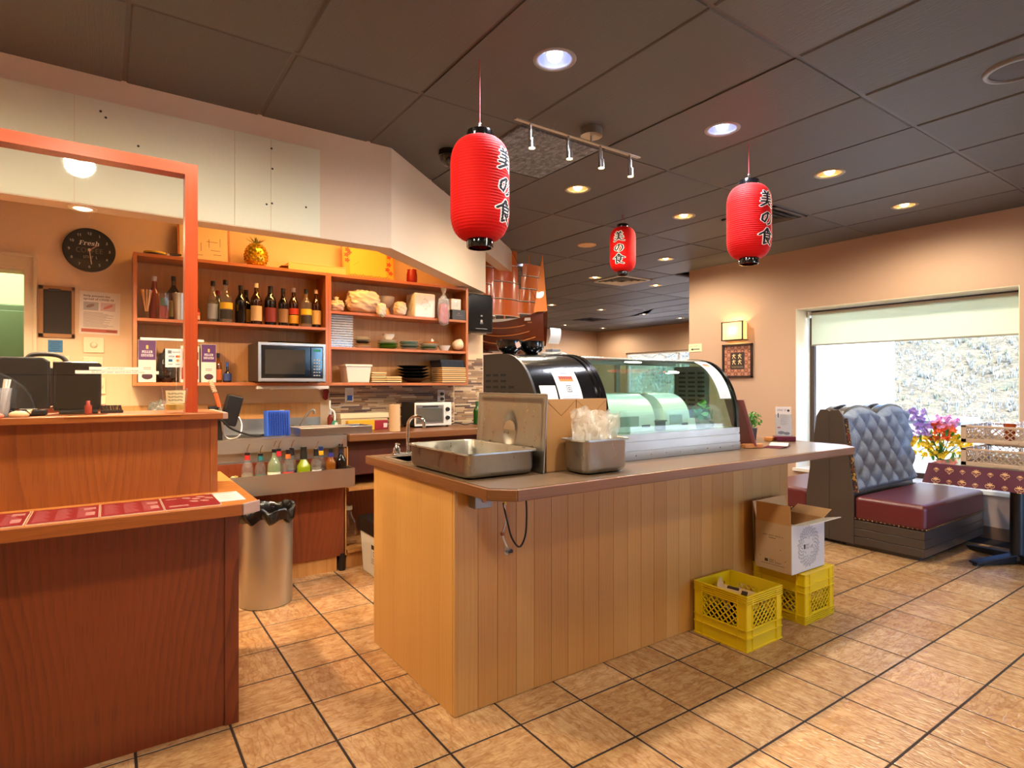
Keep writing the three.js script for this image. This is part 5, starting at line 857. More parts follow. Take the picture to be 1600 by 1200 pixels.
  b(0.734, 3.98, 'clear bottle with red neck and metal spout', { wrap: 0xa82420, spout: 1, tag: 0x8a7a60 }); b(0.811, 3.98, 'clear bottle with teal neck wrap', { wrap: 0x1f6a70, spout: 1, h: 0.26, tag: 0x4a6a5a }); b(0.889, 3.955, 'large pale green bottle with cream bird label', { glass: 'paleGreen', h: 0.285, r: 0.04, spout: 1, tag: 0xd8d4b8 });
  b(0.93, 4.012, 'bottle with bright red neck behind the pale green one', { wrap: 0xc02030, spout: 1, h: 0.28, r: 0.03 }); b(0.972, 3.945, 'clear bottle with orange neck and red label', { wrap: 0xc06428, h: 0.265, tag: 0xd8ccc0, tag2: 0xb83828 }); b(1.012, 4.012, 'bottle with black neck and purple label set behind', { wrap: 0x181420, spout: 1, h: 0.28, r: 0.03, tag: 0x4a3a6a }); b(1.078, 3.97, 'lime green liqueur bottle with black cap', { glass: 'lime', h: 0.275, r: 0.044, neck: 0.018, cap: 0x15150f, wrap: 0x1c1c14, shoulder: 0.5 });
  b(1.154, 3.95, 'clear bottle with white label and black neck', { wrap: 0x121212, spout: 1, tag: 0xdcd6d0 }); b(1.205, 4.012, 'bottle with yellow neck wrap', { wrap: 0xd8a020, h: 0.265, r: 0.03, cap: 0x1c2a5a }); b(1.25, 3.945, 'amber bottle with blue cap band', { glass: 'amber', wrap: 0x2a2a80, h: 0.255 }); b(1.325, 3.96, 'dark purple bottle with metal spout at the rail end', { glass: 'dark', spout: 1, wrap: 0x201828, h: 0.275, r: 0.036, neck: 0.015 }); b(1.345, 4.02, 'brown bottle with yellow neck label at the rail end', { glass: 'brown', wrap: 0xb8a030, h: 0.275, r: 0.026 });
  const js = thing('steel_jigger', 'small brass and steel measuring cup in the bottle rail', 'jigger', 0.655, Y, 3.96); mesh('cup', lathe([[0.001, 0.05], [0.014, 0.05], [0.034, 0], [0.036, 0], [0.016, 0.052], [0.034, 0.115], [0.032, 0.115], [0.012, 0.056], [0.001, 0.056]], 28), M(0xb89a5c, 0.2, { metalness: 1 }), js);
  const op = thing('bar_tool', 'black handled bar tool lying in the bottle rail', 'tool', 1.025, Y + 0.085, 3.918, 0.1); mesh('handle', bar(new THREE.Vector3(-0.008, 0, 0), new THREE.Vector3(0.014, 0.03, 0), 0.006), mat.black, op); mesh('red_knob', ball(0.009, -0.01, 0.0, 0), mat.red, op); mesh('rod', cyl(0.003, 0.003, 0.083, -0.01, -0.084, 0, 8), mat.nickel, op);
}
{
  const c = thing('back_counter', 'thick live-edge wood counter with dark open shelves beneath', 'counter', 0, 0, 0);
  mesh('worktop', metres(slab([[1.402, 4.0], [2.86, 4.0], [2.86, 4.59], [1.402, 4.59]], 0.905, 0.955, 0.004), true), mat.edge, c);
  mesh('apron', wbox(1.402, 2.84, 0.66, 0.905, 4.08, 4.1), M(0x6a3a16, 0.6, { map: T.pine }), c); mesh('shelf', metres(wbox(1.402, 2.84, 0.556, 0.576, 4.02, 4.55)), mat.pine, c); mesh('lower_shelf', wbox(1.402, 2.84, 0.115, 0.135, 4.05, 4.55), mat.pine, c);
  mesh('plinth', wbox(1.402, 2.84, 0, 0.115, 4.08, 4.1), mat.pine, c); mesh('back_board', wbox(1.402, 2.84, 0.135, 0.905, 4.57, 4.59), mat.mahogany, c); mesh('end_board', wbox(2.84, 2.86, 0, 0.905, 4.02, 4.59), mat.mahogany, c);
  const Y = 0.956;
  const t = thing('toaster_oven', 'silver toaster oven with glass door and two black dials', 'toaster oven', 2.205, Y, 4.30), w = 0.334, h = 0.19;
  mesh('body', box(w, h - 0.002, 0.25, 0, 0.014, -0.13, 0.006), mat.black, t); mesh('face', box(w, h, 0.012, 0, 0.013, 0, 0.003), mat.whitePlastic, t); const dr = mesh('door', box(0.25, 0.15, 0.008, -0.034, 0.034, 0.009, 0.002), mat.nickel, t); mesh('window', box(0.225, 0.11, 0.003, -0.034, 0.046, 0.0135), MP(0x6a6a62, 0.08, { clearcoat: 1, metalness: 0.4 }), dr); mesh('handle', box(0.14, 0.01, 0.016, -0.034, 0.165, 0.02, 0.004), mat.blackMatte, dr);
  for (const y of [0.145, 0.075]) mesh('dial', [cyl(0.016, 0.018, 0.018, 0, 0, 0, 20).rotateX(Math.PI / 2).translate(0.128, y, 0.006), box(0.004, 0.026, 0.006, 0.128, y - 0.013, 0.025)], mat.blackMatte, t); for (const a of [-0.14, 0.14]) for (const b of [-0.02, -0.23]) mesh('foot', cyl(0.01, 0.012, 0.014, a, 0, b, 10), mat.rubber, t);
  const ro = thing('kraft_roll', 'upright tan paper roll at the counter edge', 'paper roll', 1.772, Y, 4.08); mesh('roll', lathe([[0.016, 0.002], [0.04, 0], [0.0405, 0.003], [0.0405, 0.197], [0.04, 0.2], [0.016, 0.2], [0.016, 0.002]], 32), mat.tan, ro);
  const cb = thing('cream_tray_box', 'long cream box behind the yellow carton', 'box', 1.675, Y, 4.50); mesh('box', box(0.38, 0.085, 0.13, 0, 0, 0, 0.004), M(0xc8b284, 0.6), cb); mesh('lid', box(0.395, 0.04, 0.145, 0, 0.085, 0, 0.004), M(0xd8c498, 0.6), cb);
  const yb = thing('yellow_wrap_box', 'yellow cling wrap carton on the counter', 'box', 1.61, Y, 4.36); mesh('carton', box(0.21, 0.075, 0.06, 0, 0, 0, 0.003), M(0xdc9c1c, 0.5), yb); mesh('red_stripe', box(0.13, 0.018, 0.001, 0.02, 0.018, 0.0305), M(0xb03818, 0.5), yb);
  const rb = thing('red_wrap_box', 'dark red carton with white panel on the counter', 'box', 1.77, Y, 4.36); mesh('carton', box(0.105, 0.07, 0.06, 0, 0, 0, 0.003), M(0x8c1420, 0.5), rb); mesh('white_panel', box(0.03, 0.034, 0.001, 0.032, 0.014, 0.0305), M(0xd8c8c0, 0.5), rb);
  const gb = thing('squeeze_brush', 'teal and white scrub brush standing with a bent white neck', 'brush', 1.425, Y, 4.40); mesh('base', lathe([[0.001, 0], [0.04, 0], [0.042, 0.02], [0.026, 0.05], [0.014, 0.075], [0.001, 0.08]], 24), mat.teal, gb); mesh('neck', tube([[0, 0.075, 0], [0, 0.12, 0], [-0.01, 0.15, 0], [-0.035, 0.165, 0], [-0.038, 0.2, 0], [-0.038, 0.23, 0]], 0.007, 24, 8), mat.whitePlastic, gb); mesh('white_patch', box(0.02, 0.035, 0.002, 0, 0.03, 0.034), mat.whitePlastic, gb);
  bottle('small brown sauce bottle with white cone cap beside the scrub brush', 'sauce bottles', 1.428, Y, 4.52, { name: 'sauce_bottle', h: 0.15, r: 0.022, neck: 0.009, glass: 'red', cap: 0xe0d8cc });
  const rc = thing('red_cloth', 'dark red cloth hanging on the mosaic wall', 'cloth', 1.412, 1.18, 4.575); mesh('cloth', crumpled(0.055, 0.1, 0.02, 6, 0.15, 61, 16), M(0x7a1418, 0.8), rc);
  bottle('green glass bottle behind the pan lid', 'green bottle on the back counter', 2.70, Y, 4.42, { name: 'green_bottle', glass: 'green', h: 0.2, r: 0.034, neck: 0.013, cap: 0x2a5a28 });
  single('oven_cord', 'black power cord trailing from the toaster oven', 'cord', tube([[0, 0.012, 0], [0.06, 0.022, -0.02], [0.14, 0.005, 0.01], [0.22, 0.012, -0.03], [0.28, 0.005, -0.06]], 0.004, 30, 6), mat.rubber, 2.395, Y, 4.35);
  const outlet = (label, x, y, plug) => { const o = thing('wall_outlet', label, 'outlet', x, y, 4.592); mesh('plate', box(0.07, 0.114, 0.006, 0, 0, 0.003, 0.002), mat.whitePlastic, o); for (const s of [0.022, 0.066]) mesh('socket', box(0.034, 0.028, 0.003, 0, s, 0.0065, 0.003), mat.offWhite, o); if (plug) mesh('blue_plug', box(0.036, 0.04, 0.02, 0, 0.014, 0.016, 0.004), mat.blue, o); else for (const s of [0.024, 0.068]) mesh('black_plug', cyl(0.013, 0.015, 0.02, 0, 0, 0, 14).rotateX(Math.PI / 2).translate(0, s + 0.01, 0.017), mat.black, o); };
  outlet('white wall outlet with a blue plug on the mosaic wall', 1.603, 1.165, true); outlet('white wall outlet with two black plugs above the toaster oven', 2.43, 1.145, false);
  // under the counter
  const jg = thing('glass_jug', 'large clear glass jug on the low shelf under the counter', 'jug', 1.475, 0.1355, 4.24); mesh('jug', lathe([[0.001, 0.003], [0.06, 0], [0.064, 0.01], [0.064, 0.15], [0.03, 0.21], [0.026, 0.25], [0.024, 0.25], [0.028, 0.21], [0.061, 0.15], [0.061, 0.012], [0.001, 0.008]], 28), mat.glass, jg); mesh('cap', cyl(0.028, 0.028, 0.03, 0, 0.245, 0, 16), mat.offWhite, jg);
  const bin = thing('lidded_bin', 'white plastic bin with black lid beside the island end', 'bin', 1.625, 0, 3.79); mesh('bin', (() => { const g = box(0.3, 0.29, 0.42, 0, 0, 0, 0.008), p = g.attributes.position; for (let i = 0; i < p.count; i++) { const k = 0.9 + 0.1 * p.getY(i) / 0.29; p.setX(i, p.getX(i) * k); p.setZ(i, p.getZ(i) * k); } g.computeVertexNormals(); return g; })(), M(0xcfc6b6, 0.45), bin); mesh('lid', box(0.33, 0.1, 0.45, 0, 0.285, 0, 0.012), mat.black, bin);
  mesh('label_print', G(new THREE.PlaneGeometry(0.09, 0.13)).rotateY(-Math.PI / 2).translate(-0.1485, 0.16, 0.04), M(white, 0.6, { map: canvas(128, 192, (x) => { x.fillStyle = '#cfc6b6'; x.fillRect(0, 0, 128, 192); x.strokeStyle = '#1c1a18'; x.lineWidth = 6; x.strokeRect(8, 8, 112, 176); x.fillStyle = '#1c1a18'; x.fillRect(8, 8, 112, 40); x.lineWidth = 5; x.beginPath(); x.arc(64, 92, 24, 0, 7); x.moveTo(64, 70); x.lineTo(64, 118); x.stroke(); for (let k = 0; k < 3; k++) x.fillRect(24, 136 + k * 14, 80 - k * 16, 5); }) }), bin);
  const can = thing('trash_can', 'round brushed steel trash can lined with a black bag', 'trash can', 0.79, 0, 3.735);
  mesh('drum', lathe([[0.001, 0.004], [0.148, 0], [0.152, 0.006], [0.155, 0.54], [0.151, 0.54], [0.147, 0.01], [0.001, 0.01]], 56), mat.steel, can);
  { const N = 72, rows = [[0.140, 0.30], [0.145, 0.5], [0.150, 0.55], [0.158, 0.568], [0.168, 0.562], [0.172, 0.54], [0.17, 0.515], [0.164, 0.497]], g = new THREE.PlaneGeometry(1, 1, N, rows.length - 1), p = g.attributes.position;
    for (let i = 0; i < p.count; i++) { const k = i % (N + 1), j = i / (N + 1) | 0, a = k / N * 2 * Math.PI, [r, y] = rows[j], c = Math.cos(a) * 2, s = Math.sin(a) * 2, w = nz(c * 2.2, s * 2.2, j * 0.8) * (j > 2 ? 0.016 : 0.008), dy = nz(c * 1.4 + 4, s * 1.4, 0.3) * 0.035 * (j > 3 ? 1 : 0.2) + Math.max(0, nz(c * 0.7, s * 0.7 + 9, 1)) * (j > 2 ? 0.05 : 0); p.setXYZ(i, Math.cos(a) * Math.max(r + w, j > 5 ? 0.158 : 0), y + dy, Math.sin(a) * Math.max(r + w, j > 5 ? 0.158 : 0)); }
    g.computeVertexNormals(); mesh('bag', G(g), MP(0x0a0a0b, 0.25, { clearcoat: 0.6, clearcoatRoughness: 0.2, side: THREE.DoubleSide }), can); }
  for (const [a, b] of [[-0.04, 0.17], [0.03, 0.165]]) single('cabinet_bumper', 'small pale rubber bumper under the bottle rail', 'bumper', box(0.03, 0.02, 0.012, 0, 0, 0, 0.003), M(0xc8a878, 0.6), 0.79 + a * 1.6, 0.585, 4.043, 0, 'bumpers under the bottle rail');
  const gs = thing('salad_bag', 'clear bag of green salad hanging under the shelf', 'bag', 0.305, 0.951, 4.42); mesh('greens', crumpled(0.14, 0.14, 0.1, 8, 0.25, 71), M(0x3c6a24, 0.7), gs); mesh('bag', crumpled(0.2, 0.27, 0.15, 7, 0.2, 74, 32), MP(0x9a988c, 0.2, { transmission: 0.6, thickness: 0 }), gs);
}
// towel dispenser on the end of the bar wall
{
  const d = thing('towel_dispenser', 'black paper towel dispenser with smoked cover at the bar wall end', 'dispenser', 2.72, 1.765, 4.5985);
  mesh('back', box(0.25, 0.31, 0.06, 0, 0.01, 0.03, 0.008), mat.black, d); mesh('cover', extrude([[-0.125, 0.0], [0.125, 0.0], [0.13, 0.05], [0.13, 0.31], [0.11, 0.34], [-0.11, 0.34], [-0.13, 0.31], [-0.13, 0.05]], 0.13, 0.012).translate(0, 0, 0.065), mat.blackGloss, d);
  mesh('emblem', [box(0.02, 0.012, 0.001, 0, 0.14, 0.2205), box(0.034, 0.004, 0.001, 0, 0.085, 0.2205), box(0.03, 0.004, 0.001, 0, 0.075, 0.2205), lathe([[0.001, 0], [0.012, 0]], 12).rotateX(Math.PI / 2).translate(0, 0.1, 0.2205), box(0.12, 0.004, 0.001, 0, 0.03, 0.2205)], M(0x9a948c, 0.5), d); mesh('towel_slot', box(0.16, 0.012, 0.08, 0, -0.012, 0.13, 0.004), M(0xc8b89a, 0.5), d);
}
// model ship hanging behind the bar wall
{
  const s = thing('ship_model', 'large lacquered wooden model junk with ribbed orange sails', 'ship model', 3.56, 1.63, 5.26, 0.55), sail = MP(0xd06a20, 0.3, { clearcoat: 0.8, clearcoatRoughness: 0.12, side: THREE.DoubleSide }), hullM = MP(0x4a1a0c, 0.25, { clearcoat: 0.7, clearcoatRoughness: 0.15 }), mastM = MP(0xc07030, 0.35, { clearcoat: 0.5 });
  { const g = new THREE.PlaneGeometry(1, 1, 24, 12), p = g.attributes.position;
    for (let i = 0; i < p.count; i++) { const u = p.getX(i) + 0.5, v = p.getY(i) + 0.5, a = (v - 0.5) * Math.PI * 1.0, w = 0.15 * Math.pow(Math.sin(Math.PI * Math.min(1, 0.12 + u * 0.8)), 0.6), z = (u - 0.5) * 0.95, sheer = 0.1 * Math.pow(Math.abs(u - 0.45) * 2, 2); p.setXYZ(i, Math.sin(a) * w, 0.34 + sheer - Math.cos(a) * (0.31 + sheer * 0.6) * Math.pow(Math.cos(a), -0.3 + 0.3), z); }
    g.computeVertexNormals(); const hull = mesh('hull', G(g), new THREE.MeshPhysicalMaterial({ ...{ color: 0x5a2410, roughness: 0.25, clearcoat: 0.7, side: THREE.DoubleSide } }), s);
    mesh('strake', [0.12, 0.2, 0.28].map((y, k) => tube([[-0.02, y + 0.12, -0.47], [-0.15 - k * 0.005, y, -0.1], [-0.14, y, 0.2], [-0.03, y + 0.08, 0.46]], 0.005, 24, 6)), mastM, hull); }
  mesh('deck', box(0.22, 0.012, 0.72, 0, 0.32, 0, 0.004), mastM, s); mesh('cabin', [box(0.16, 0.09, 0.2, 0, 0.33, -0.25, 0.006), box(0.18, 0.012, 0.22, 0, 0.42, -0.25, 0.004)], hullM, s); mesh('rail', [box(0.006, 0.03, 0.7, 0.115, 0.345, 0), box(0.006, 0.03, 0.7, -0.115, 0.345, 0)], mat.offWhite, s);
  for (const [z, h, w] of [[-0.3, 0.98, 0.44], [0.0, 0.96, 0.42], [0.29, 0.76, 0.36]]) {
    mesh('mast', cyl(0.007, 0.01, h, 0, 0.33 - 0.02, z, 12), mastM, s);
    for (let k = 0; k < 4; k++) { const y = 0.42 + k * (h - 0.22) / 4, hh = (h - 0.22) / 4 - 0.012, ww = w * (1 - k * 0.1); const g = new THREE.CylinderGeometry(0.4, 0.4, hh, 18, 1, true, -ww / 0.8, ww / 0.4); g.translate(0, hh / 2, -0.38); g.rotateY(-0.5); const sm = mesh('sail', G(g), sail, s, 0, y, z + 0.03); mesh('batten', [tube(Array.from({ length: 9 }, (_, q) => { const a = -ww / 0.8 + q / 8 * ww / 0.4; return [Math.sin(a) * 0.402, 0, Math.cos(a) * 0.402 - 0.38]; }), 0.004, 16, 6).rotateY(-0.5)], mat.offWhite, sm); }
  }
  mesh('jib', extrude([[0, 0], [0.17, 0.02], [0.11, 0.6]], 0.004, 0).rotateY(-0.6).translate(-0.2, 0.42, 0.42), MP(0xd8741c, 0.3, { clearcoat: 0.6 }), s); mesh('cradle', [box(0.26, 0.09, 0.03, 0, -0.008, -0.22), box(0.26, 0.09, 0.03, 0, -0.008, 0.22)], hullM, s);
  mesh('rigging', [bar(new THREE.Vector3(0, 1.25, 0.02), new THREE.Vector3(-0.03, 0.42, 0.46), 0.0025, 5), bar(new THREE.Vector3(0, 1.12, -0.26), new THREE.Vector3(0, 0.45, -0.47), 0.0025, 5), bar(new THREE.Vector3(0, 1.25, 0.02), new THREE.Vector3(0.12, 0.36, -0.1), 0.0025, 5)], mat.darkMetal, s);
}
// ---------- island counter ----------
const IY = 0.94;
{
  const t = thing('island_counter', 'bamboo clad island counter with overhanging brown top', 'counter', 0, 0, 0);
  const bw = (3.492 - 1.135) / 25, bg = [0, 1, 2, 3].map((k) => metres(box(bw - 0.0009, 0.898, 0.014, 0, 0.002, 0, 0.0015), false, k * 0.27, k * 0.41));
  const bm = [0xffffff, 0xf8f0e2, 0xfff8ec, 0xf2e6d2].map((c) => MP(c, 0.42, { map: T.bamboo, clearcoat: 0.3, clearcoatRoughness: 0.3 }));
  for (let k = 0; k < 25; k++) mesh('board', bg[rnd() * 4 | 0], bm[rnd() * 4 | 0], t, 1.135 + bw * (k + 0.5), 0, -2.012);
  mesh('corner_strip', wbox(1.121, 1.135, 0.002, 0.9, 2.004, 2.02), mat.bamboo, t);
  for (let k = 0; k < 3; k++) { const n0 = 2.021 + k * 0.273; mesh('end_panel', wbox(1.12, 1.134, 0.002, 0.9, n0, n0 + 0.2722), mat.bamboo, t); }
  mesh('carcass', merge([wbox(1.134, 1.15, 0.002, 0.78, 2.02, 2.84), wbox(1.15, 3.48, 0.002, 0.9, 2.02, 2.035), wbox(3.476, 3.492, 0.002, 0.9, 2.02, 2.84), wbox(1.15, 3.476, 0.002, 0.9, 2.825, 2.84)]), mat.pine, t);
  const outline = [[1.105, 1.735], [1.18, 1.665], [3.60, 1.665], [3.70, 1.76], [3.70, 2.90], [1.105, 2.90]];
  mesh('top', metres(slab(outline.map(([x, n]) => [x + (x < 1.3 ? 0.012 : x > 3.5 ? -0.012 : 0), n + (n < 1.8 ? 0.012 : -0.012)]), 0.9, IY, 0, [[[1.17, 2.55], [1.17, 2.76], [1.44, 2.76], [1.44, 2.55]]])), mat.laminate, t);
  const edge = (a, b) => { const dx = b[0] - a[0], dn = b[1] - a[1], l = Math.hypot(dx, dn); return metres(box(l + 0.003, 0.042, 0.014, 0, 0.8985, 0, 0.004), true).rotateY(Math.atan2(dn, dx)).translate((a[0] + b[0]) / 2, 0, -(a[1] + b[1]) / 2); };
  for (let k = 0; k < 6; k++) mesh('edge_moulding', edge(outline[k], outline[(k + 1) % 6]), mat.edge, t);
  const sk = mesh('sink_rim', [box(0.31, 0.004, 0.02, 1.305, IY, -2.54), box(0.31, 0.004, 0.02, 1.305, IY, -2.77), box(0.02, 0.004, 0.23, 1.16, IY, -2.655), box(0.02, 0.004, 0.23, 1.45, IY, -2.655)], mat.steel, t);
  mesh('sink_basin', [wbox(1.164, 1.17, 0.8, IY, 2.55, 2.76), wbox(1.44, 1.446, 0.8, IY, 2.55, 2.76), wbox(1.17, 1.44, 0.8, IY, 2.544, 2.55), wbox(1.17, 1.44, 0.8, IY, 2.76, 2.766), wbox(1.164, 1.446, 0.794, 0.8, 2.544, 2.766)], mat.steel, sk);
  const f = thing('island_faucet', 'chrome gooseneck faucet at the island sink', 'faucet', 1.30, IY + 0.001, 2.825);
  mesh('base', box(0.17, 0.014, 0.045, 0, 0, 0, 0.005), mat.chrome, f); mesh('spout', tube([[0, 0.01, 0], [0, 0.14, 0], [0.004, 0.175, 0.008], [0.018, 0.197, 0.03], [0.036, 0.198, 0.06], [0.048, 0.178, 0.085], [0.05, 0.14, 0.09]], 0.0085, 40, 12), mat.chrome, f);
  for (const s of [-0.062, 0.062]) mesh('tap_handle', [lathe([[0.001, 0.062], [0.008, 0.06], [0.01, 0.045], [0.018, 0.036], [0.02, 0.014]], 18).translate(s, 0, 0), box(0.012, 0.008, 0.04, s, 0.055, 0.012, 0.003)], mat.chrome, f);
  // loose wiring under the overhang
  const j = thing('junction_box', 'steel junction box with loose cables under the island top corner', 'junction box', 1.205, 0.825, 1.955);
  mesh('steel_box', [box(0.07, 0.062, 0.05, 0, 0, 0, 0.003), box(0.012, 0.075, 0.04, 0.04, 0, 0)], M(0x8a8680, 0.4, { metalness: 0.8 }), j); mesh('knockout', cyl(0.013, 0.013, 0.003, 0, 0, 0, 18).rotateX(Math.PI / 2).translate(0.008, 0.034, 0.026), M(0xb07848, 0.5), j); mesh('yellow_cable', tube([[0.045, 0.03, 0], [0.075, 0.04, 0.01], [0.1, 0.03, 0.02], [0.105, 0.0, 0.025]], 0.006, 16, 8), mat.yellow, j);
  mesh('conduit', tube([[0.1, 0.04, 0.0], [0.16, 0.055, 0.02], [0.22, 0.05, 0.02]], 0.006, 14, 8), mat.pine, j);
  mesh('white_wire', tube([[0.1, 0.005, 0.026], [0.104, -0.06, 0.03], [0.088, -0.11, 0.032], [0.1, -0.15, 0.034], [0.108, -0.165, 0.034]], 0.0035, 24, 6), mat.whitePlastic, j); mesh('black_wire', tube([[0.098, 0.01, 0.022], [0.108, -0.06, 0.035], [0.13, -0.135, 0.04], [0.165, -0.172, 0.04], [0.195, -0.14, 0.035], [0.208, -0.05, 0.03], [0.208, 0.07, 0.02]], 0.004, 40, 7), mat.black, j);
  const pl = mesh('plug', box(0.02, 0.035, 0.018, 0.108, -0.197, 0.034, 0.004), mat.clearPlastic, j); mesh('plug_end', box(0.028, 0.014, 0.02, 0.118, -0.19, 0.034, 0.004), mat.black, pl); mesh('connector', box(0.012, 0.012, 0.012, 0.088, -0.116, 0.032), M(0xa0582c, 0.5), pl);
}
// ---------- pans, bags and cartons on the island ----------
function panGeometry(w, d, h, r = 0.035, taper = 0.94) {           // open pan with rim, rounded corners
  const R = (W, D, q) => { const p = []; for (const [sx, sz, a0] of [[1, 1, 0], [-1, 1, 1], [-1, -1, 2], [1, -1, 3]]) for (let k = 0; k <= 6; k++) { const a = (a0 + k / 6) * Math.PI / 2; p.push([sx * (W / 2 - q) + Math.cos(a) * q, sz * (D / 2 - q) + Math.sin(a) * q]); } return p; };
  const loops = [[R(w * taper * 0.3, d * taper * 0.3, 0.02), 0.001], [R(w * taper - 0.05, d * taper - 0.05, r * 0.7), 0.001], [R(w * taper - 0.014, d * taper - 0.014, r), 0.008], [R(w * taper, d * taper, r), 0.026], [R(w - 0.026, d - 0.026, r), h - 0.006], [R(w - 0.02, d - 0.02, r), h - 0.001], [R(w, d, r + 0.008), h], [R(w + 0.002, d + 0.002, r + 0.008), h - 0.006]];
  const p = [], idx = [], n = loops[0][0].length; loops.forEach(([l, y]) => l.forEach(([x, z]) => p.push(x, y, z)));
  for (let a = 0; a < loops.length - 1; a++) for (let k = 0; k < n; k++) { const m = (k + 1) % n; idx.push(a * n + k, a * n + m, (a + 1) * n + m, a * n + k, (a + 1) * n + m, (a + 1) * n + k); }
  p.push(0, 0.001, 0); for (let k = 0; k < n; k++) idx.push(k, loops.length * n, (k + 1) % n);
  const g = new THREE.BufferGeometry(); g.setAttribute('position', new THREE.Float32BufferAttribute(p, 3)); g.setIndex(idx); return metres(toCreasedNormals(g, 0.9));
}
{
  const worn = M(0xa8a399, 0.9, { metalness: 1, roughnessMap: T.scuff, side: THREE.DoubleSide });
  single('steam_pan', 'large shallow stainless steam table pan on the island corner', 'pan', panGeometry(0.352, 0.55, 0.102), worn, 1.292, IY + 0.0005, 2.18);
  const lid = thing('pan_lid', 'stainless pan lid leaning upright with recessed handle', 'lid', 1.482, IY + 0.001, 2.165, -Math.PI / 2);
  lid.rotation.set(0, -Math.PI / 2, 0); const lean = new THREE.Quaternion().setFromEuler(new THREE.Euler(-0.06, 0, 0)); lid.quaternion.multiply(lean);
  { const W = 0.53, H = 0.325, g = new THREE.PlaneGeometry(W, H, 60, 40), p = g.attributes.position;
    for (let i = 0; i < p.count; i++) { const x = p.getX(i), y = p.getY(i), e = Math.min(W / 2 - Math.abs(x), H / 2 - Math.abs(y)); let z = e < 0.022 ? 0.004 : 0.004 - 0.007 * clamp((e - 0.022) / 0.008); const q = (x * x) / 0.0026 + (y * y) / 0.0064; if (q < 1) z -= 0.018 * (1 - q * q); p.setZ(i, z); }
    g.translate(0, H / 2, 0); g.computeVertexNormals(); mesh('plate', metres(g), worn, lid); mesh('rolled_edge', [bar(new THREE.Vector3(-W / 2, 0.003, 0.002), new THREE.Vector3(W / 2, 0.003, 0.002), 0.004), bar(new THREE.Vector3(-W / 2, H, 0.002), new THREE.Vector3(W / 2, H, 0.002), 0.004), bar(new THREE.Vector3(-W / 2, 0, 0.002), new THREE.Vector3(-W / 2, H, 0.002), 0.004), bar(new THREE.Vector3(W / 2, 0, 0.002), new THREE.Vector3(W / 2, H, 0.002), 0.004)], worn, lid);
    mesh('handle', G(new THREE.CylinderGeometry(0.042, 0.042, 0.004, 28, 1, false, 0, Math.PI)).rotateX(Math.PI / 2).rotateZ(-Math.PI / 2 + Math.PI).translate(0, H / 2 + 0.002, 0.0), mat.nickel, lid); }
  const c = thing('deep_steel_pan', 'deep stainless insert pan stuffed with plastic bags', 'pan', 1.70, IY + 0.0005, 1.825); mesh('pan', panGeometry(0.27, 0.165, 0.142, 0.028, 0.88), worn, c); mesh('rim_tab', box(0.05, 0.003, 0.03, 0.155, 0.139, -0.02), worn, c);
  const film = MP(0xf4f0e8, 0.14, { transmission: 0.66, thickness: 0, ior: 1.45, clearcoat: 1, clearcoatRoughness: 0.1, side: THREE.DoubleSide });
  const sheet = (w, h, s) => { const g = new THREE.PlaneGeometry(w, h, 34, 24), p = g.attributes.position; for (let i = 0; i < p.count; i++) { const x = p.getX(i), y = p.getY(i), k = clamp((y + h / 2) / h); const a = nz(x * 34 + s, y * 17, s), b = Math.abs(nz(x * 60, y * 30 + s, s * 2)); p.setXYZ(i, x + a * 0.012 * k, y + (k > 0.8 ? nz(x * 26 + s, s, 1) * 0.03 : 0), clamp((a * 0.03 + b * 0.02) * (0.2 + k), -0.015, 0.015)); } const q = toCreasedNormals(g, 0.35); return G(q); };
  let wrapper = 0;
  for (const [x, z, w, h, r, s] of [[-0.03, 0.05, 0.17, 0.17, 0, 1.3], [0.03, 0.018, 0.16, 0.19, 0, 4.1], [-0.05, -0.016, 0.13, 0.215, 0, 7.7], [0.02, -0.05, 0.19, 0.2, 0, 12.9]]) single('plastic_wrapper', ['short crumpled clear bag at the front of the deep steel pan', 'crumpled clear bag, second from the front of the deep steel pan', 'tallest crumpled clear bag in the deep steel pan', 'wide crumpled clear bag at the back of the deep steel pan'][wrapper++], 'plastic bag', sheet(w, h, s).translate(0, h / 2, 0), film, 1.70 + x, IY + 0.055, 1.825 - z, r, 'clear bags in the deep pan');
  for (const [x, w, label] of [[1.593, 0.165, 'stack of folded kraft paper bags beside the pan lid'], [1.768, 0.18, 'stack of folded kraft paper bags touching the display glass']]) {
    const b = thing('paper_bag_stack', label, 'paper bags', x, IY, 1.94, 0, 'kraft paper bags behind the deep pan'); mesh('bags', Array.from({ length: 6 }, (_, k) => box(w - (k % 2) * 0.003, 0.30 + (k % 3) * 0.002, 0.006, 0, 0.001, -0.018 + k * 0.0068)), mat.kraft, b);
    mesh('folded_crease', [bar(new THREE.Vector3(-w / 2 + 0.004, 0.298, 0.0195), new THREE.Vector3(0, 0.235, 0.0195), 0.0012, 5), bar(new THREE.Vector3(w / 2 - 0.004, 0.298, 0.0195), new THREE.Vector3(0, 0.235, 0.0195), 0.0012, 5)], M(0x8e6438, 0.8), b);
  }
}
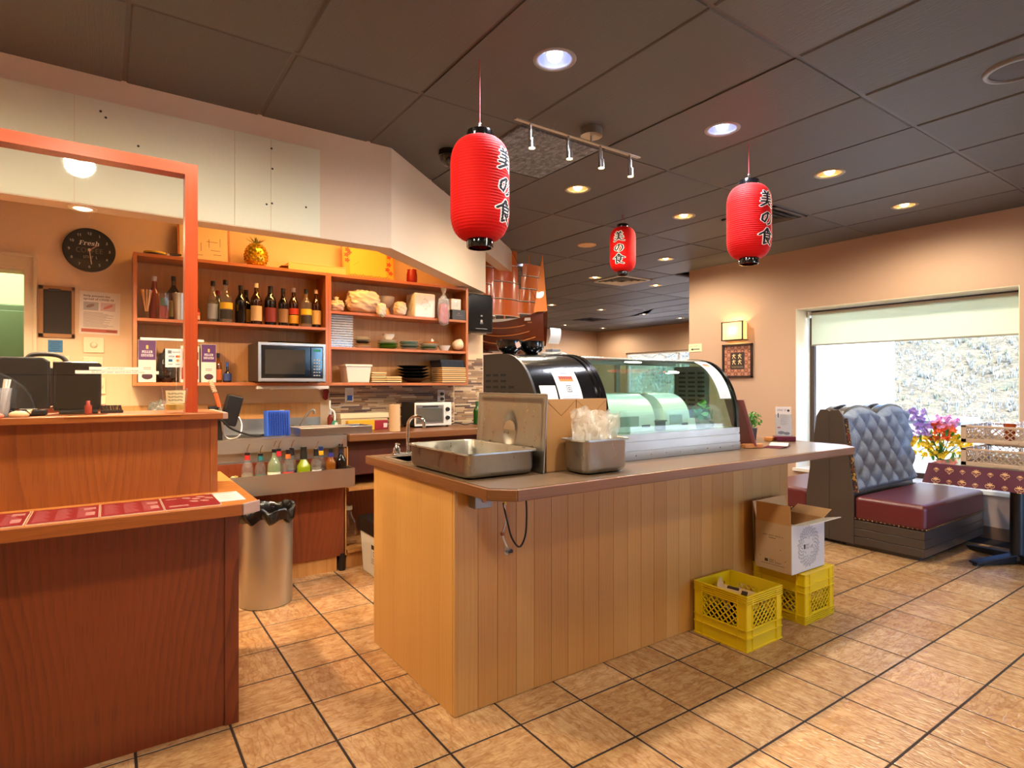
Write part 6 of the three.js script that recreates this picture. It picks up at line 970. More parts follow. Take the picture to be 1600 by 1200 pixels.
// ---------- refrigerated display case ----------
{
  const t = thing('display_case', 'refrigerated sushi display case with curved glass and black end housing', 'display case', 0, 0, 0);
  const X0 = 1.52, X1 = 1.93, X2 = 2.945, YB = 1.066;
  const prof = [[1.985, YB], [1.987, 1.13], [1.995, 1.2], [2.012, 1.262], [2.04, 1.32], [2.078, 1.372], [2.13, 1.415], [2.19, 1.441], [2.26, 1.451], [2.43, 1.453]];
  const curve = new THREE.CatmullRomCurve3(prof.map(([n, y]) => new THREE.Vector3(0, y, -n)), false, 'centripetal'), N = 44, pt = Array.from({ length: N + 1 }, (_, k) => curve.getPoint(k / N)), tn = Array.from({ length: N + 1 }, (_, k) => curve.getTangent(k / N));
  const off = (k, d) => { const m = new THREE.Vector3(1, 0, 0).cross(tn[k]).normalize(); if (m.z < 0 && k < 10) m.negate(); return pt[k].clone().addScaledVector(m.y >= -0.2 && m.z >= -0.2 ? m : m.negate(), d); };
  const shell = (x0, x1, d0, d1, k0 = 0, k1 = N) => {               // curved sheet between offsets d0 and d1 from the profile
    const p = [], uv = [], quad = (a, b, c, d, ua, ub, uc, ud) => { p.push(...a, ...b, ...c, ...a, ...c, ...d); uv.push(...ua, ...ub, ...uc, ...ua, ...uc, ...ud); };
    const P = (x, k, d) => { const q = off(k, d); return [x, q.y, q.z]; };
    for (let k = k0; k < k1; k++) { const a = (k - k0) / (k1 - k0), b = (k + 1 - k0) / (k1 - k0), U = [[0, a], [1, a], [1, b], [0, b]];
      quad(P(x0, k, d1), P(x1, k, d1), P(x1, k + 1, d1), P(x0, k + 1, d1), ...U); quad(P(x1, k, d0), P(x0, k, d0), P(x0, k + 1, d0), P(x1, k + 1, d0), ...U);
      quad(P(x0, k, d0), P(x0, k, d1), P(x0, k + 1, d1), P(x0, k + 1, d0), ...U); quad(P(x1, k, d1), P(x1, k, d0), P(x1, k + 1, d0), P(x1, k + 1, d1), ...U); }
    for (const [k, f] of [[k0, 0], [k1, 1]]) { const q = [P(x0, k, d0), P(x1, k, d0), P(x1, k, d1), P(x0, k, d1)]; f ? quad(q[3], q[2], q[1], q[0], [0, 0], [0, 0], [0, 0], [0, 0]) : quad(...q, [0, 0], [0, 0], [0, 0], [0, 0]); }
    const g = new THREE.BufferGeometry(); g.setAttribute('position', new THREE.Float32BufferAttribute(p, 3)); g.setAttribute('uv', new THREE.Float32BufferAttribute(uv, 2)); return G(toCreasedNormals(g, 0.6));
  };
  const side = (x, th, m, name) => { const pts = [...pt.map((q) => [-q.z, q.y]), [2.43, IY + 0.002], [1.985, IY + 0.002]]; const g = extrude(pts, th).applyMatrix4(new THREE.Matrix4().set(0, 0, 1, 0, 0, 1, 0, 0, -1, 0, 0, 0, 0, 0, 0, 1)); return mesh(name, g, m, t, x, 0, 0); };
  const housing = M(0x221e1b, 0.45);
  const ls = side(X0, 0.012, housing, 'housing_side');
  mesh('vent_slots', [].concat(...Array.from({ length: 8 }, (_, r) => [2.385, 2.32, 2.255, 2.19].slice(0, r > 5 ? 3 : 4).map((n) => box(0.002, 0.011, 0.04, -0.0006, 1.15 + r * 0.028, -n)))), M(0x040404, 0.8), ls);
  mesh('housing_cover', shell(X0 + 0.012, X1 - 0.045, -0.006, 0.0), mat.blackGloss, t); mesh('housing_band', shell(X1 - 0.045, X1 - 0.024, -0.006, 0.006), mat.blackGloss, t); mesh('housing_band', shell(X1 - 0.022, X1 + 0.002, -0.006, 0.009), mat.blackGloss, t);
  mesh('housing_lower', wbox(X0 + 0.012, X1, IY + 0.002, YB, 1.985, 2.0), housing, t); mesh('housing_back', wbox(X0 + 0.012, X1, IY + 0.002, 1.45, 2.418, 2.43), housing, t);
  mesh('inner_bulkhead', (() => { const pts = [...pt.map((q) => [-q.z + 0.008, q.y - 0.008]), [2.42, IY + 0.01], [2.0, IY + 0.01]]; return extrude(pts, 0.01).applyMatrix4(new THREE.Matrix4().set(0, 0, 1, X1 - 0.012, 0, 1, 0, 0, -1, 0, 0, 0, 0, 0, 0, 1)); })(), M(0x9a9c9a, 0.35, { metalness: 0.5 }), t);
  const gl = mesh('curved_glass', shell(X1 + 0.002, X2 - 0.02, -0.005, 0.0, 0, 34), mat.caseGlass, t); mesh('top_panel', shell(X1 + 0.002, X2 - 0.02, -0.012, 0.002, 34, N), M(0xb4b4ac, 0.25, { metalness: 0.9 }), t);
  const rs = side(X2 - 0.02, 0.006, mat.caseGlass, 'end_glass'); mesh('end_trim', shell(X2 - 0.02, X2, -0.014, 0.006), mat.blackGloss, t);
  const vent = mesh('inner_vent_panel', wbox(X2 - 0.034, X2 - 0.024, 1.10, 1.415, 2.16, 2.41), M(0x7c807c, 0.4, { metalness: 0.4 }), t);
  mesh('louvres', [].concat(...Array.from({ length: 8 }, (_, r) => [2.35, 2.28, 2.21].map((n) => box(0.002, 0.012, 0.05, X2 - 0.035, 1.18 + r * 0.027, -n)))), M(0x1c2020, 0.6), vent);
  mesh('base', merge([wbox(X1, X2, IY + 0.002, IY + 0.045, 1.972, 2.43), wbox(X1, X2, IY + 0.045, IY + 0.05, 1.978, 2.43), wbox(X1, X2, IY + 0.05, IY + 0.09, 1.974, 2.43), wbox(X1, X2, IY + 0.09, IY + 0.097, 1.98, 2.43), wbox(X1, X2, IY + 0.097, YB, 1.976, 2.43)]), M(0xb0b0ac, 0.7, { metalness: 1, roughnessMap: T.brushed }), t); mesh('rivets', Array.from({ length: 9 }, (_, k) => ball(0.004, X1 + 0.06 + k * 0.11, IY + 0.024, -1.971, 8)), mat.chrome, t);
  mesh('rear_track', [wbox(X1, X2 - 0.02, YB, YB + 0.02, 2.41, 2.43), wbox(X1, X2 - 0.02, 1.42, 1.44, 2.41, 2.43), wbox(2.41, 2.44, YB, 1.44, 2.412, 2.43)], mat.nickel, t); for (const [a, b] of [[X1, 2.41], [2.44, X2 - 0.02]]) mesh('rear_glass', wbox(a, b, YB + 0.02, 1.42, 2.419, 2.423), mat.caseGlass, t);
  // inside the case
  const wht = M(0xdfe4e0, 0.3);
  for (const [x, w, label] of [[2.17, 0.36, 'wide white curved form standing in for a reflection in the display case'], [2.53, 0.2, 'narrow white curved form standing in for a reflection in the display case']]) {  // made-up white forms standing in for reflections in the case
    const cv = thing('reflection_form', label, 'reflection stand-in', x, YB, 2.2, 0, 'white reflection forms in the display case'); const pts = []; for (let k = 0; k <= 16; k++) { const a = k / 16 * Math.PI / 2; pts.push([0.13 - Math.sin(a) * 0.0 - 0.16 * (1 - Math.cos(a)) * 0.9, 0.14 * 0.3 + Math.sin(a) * 0.15]); }
    const pr = [[0.13, 0.001], ...pts, [-0.13, 0.195], [-0.13, 0.001]]; mesh('cover', extrude(pr, w).rotateY(-Math.PI / 2).translate(w / 2, 0, 0), wht, cv); mesh('grey_panel', box(w * 0.5, 0.05, 0.003, -w * 0.1, 0.03, 0.1325), M(0x9aa49e, 0.3), cv); mesh('slot', box(0.06, 0.012, 0.003, w * 0.3, 0.022, 0.1325), M(0x50585a, 0.5), cv);
  }
  const pot = thing('display_plant', 'green artificial plant inside the display case end', 'plant', 2.80, YB, 2.12); mesh('foliage', Array.from({ length: 60 }, () => { const a = rnd() * 6.3, e = rnd() * 1.4, r = rr(0.02, 0.07); return G(new THREE.CircleGeometry(0.018, 6)).rotateX(rr(-1.5, 1.5)).rotateY(a).translate(Math.cos(a) * r * Math.cos(e), 0.05 + Math.sin(e) * r * 1.5, Math.sin(a) * r * Math.cos(e) * 0.8); }), M(0x3f8a3c, 0.6, { side: THREE.DoubleSide }), pot); mesh('stones', [ball(0.04, -0.02, 0.022, 0.02).scale(1, 0.7, 1), ball(0.032, 0.045, 0.02, 0.01).scale(1, 0.7, 1)], M(0x5a564c, 0.7), pot);
  single('price_card', 'small blank white card standing in the display case', 'card', box(0.06, 0.06, 0.002, 0, 0, 0).rotateX(-0.15), mat.paper, 2.60, YB + 0.001, 2.03); single('dark_tray', 'dark food tray between the white reflection forms', 'tray', merge([box(0.075, 0.05, 0.12, 0, 0, 0, 0.006), box(0.085, 0.008, 0.13, 0, 0.046, 0, 0.003)]), M(0x3a3a36, 0.4), 2.385, YB + 0.0005, 2.12);
  // notices taped to the curved surfaces
  const notice = (label, x0, x1, k0, k1, draw, w = 256, h = 400) => { const n = thing('taped_notice', label, 'notice', 0, 0, 0); mesh('sheet', shell(x0, x1, 0.0015, 0.0022, k0, k1), M(white, 0.7, { map: canvas(w, h, draw) }), n); };
  const lines = (c, w, y0, y1, col) => { c.fillStyle = col; for (let y = y0; y < y1; y += 16) c.fillRect(w * 0.14, y, w * (0.45 + ((y * 7) % 27) / 100), 5); };
  notice('plain white notice taped to the black case housing', 1.555, 1.645, 4, 18, (c, w, h) => { c.fillStyle = '#dcd8d2'; c.fillRect(0, 0, w, h); c.fillStyle = '#8a8682'; c.fillRect(70, 170, 110, 8); c.fillRect(100, 205, 60, 8); c.fillRect(24, 250, 200, 8); });
  const flyer = (c, w, h) => { c.fillStyle = '#d8d8da'; c.fillRect(0, 0, w, h); c.fillStyle = '#5a6a9a'; c.fillRect(90, 18, 80, 9); c.fillStyle = '#c8641c'; c.fillRect(50, 44, 156, 44); c.fillStyle = '#7a2420'; for (let k = 0; k < 6; k++) { c.beginPath(); c.arc(64 + k * 26, 58, 13, 0, 7); c.fill(); } c.strokeStyle = '#54565c'; c.lineWidth = 7; c.strokeRect(106, 120, 46, 46); c.strokeRect(120, 134, 18, 18); lines(c, w, 196, 290, '#9aa4b8'); lines(c, w, 320, 390, '#b4b4b8'); };
  notice('printed notice with food picture taped to the black case housing', 1.655, 1.79, 4, 24, flyer); notice('printed notice with food picture taped to the right end of the case glass', 2.80, 2.90, 12, 33, flyer);
}
// ---------- on the case and at the island end ----------
{
  const bowlG = lathe([[0.001, 0.008], [0.028, 0.006], [0.03, 0], [0.034, 0.0], [0.036, 0.008], [0.056, 0.022], [0.062, 0.04], [0.0625, 0.066], [0.059, 0.066], [0.057, 0.04], [0.05, 0.026], [0.001, 0.014]], 40);
  const b1 = thing('black_dish', 'black bowl with a paper tag standing on the case housing', 'bowl', 1.61, 1.456, 2.335, 0, 'black bowls on the case'); mesh('bowl', bowlG, mat.blackGloss, b1); mesh('paper_tag', box(0.026, 0.026, 0.0006).rotateZ(0.5).translate(0.012, 0.03, 0.0632), M(0xd8a898, 0.7), b1);
  const b2 = thing('black_dish', 'plain black bowl beside the ship model on the case housing', 'bowl', 1.745, 1.456, 2.335, 0, 'black bowls on the case'); mesh('bowl', bowlG, mat.blackGloss, b2);
  const c = thing('card_holder', 'wire card holder with a curled white sheet over loose papers', 'card holder', 1.885, 1.456, 2.34, 0.1); mesh('paper_pile', [0, 1, 2, 3].map((k) => box(0.11 - k * 0.006, 0.003, 0.1, k * 0.004, 0.002 + k * 0.004, 0).rotateY(k * 0.18)), mat.paper, c); mesh('base', box(0.06, 0.016, 0.05, 0.0, 0.016, 0, 0.003), M(0x50525a, 0.5), c); mesh('stem', cyl(0.0015, 0.0015, 0.09, 0, 0.03, 0, 6), mat.nickel, c);
  { const g = new THREE.PlaneGeometry(0.085, 0.08, 8, 10), p = g.attributes.position; for (let i = 0; i < p.count; i++) { const y = p.getY(i); p.setZ(i, 0.02 * Math.cos(y * 26) - p.getX(i) * 0.1); p.setX(i, p.getX(i) + y * 0.18); } g.translate(0.0, 0.1, 0); g.computeVertexNormals(); mesh('card', G(g), M(0xc4c2c4, 0.7, { side: THREE.DoubleSide }), c); }
  const Y = IY + 0.001;
  const m = thing('menu_stand', 'leaning table menu board in small wooden feet beside the case', 'menu stand', 3.10, Y, 2.03, 1.15); const bd = mesh('board', box(0.2, 0.28, 0.005, 0, 0.012, 0, 0.001).rotateX(-0.3), M(0x7a3c3c, 0.5), m); mesh('sheet', box(0.18, 0.2, 0.001, 0, 0.02, 0.0032).rotateX(-0.3), M(0xd8cfc8, 0.6), bd); mesh('red_header', box(0.18, 0.05, 0.001, 0, 0.226, 0.0032).rotateX(-0.3), M(0x7a1c2a, 0.5), bd); for (const s of [-0.07, 0.07]) mesh('foot', box(0.03, 0.025, 0.12, s, 0, -0.01, 0.004), mat.paleWood, m);
  const p = thing('potted_plant', 'small leafy potted plant at the island end', 'plant', 3.50, Y, 2.26); mesh('pot', lathe([[0.001, 0.002], [0.028, 0], [0.036, 0.075], [0.038, 0.08], [0.033, 0.08], [0.001, 0.07]], 28), M(0x3a3432, 0.5), p);
  { const L = [], S = []; for (let k = 0; k < 110; k++) { const a = rnd() * 6.3, e = rr(0.25, 1.5), r = rr(0.03, 0.078), x = Math.cos(a) * r * Math.cos(e), z = Math.sin(a) * r * Math.cos(e), y = 0.085 + Math.sin(e) * r * 1.35; L.push(G(new THREE.CircleGeometry(0.0085, 6)).scale(1, 1.5, 1).rotateX(rr(-1.2, 1.2)).rotateY(a).translate(x, y, z)); if (k % 7 === 0) S.push(bar(new THREE.Vector3(0, 0.07, 0), new THREE.Vector3(x, y, z), 0.0012, 4)); } const f = mesh('foliage', L, mat.leaf, p); mesh('stems', S, mat.green, f); }
  const h = thing('brochure_holder', 'clear brochure holder with a printed flyer and burgundy base', 'brochure holder', 3.63, Y, 2.11, -0.75); mesh('base', box(0.12, 0.03, 0.09, 0, 0, 0, 0.004), mat.burgundy, h); mesh('flyer', box(0.095, 0.2, 0.003, 0, 0.02, 0.0).rotateX(-0.08), mat.paper, h); mesh('print', G(new THREE.PlaneGeometry(0.093, 0.196)).translate(0, 0.12, 0.0022).rotateX(-0.08), M(white, 0.6, { map: canvas(192, 400, (c2) => { c2.fillStyle = '#d8c4b8'; c2.fillRect(0, 0, 192, 400); c2.fillStyle = '#241c1c'; scribble(c2, 18, 52, 110, 24); c2.beginPath(); c2.arc(158, 46, 16, 0, 7); c2.fill(); c2.fillRect(20, 80, 14, 60); c2.fillStyle = '#8a7a70'; for (let k = 0; k < 10; k++) c2.fillRect(52, 96 + k * 15, 70 + (k * 23) % 50, 5); c2.fillStyle = '#b4202c'; c2.fillRect(12, 262, 40, 20); c2.fillStyle = '#3a2c2c'; c2.beginPath(); c2.ellipse(60, 340, 42, 22, 0, 0, 7); c2.ellipse(130, 350, 40, 20, 0, 0, 7); c2.fill(); }) }), h); mesh('clear_sleeve', box(0.1, 0.15, 0.012, 0, 0.02, 0.002).rotateX(-0.08), mat.clearPlastic, h);
  for (let k = 0; k < 6; k++) single('takeout_menu', `${['lowest', 'second', 'third', 'fourth', 'fifth', 'topmost pale'][k]} ${k === 5 ? 'sheet' : 'burgundy takeout menu'} of the fan on the island end`, 'menu', box(0.21, 0.0016, 0.1, 0, 0, 0), k === 5 ? M(0xb8a8a0, 0.5) : M(k % 2 ? 0x4a1420 : 0x5c1826, 0.4), 3.24 + k * 0.012, Y + k * 0.0018, 1.93 + k * 0.004, 0.25 + k * 0.05, 'fanned takeout menus');
  single('wooden_block', 'small pale wooden block beside the potted plant', 'block', box(0.07, 0.022, 0.05, 0, 0, 0, 0.003), mat.paleWood, 3.56, Y, 2.17, 0.3);
}
// ---------- milk crates and carton ----------
{
  const W = 0.31, H = 0.275, yel = MP(0xe0bf08, 0.38, { clearcoat: 0.15 });
  const sideG = (k) => {                                             // one side: ribs, frame, lattice window, lower panel
    const p = [], z = W / 2 - 0.004;
    for (let r = 0; r < 5; r++) p.push(box(W, 0.004, 0.012, 0, H - 0.006 - r * 0.0105, z + 0.0));
    p.push(box(W - 0.01, 0.052, 0.003, 0, H - 0.054, z - 0.004)); p.push(box(W - 0.006, 0.1, 0.004, 0, 0.004, z - 0.003)); p.push(box(W, 0.006, 0.012, 0, 0.0, z)); p.push(box(W, 0.005, 0.012, 0, 0.062, z)); p.push(box(W, 0.005, 0.012, 0, 0.102, z));
    for (const s of [-1, 1]) { p.push(box(0.05, H - 0.004, 0.004, s * (W / 2 - 0.026), 0.002, z - 0.002)); p.push(box(0.005, H - 0.01, 0.012, s * (W / 2 - 0.051), 0, z)); }
    const y0 = 0.105, y1 = H - 0.056, x0 = -W / 2 + 0.05, x1 = -x0, step = 0.034;
    for (let s = -8; s < 12; s++) for (const d of [1, -1]) { const cx = s * step, a = [], hh = y1 - y0; let xa = cx - d * hh / 2, xb = cx + d * hh / 2, ya = y0, yb = y1; const cut = (x, y, X, Y, lim) => y + (lim - x) / (X - x) * (Y - y); let A = [xa, ya], B = [xb, yb]; for (const lim of [x0, x1]) { const out = (q) => lim === x0 ? q[0] < lim : q[0] > lim; if (out(A) && out(B)) { A = null; break; } if (out(A)) A = [lim, cut(A[0], A[1], B[0], B[1], lim)]; else if (out(B)) B = [lim, cut(A[0], A[1], B[0], B[1], lim)]; } if (!A) continue; const l = Math.hypot(B[0] - A[0], B[1] - A[1]); if (l < 0.01) continue; p.push(G(new THREE.BoxGeometry(l, 0.005, 0.005)).rotateZ(Math.atan2(B[1] - A[1], B[0] - A[0])).translate((A[0] + B[0]) / 2, (A[1] + B[1]) / 2, z - 0.002)); }
    return merge(p).rotateY(k * Math.PI / 2);
  };
  const gs = [0, 1, 2, 3].map(sideG), bottom = merge([...Array.from({ length: 11 }, (_, k) => box(W - 0.02, 0.005, 0.006, 0, 0.004, -W / 2 + 0.02 + k * 0.027)), ...Array.from({ length: 11 }, (_, k) => box(0.006, 0.005, W - 0.02, -W / 2 + 0.02 + k * 0.027, 0.004, 0)), box(W - 0.01, 0.002, W - 0.01, 0, 0.002, 0)]);
  const crate = (label, x, y, n, turn) => { const t = thing('milk_crate', label, 'crate', x, y, n, turn, 'yellow milk crates'); gs.forEach((g) => mesh('side', g, yel, t)); mesh('floor_grid', bottom, yel, t); return t; };
  const A = [2.712, 1.832];
  crate('open yellow milk crate holding bottles, standing against the island', A[0], 0, A[1], 0);
  const B = crate('upturned yellow milk crate carrying the open carton', 3.262, H, 1.842, 0); B.rotation.set(Math.PI, 0, 0);
  const cardG = merge([box(0.2, 0.003, 0.14, 0, 0, 0), box(0.003, 0.05, 0.12, 0.09, 0, 0)]);
  const cp = thing('bottle_carrier', 'torn cardboard carrier lying in the open yellow crate', 'carton', A[0], 0.205, A[1], 0.5); mesh('panel', box(0.22, 0.003, 0.16, 0, 0, 0).rotateX(0.12), mat.tan, cp); mesh('dark_print', [box(0.05, 0.004, 0.08, -0.06, 0.001, 0.01).rotateX(0.12), box(0.09, 0.004, 0.03, 0.03, 0.001, 0.03).rotateX(0.12), box(0.04, 0.004, 0.06, 0.08, 0.001, -0.03).rotateX(0.12)], M(0x2c1a12, 0.6), cp); mesh('flap', box(0.16, 0.09, 0.003, 0.0, 0.0, -0.07).rotateX(-0.3), mat.tan, cp);
  let k = 0; for (const dx of [-0.09, 0, 0.09]) for (const dz of [-0.085, 0.0, 0.085]) bottle(k % 3 ? 'brown beer bottle standing in the open yellow crate' : 'green beer bottle standing in the open yellow crate', 'bottles in the yellow crate', A[0] + dx, 0.0105, A[1] + dz, { name: 'beer_bottle', glass: k++ % 3 ? 'brown' : 'green', h: 0.185, r: 0.03, cap: k % 2 ? 0x8a6a30 : 0xb0aca4, tag: 0xc8b898 });
  // carton with open flaps
  const c = thing('open_carton', 'open cardboard carton with round floral print standing on the upturned crate', 'carton', 3.20, H + 0.004, 1.825), w = 0.34, d = 0.21, h = 0.265, q = 0.004;
  const leftArt = canvas(256, 384, (x) => { x.fillStyle = '#b99a78'; x.fillRect(0, 0, 256, 384); x.fillStyle = '#3a2c22'; scribble(x, 54, 110, 150, 11); x.fillRect(96, 122, 50, 4); x.fillRect(66, 300, 24, 24); scribble(x, 98, 309, 50, 12); scribble(x, 98, 326, 96, 12); x.fillRect(40, 338, 170, 3); x.fillRect(30, 280, 6, 6); x.fillRect(214, 290, 6, 6); x.fillRect(180, 206, 6, 6); });
  const artF = canvas(512, 400, (x) => { x.fillStyle = '#cbc3b6'; x.fillRect(0, 0, 512, 400); x.strokeStyle = '#6e6a64'; x.lineWidth = 2.5; for (let k2 = 0; k2 < 120; k2++) { const a = k2 * 2.399, r = 60 + Math.sqrt(k2 / 120) * 112, cx = 256 + Math.cos(a) * r * 0.98, cy = 200 + Math.sin(a) * r; x.beginPath(); x.ellipse(cx, cy, 13, 6, a * 1.7, 0, 7); x.moveTo(cx - 9, cy); x.quadraticCurveTo(cx, cy - 12, cx + 10, cy + 4); x.stroke(); } x.fillStyle = '#34302c'; x.fillRect(180, 178, 26, 38); scribble(x, 214, 196, 60, 18); scribble(x, 214, 220, 110, 18); });
  mesh('front_wall', box(w, h, q, 0, 0, d / 2), mat.cartonWhite, c); mesh('rear_wall', box(w, h, q, 0, 0, -d / 2), mat.cardboard, c); mesh('left_wall', box(q, h, d - q, -w / 2 + q / 2, 0, 0), mat.cardboard, c); mesh('right_wall', box(q, h, d - q, w / 2 - q / 2, 0, 0), mat.cardboard, c); mesh('floor', box(w - 2 * q, q, d - q, 0, 0, 0), mat.cardboard, c);
  mesh('front_print', G(new THREE.PlaneGeometry(w - 0.004, h - 0.004)).translate(0, h / 2, d / 2 + q / 2 + 0.0006), M(white, 0.75, { map: artF }), c); mesh('left_print', G(new THREE.PlaneGeometry(d - 0.004, h - 0.004)).rotateY(-Math.PI / 2).translate(-w / 2 - 0.0008, h / 2, 0), M(white, 0.75, { map: leftArt }), c);
  mesh('left_flap', box(q, 0.105, d - 0.01, 0, 0, 0).rotateZ(0.04).translate(-w / 2 + 0.002, h, 0), mat.cardboard, c); mesh('rear_flap', box(w - 0.012, 0.1, q, 0, 0, 0).rotateX(-0.25).translate(0, h, -d / 2), mat.cardboard, c); mesh('front_flap', box(w - 0.012, 0.1, q, 0, 0, 0).rotateX(1.35).translate(0, h + 0.002, d / 2), mat.cartonWhite, c); mesh('right_flap', box(q, 0.1, d - 0.01, 0, 0, 0).rotateZ(-1.2).translate(w / 2, h, 0), mat.cardboard, c);
  single('carton_papers', 'printed papers filling the open carton', 'papers', merge([box(w - 0.03, 0.19, d - 0.03, 0, 0, 0, 0.003)]), M(0xcfc6bc, 0.7), 3.20, H + 0.0085, 1.825); single('red_leaflet', 'red and white leaflet lying inside the open carton', 'leaflet', box(0.2, 0.002, 0.12, 0, 0, 0), M(0x8c2a24, 0.5), 3.23, H + 0.199, 1.825, 0.3);
  single('leaning_card', 'pale sheet of cardboard standing on the upturned crate behind the carton', 'cardboard', box(0.2, 0.34, 0.004, 0, 0, 0).rotateX(-0.05), M(0xb4a894, 0.7), 3.18, 0.2765, 1.965);
}
// ---------- booth seating ----------
{
  const dark = MP(0x3e352e, 0.32, { clearcoat: 0.4, clearcoatRoughness: 0.15 }), burg = MP(0x5a1c20, 0.34, { clearcoat: 0.25, clearcoatRoughness: 0.3, bumpMap: T.scuff, bumpScale: 0.001 }), velvet = M(white, 0.75, { map: T.velvet });
  const X0 = 4.92, X1 = 6.125, L = X1 - X0;
  const booth = (label, n0, dir, full) => {                          // n0: line where the two backs meet; dir -1 faces south, +1 faces north
    const t = thing('booth_bench', label, 'booth', X0, 0, n0, dir < 0 ? 0 : Math.PI); if (dir > 0) t.position.x = X1;
    // local: x 0..L, z towards the seat front
    const hump = (u) => { const a = Math.abs(u - 0.5) * 2; return 1.05 + 0.085 * Math.pow(Math.sin(Math.PI * clamp(a)), 0.7) - (a > 0.93 ? (a - 0.93) * 1.3 : 0); };
    const base = (h) => metres(h);
    mesh('base', [metres(box(L - 0.02, 0.19, 0.60, L / 2 - 0.0, 0.03, 0.37 - 0.0)), metres(box(L - 0.06, 0.03, 0.52, L / 2, 0, 0.37))], dark, t);
    for (const y of [0.032, 0.097, 0.162]) mesh('base_plank', box(L, 0.061, 0.012, L / 2, y, 0.672, 0.002), dark, t); for (const y of [0.032, 0.097, 0.162]) mesh('base_plank', box(0.012, 0.061, 0.66, dir < 0 ? 0.004 : L - 0.004, y, 0.35, 0.002), dark, t);
    { const g = new RoundedBoxGeometry(L, 0.19, 0.50, 4, 0.035), p = g.attributes.position; for (let i = 0; i < p.count; i++) { const x = p.getX(i) / (L / 2), z = p.getZ(i) / 0.25; if (p.getY(i) > 0.03) p.setY(i, p.getY(i) + 0.022 * (1 - x * x) * (1 - z * z) + 0.004 * nz(x * 6, z * 5, 2)); } g.computeVertexNormals(); mesh('seat_cushion', metres(G(g)), burg, t, L / 2, 0.317, 0.435); }
    mesh('nail_heads', [...Array.from({ length: 40 }, (_, k) => ball(0.006, 0.02 + k * (L - 0.04) / 39, 0.236, 0.683, 6)), ...Array.from({ length: 16 }, (_, k) => ball(0.006, dir < 0 ? -0.002 : L + 0.002, 0.236, 0.2 + k * 0.031, 6))], M(0xa07848, 0.35, { metalness: 0.8 }), t);
    // panelled back: heart-topped board with two side cheeks
    const N = 40, out = [[0, 0.03], [L, 0.03]]; for (let k = N; k >= 0; k--) out.push([L * k / N, hump(k / N)]);
    const gB = extrude(out, 0.05, 0.006), p = gB.attributes.position; for (let i = 0; i < p.count; i++) p.setZ(i, p.getZ(i) + 0.105 * (1 - clamp((p.getY(i) - 0.0) / 1.05)) + 0.03); gB.computeVertexNormals(); mesh('back_board', gB, dark, t);
    const gC = extrude([[0.0, 0.03], [0.0, 1.085], [0.02, 1.1], [0.075, 1.1], [0.105, 1.05], [0.19, 0.40], [0.19, 0.03]], 0.014, 0.002).rotateY(-Math.PI / 2); mesh('end_cheek', gC, dark, t, dir < 0 ? 0.006 : L + 0.008, 0, 0);
    if (!full) return t;
    // tufted upholstery
    const nx = 120, ny = 76, g = new THREE.PlaneGeometry(1, 1, nx, ny), q = g.attributes.position, W = L - 0.07, a = 0.205, b = 0.2;
    for (let i = 0; i < q.count; i++) {
      const u = q.getX(i) + 0.5, v = q.getY(i) + 0.5, top = hump(0.03 + u * 0.94) - 0.02, x = 0.035 + u * W, y = 0.43 + v * (top - 0.43), s = x / a, r = (y - 0.06) / b;
      const c1 = Math.abs(Math.sin(Math.PI * (s + r) / 1)), c2 = Math.abs(Math.sin(Math.PI * (s - r) / 1)); let d = 0.036 * Math.pow(c1 * c2, 0.5);
      const ex = Math.min(u, 1 - u) * W, ey = Math.min(v, 1 - v) * (top - 0.43), e = clamp(Math.min(ex, ey) / 0.045); d = d * e + 0.045 * Math.sqrt(1 - (1 - e) * (1 - e));
      q.setXYZ(i, x, y, 0.08 + 0.105 * (1 - clamp(y / 1.05)) + d);
    }
    g.computeVertexNormals(); const up = mesh('tufted_back', metres(G(g)), velvet, t);
    const bt = []; for (let i = 0; i < 15; i++) for (let j = 0; j < 9; j++) { if ((i + j) % 2) continue; const x = i * a / 2, y = 0.06 + j * b / 2 + b * 0; const s = (x - 0.035) / W; if (s < 0.05 || s > 0.95 || y < 0.5 || y > hump(s) - 0.09) continue; bt.push(ball(0.009, x, y, 0.087 + 0.105 * (1 - y / 1.05), 8)); }
    if (bt.length) mesh('tuft_buttons', bt, M(0x4c4a50, 0.6), up);
    const gE = extrude([[0.082, 1.03], [0.125, 1.03], [0.21, 0.44], [0.15, 0.44]], 0.004).rotateY(-Math.PI / 2); mesh('floral_edge', metres(gE), M(white, 0.8, { map: T.floral }), t, 0.032, 0, 0);
    return t;
  };
  booth('booth bench with tufted blue grey heart-topped back and burgundy seat', 2.461, -1, true); booth('booth bench with burgundy seat hidden behind the tufted back', 2.463, 1, false);
}
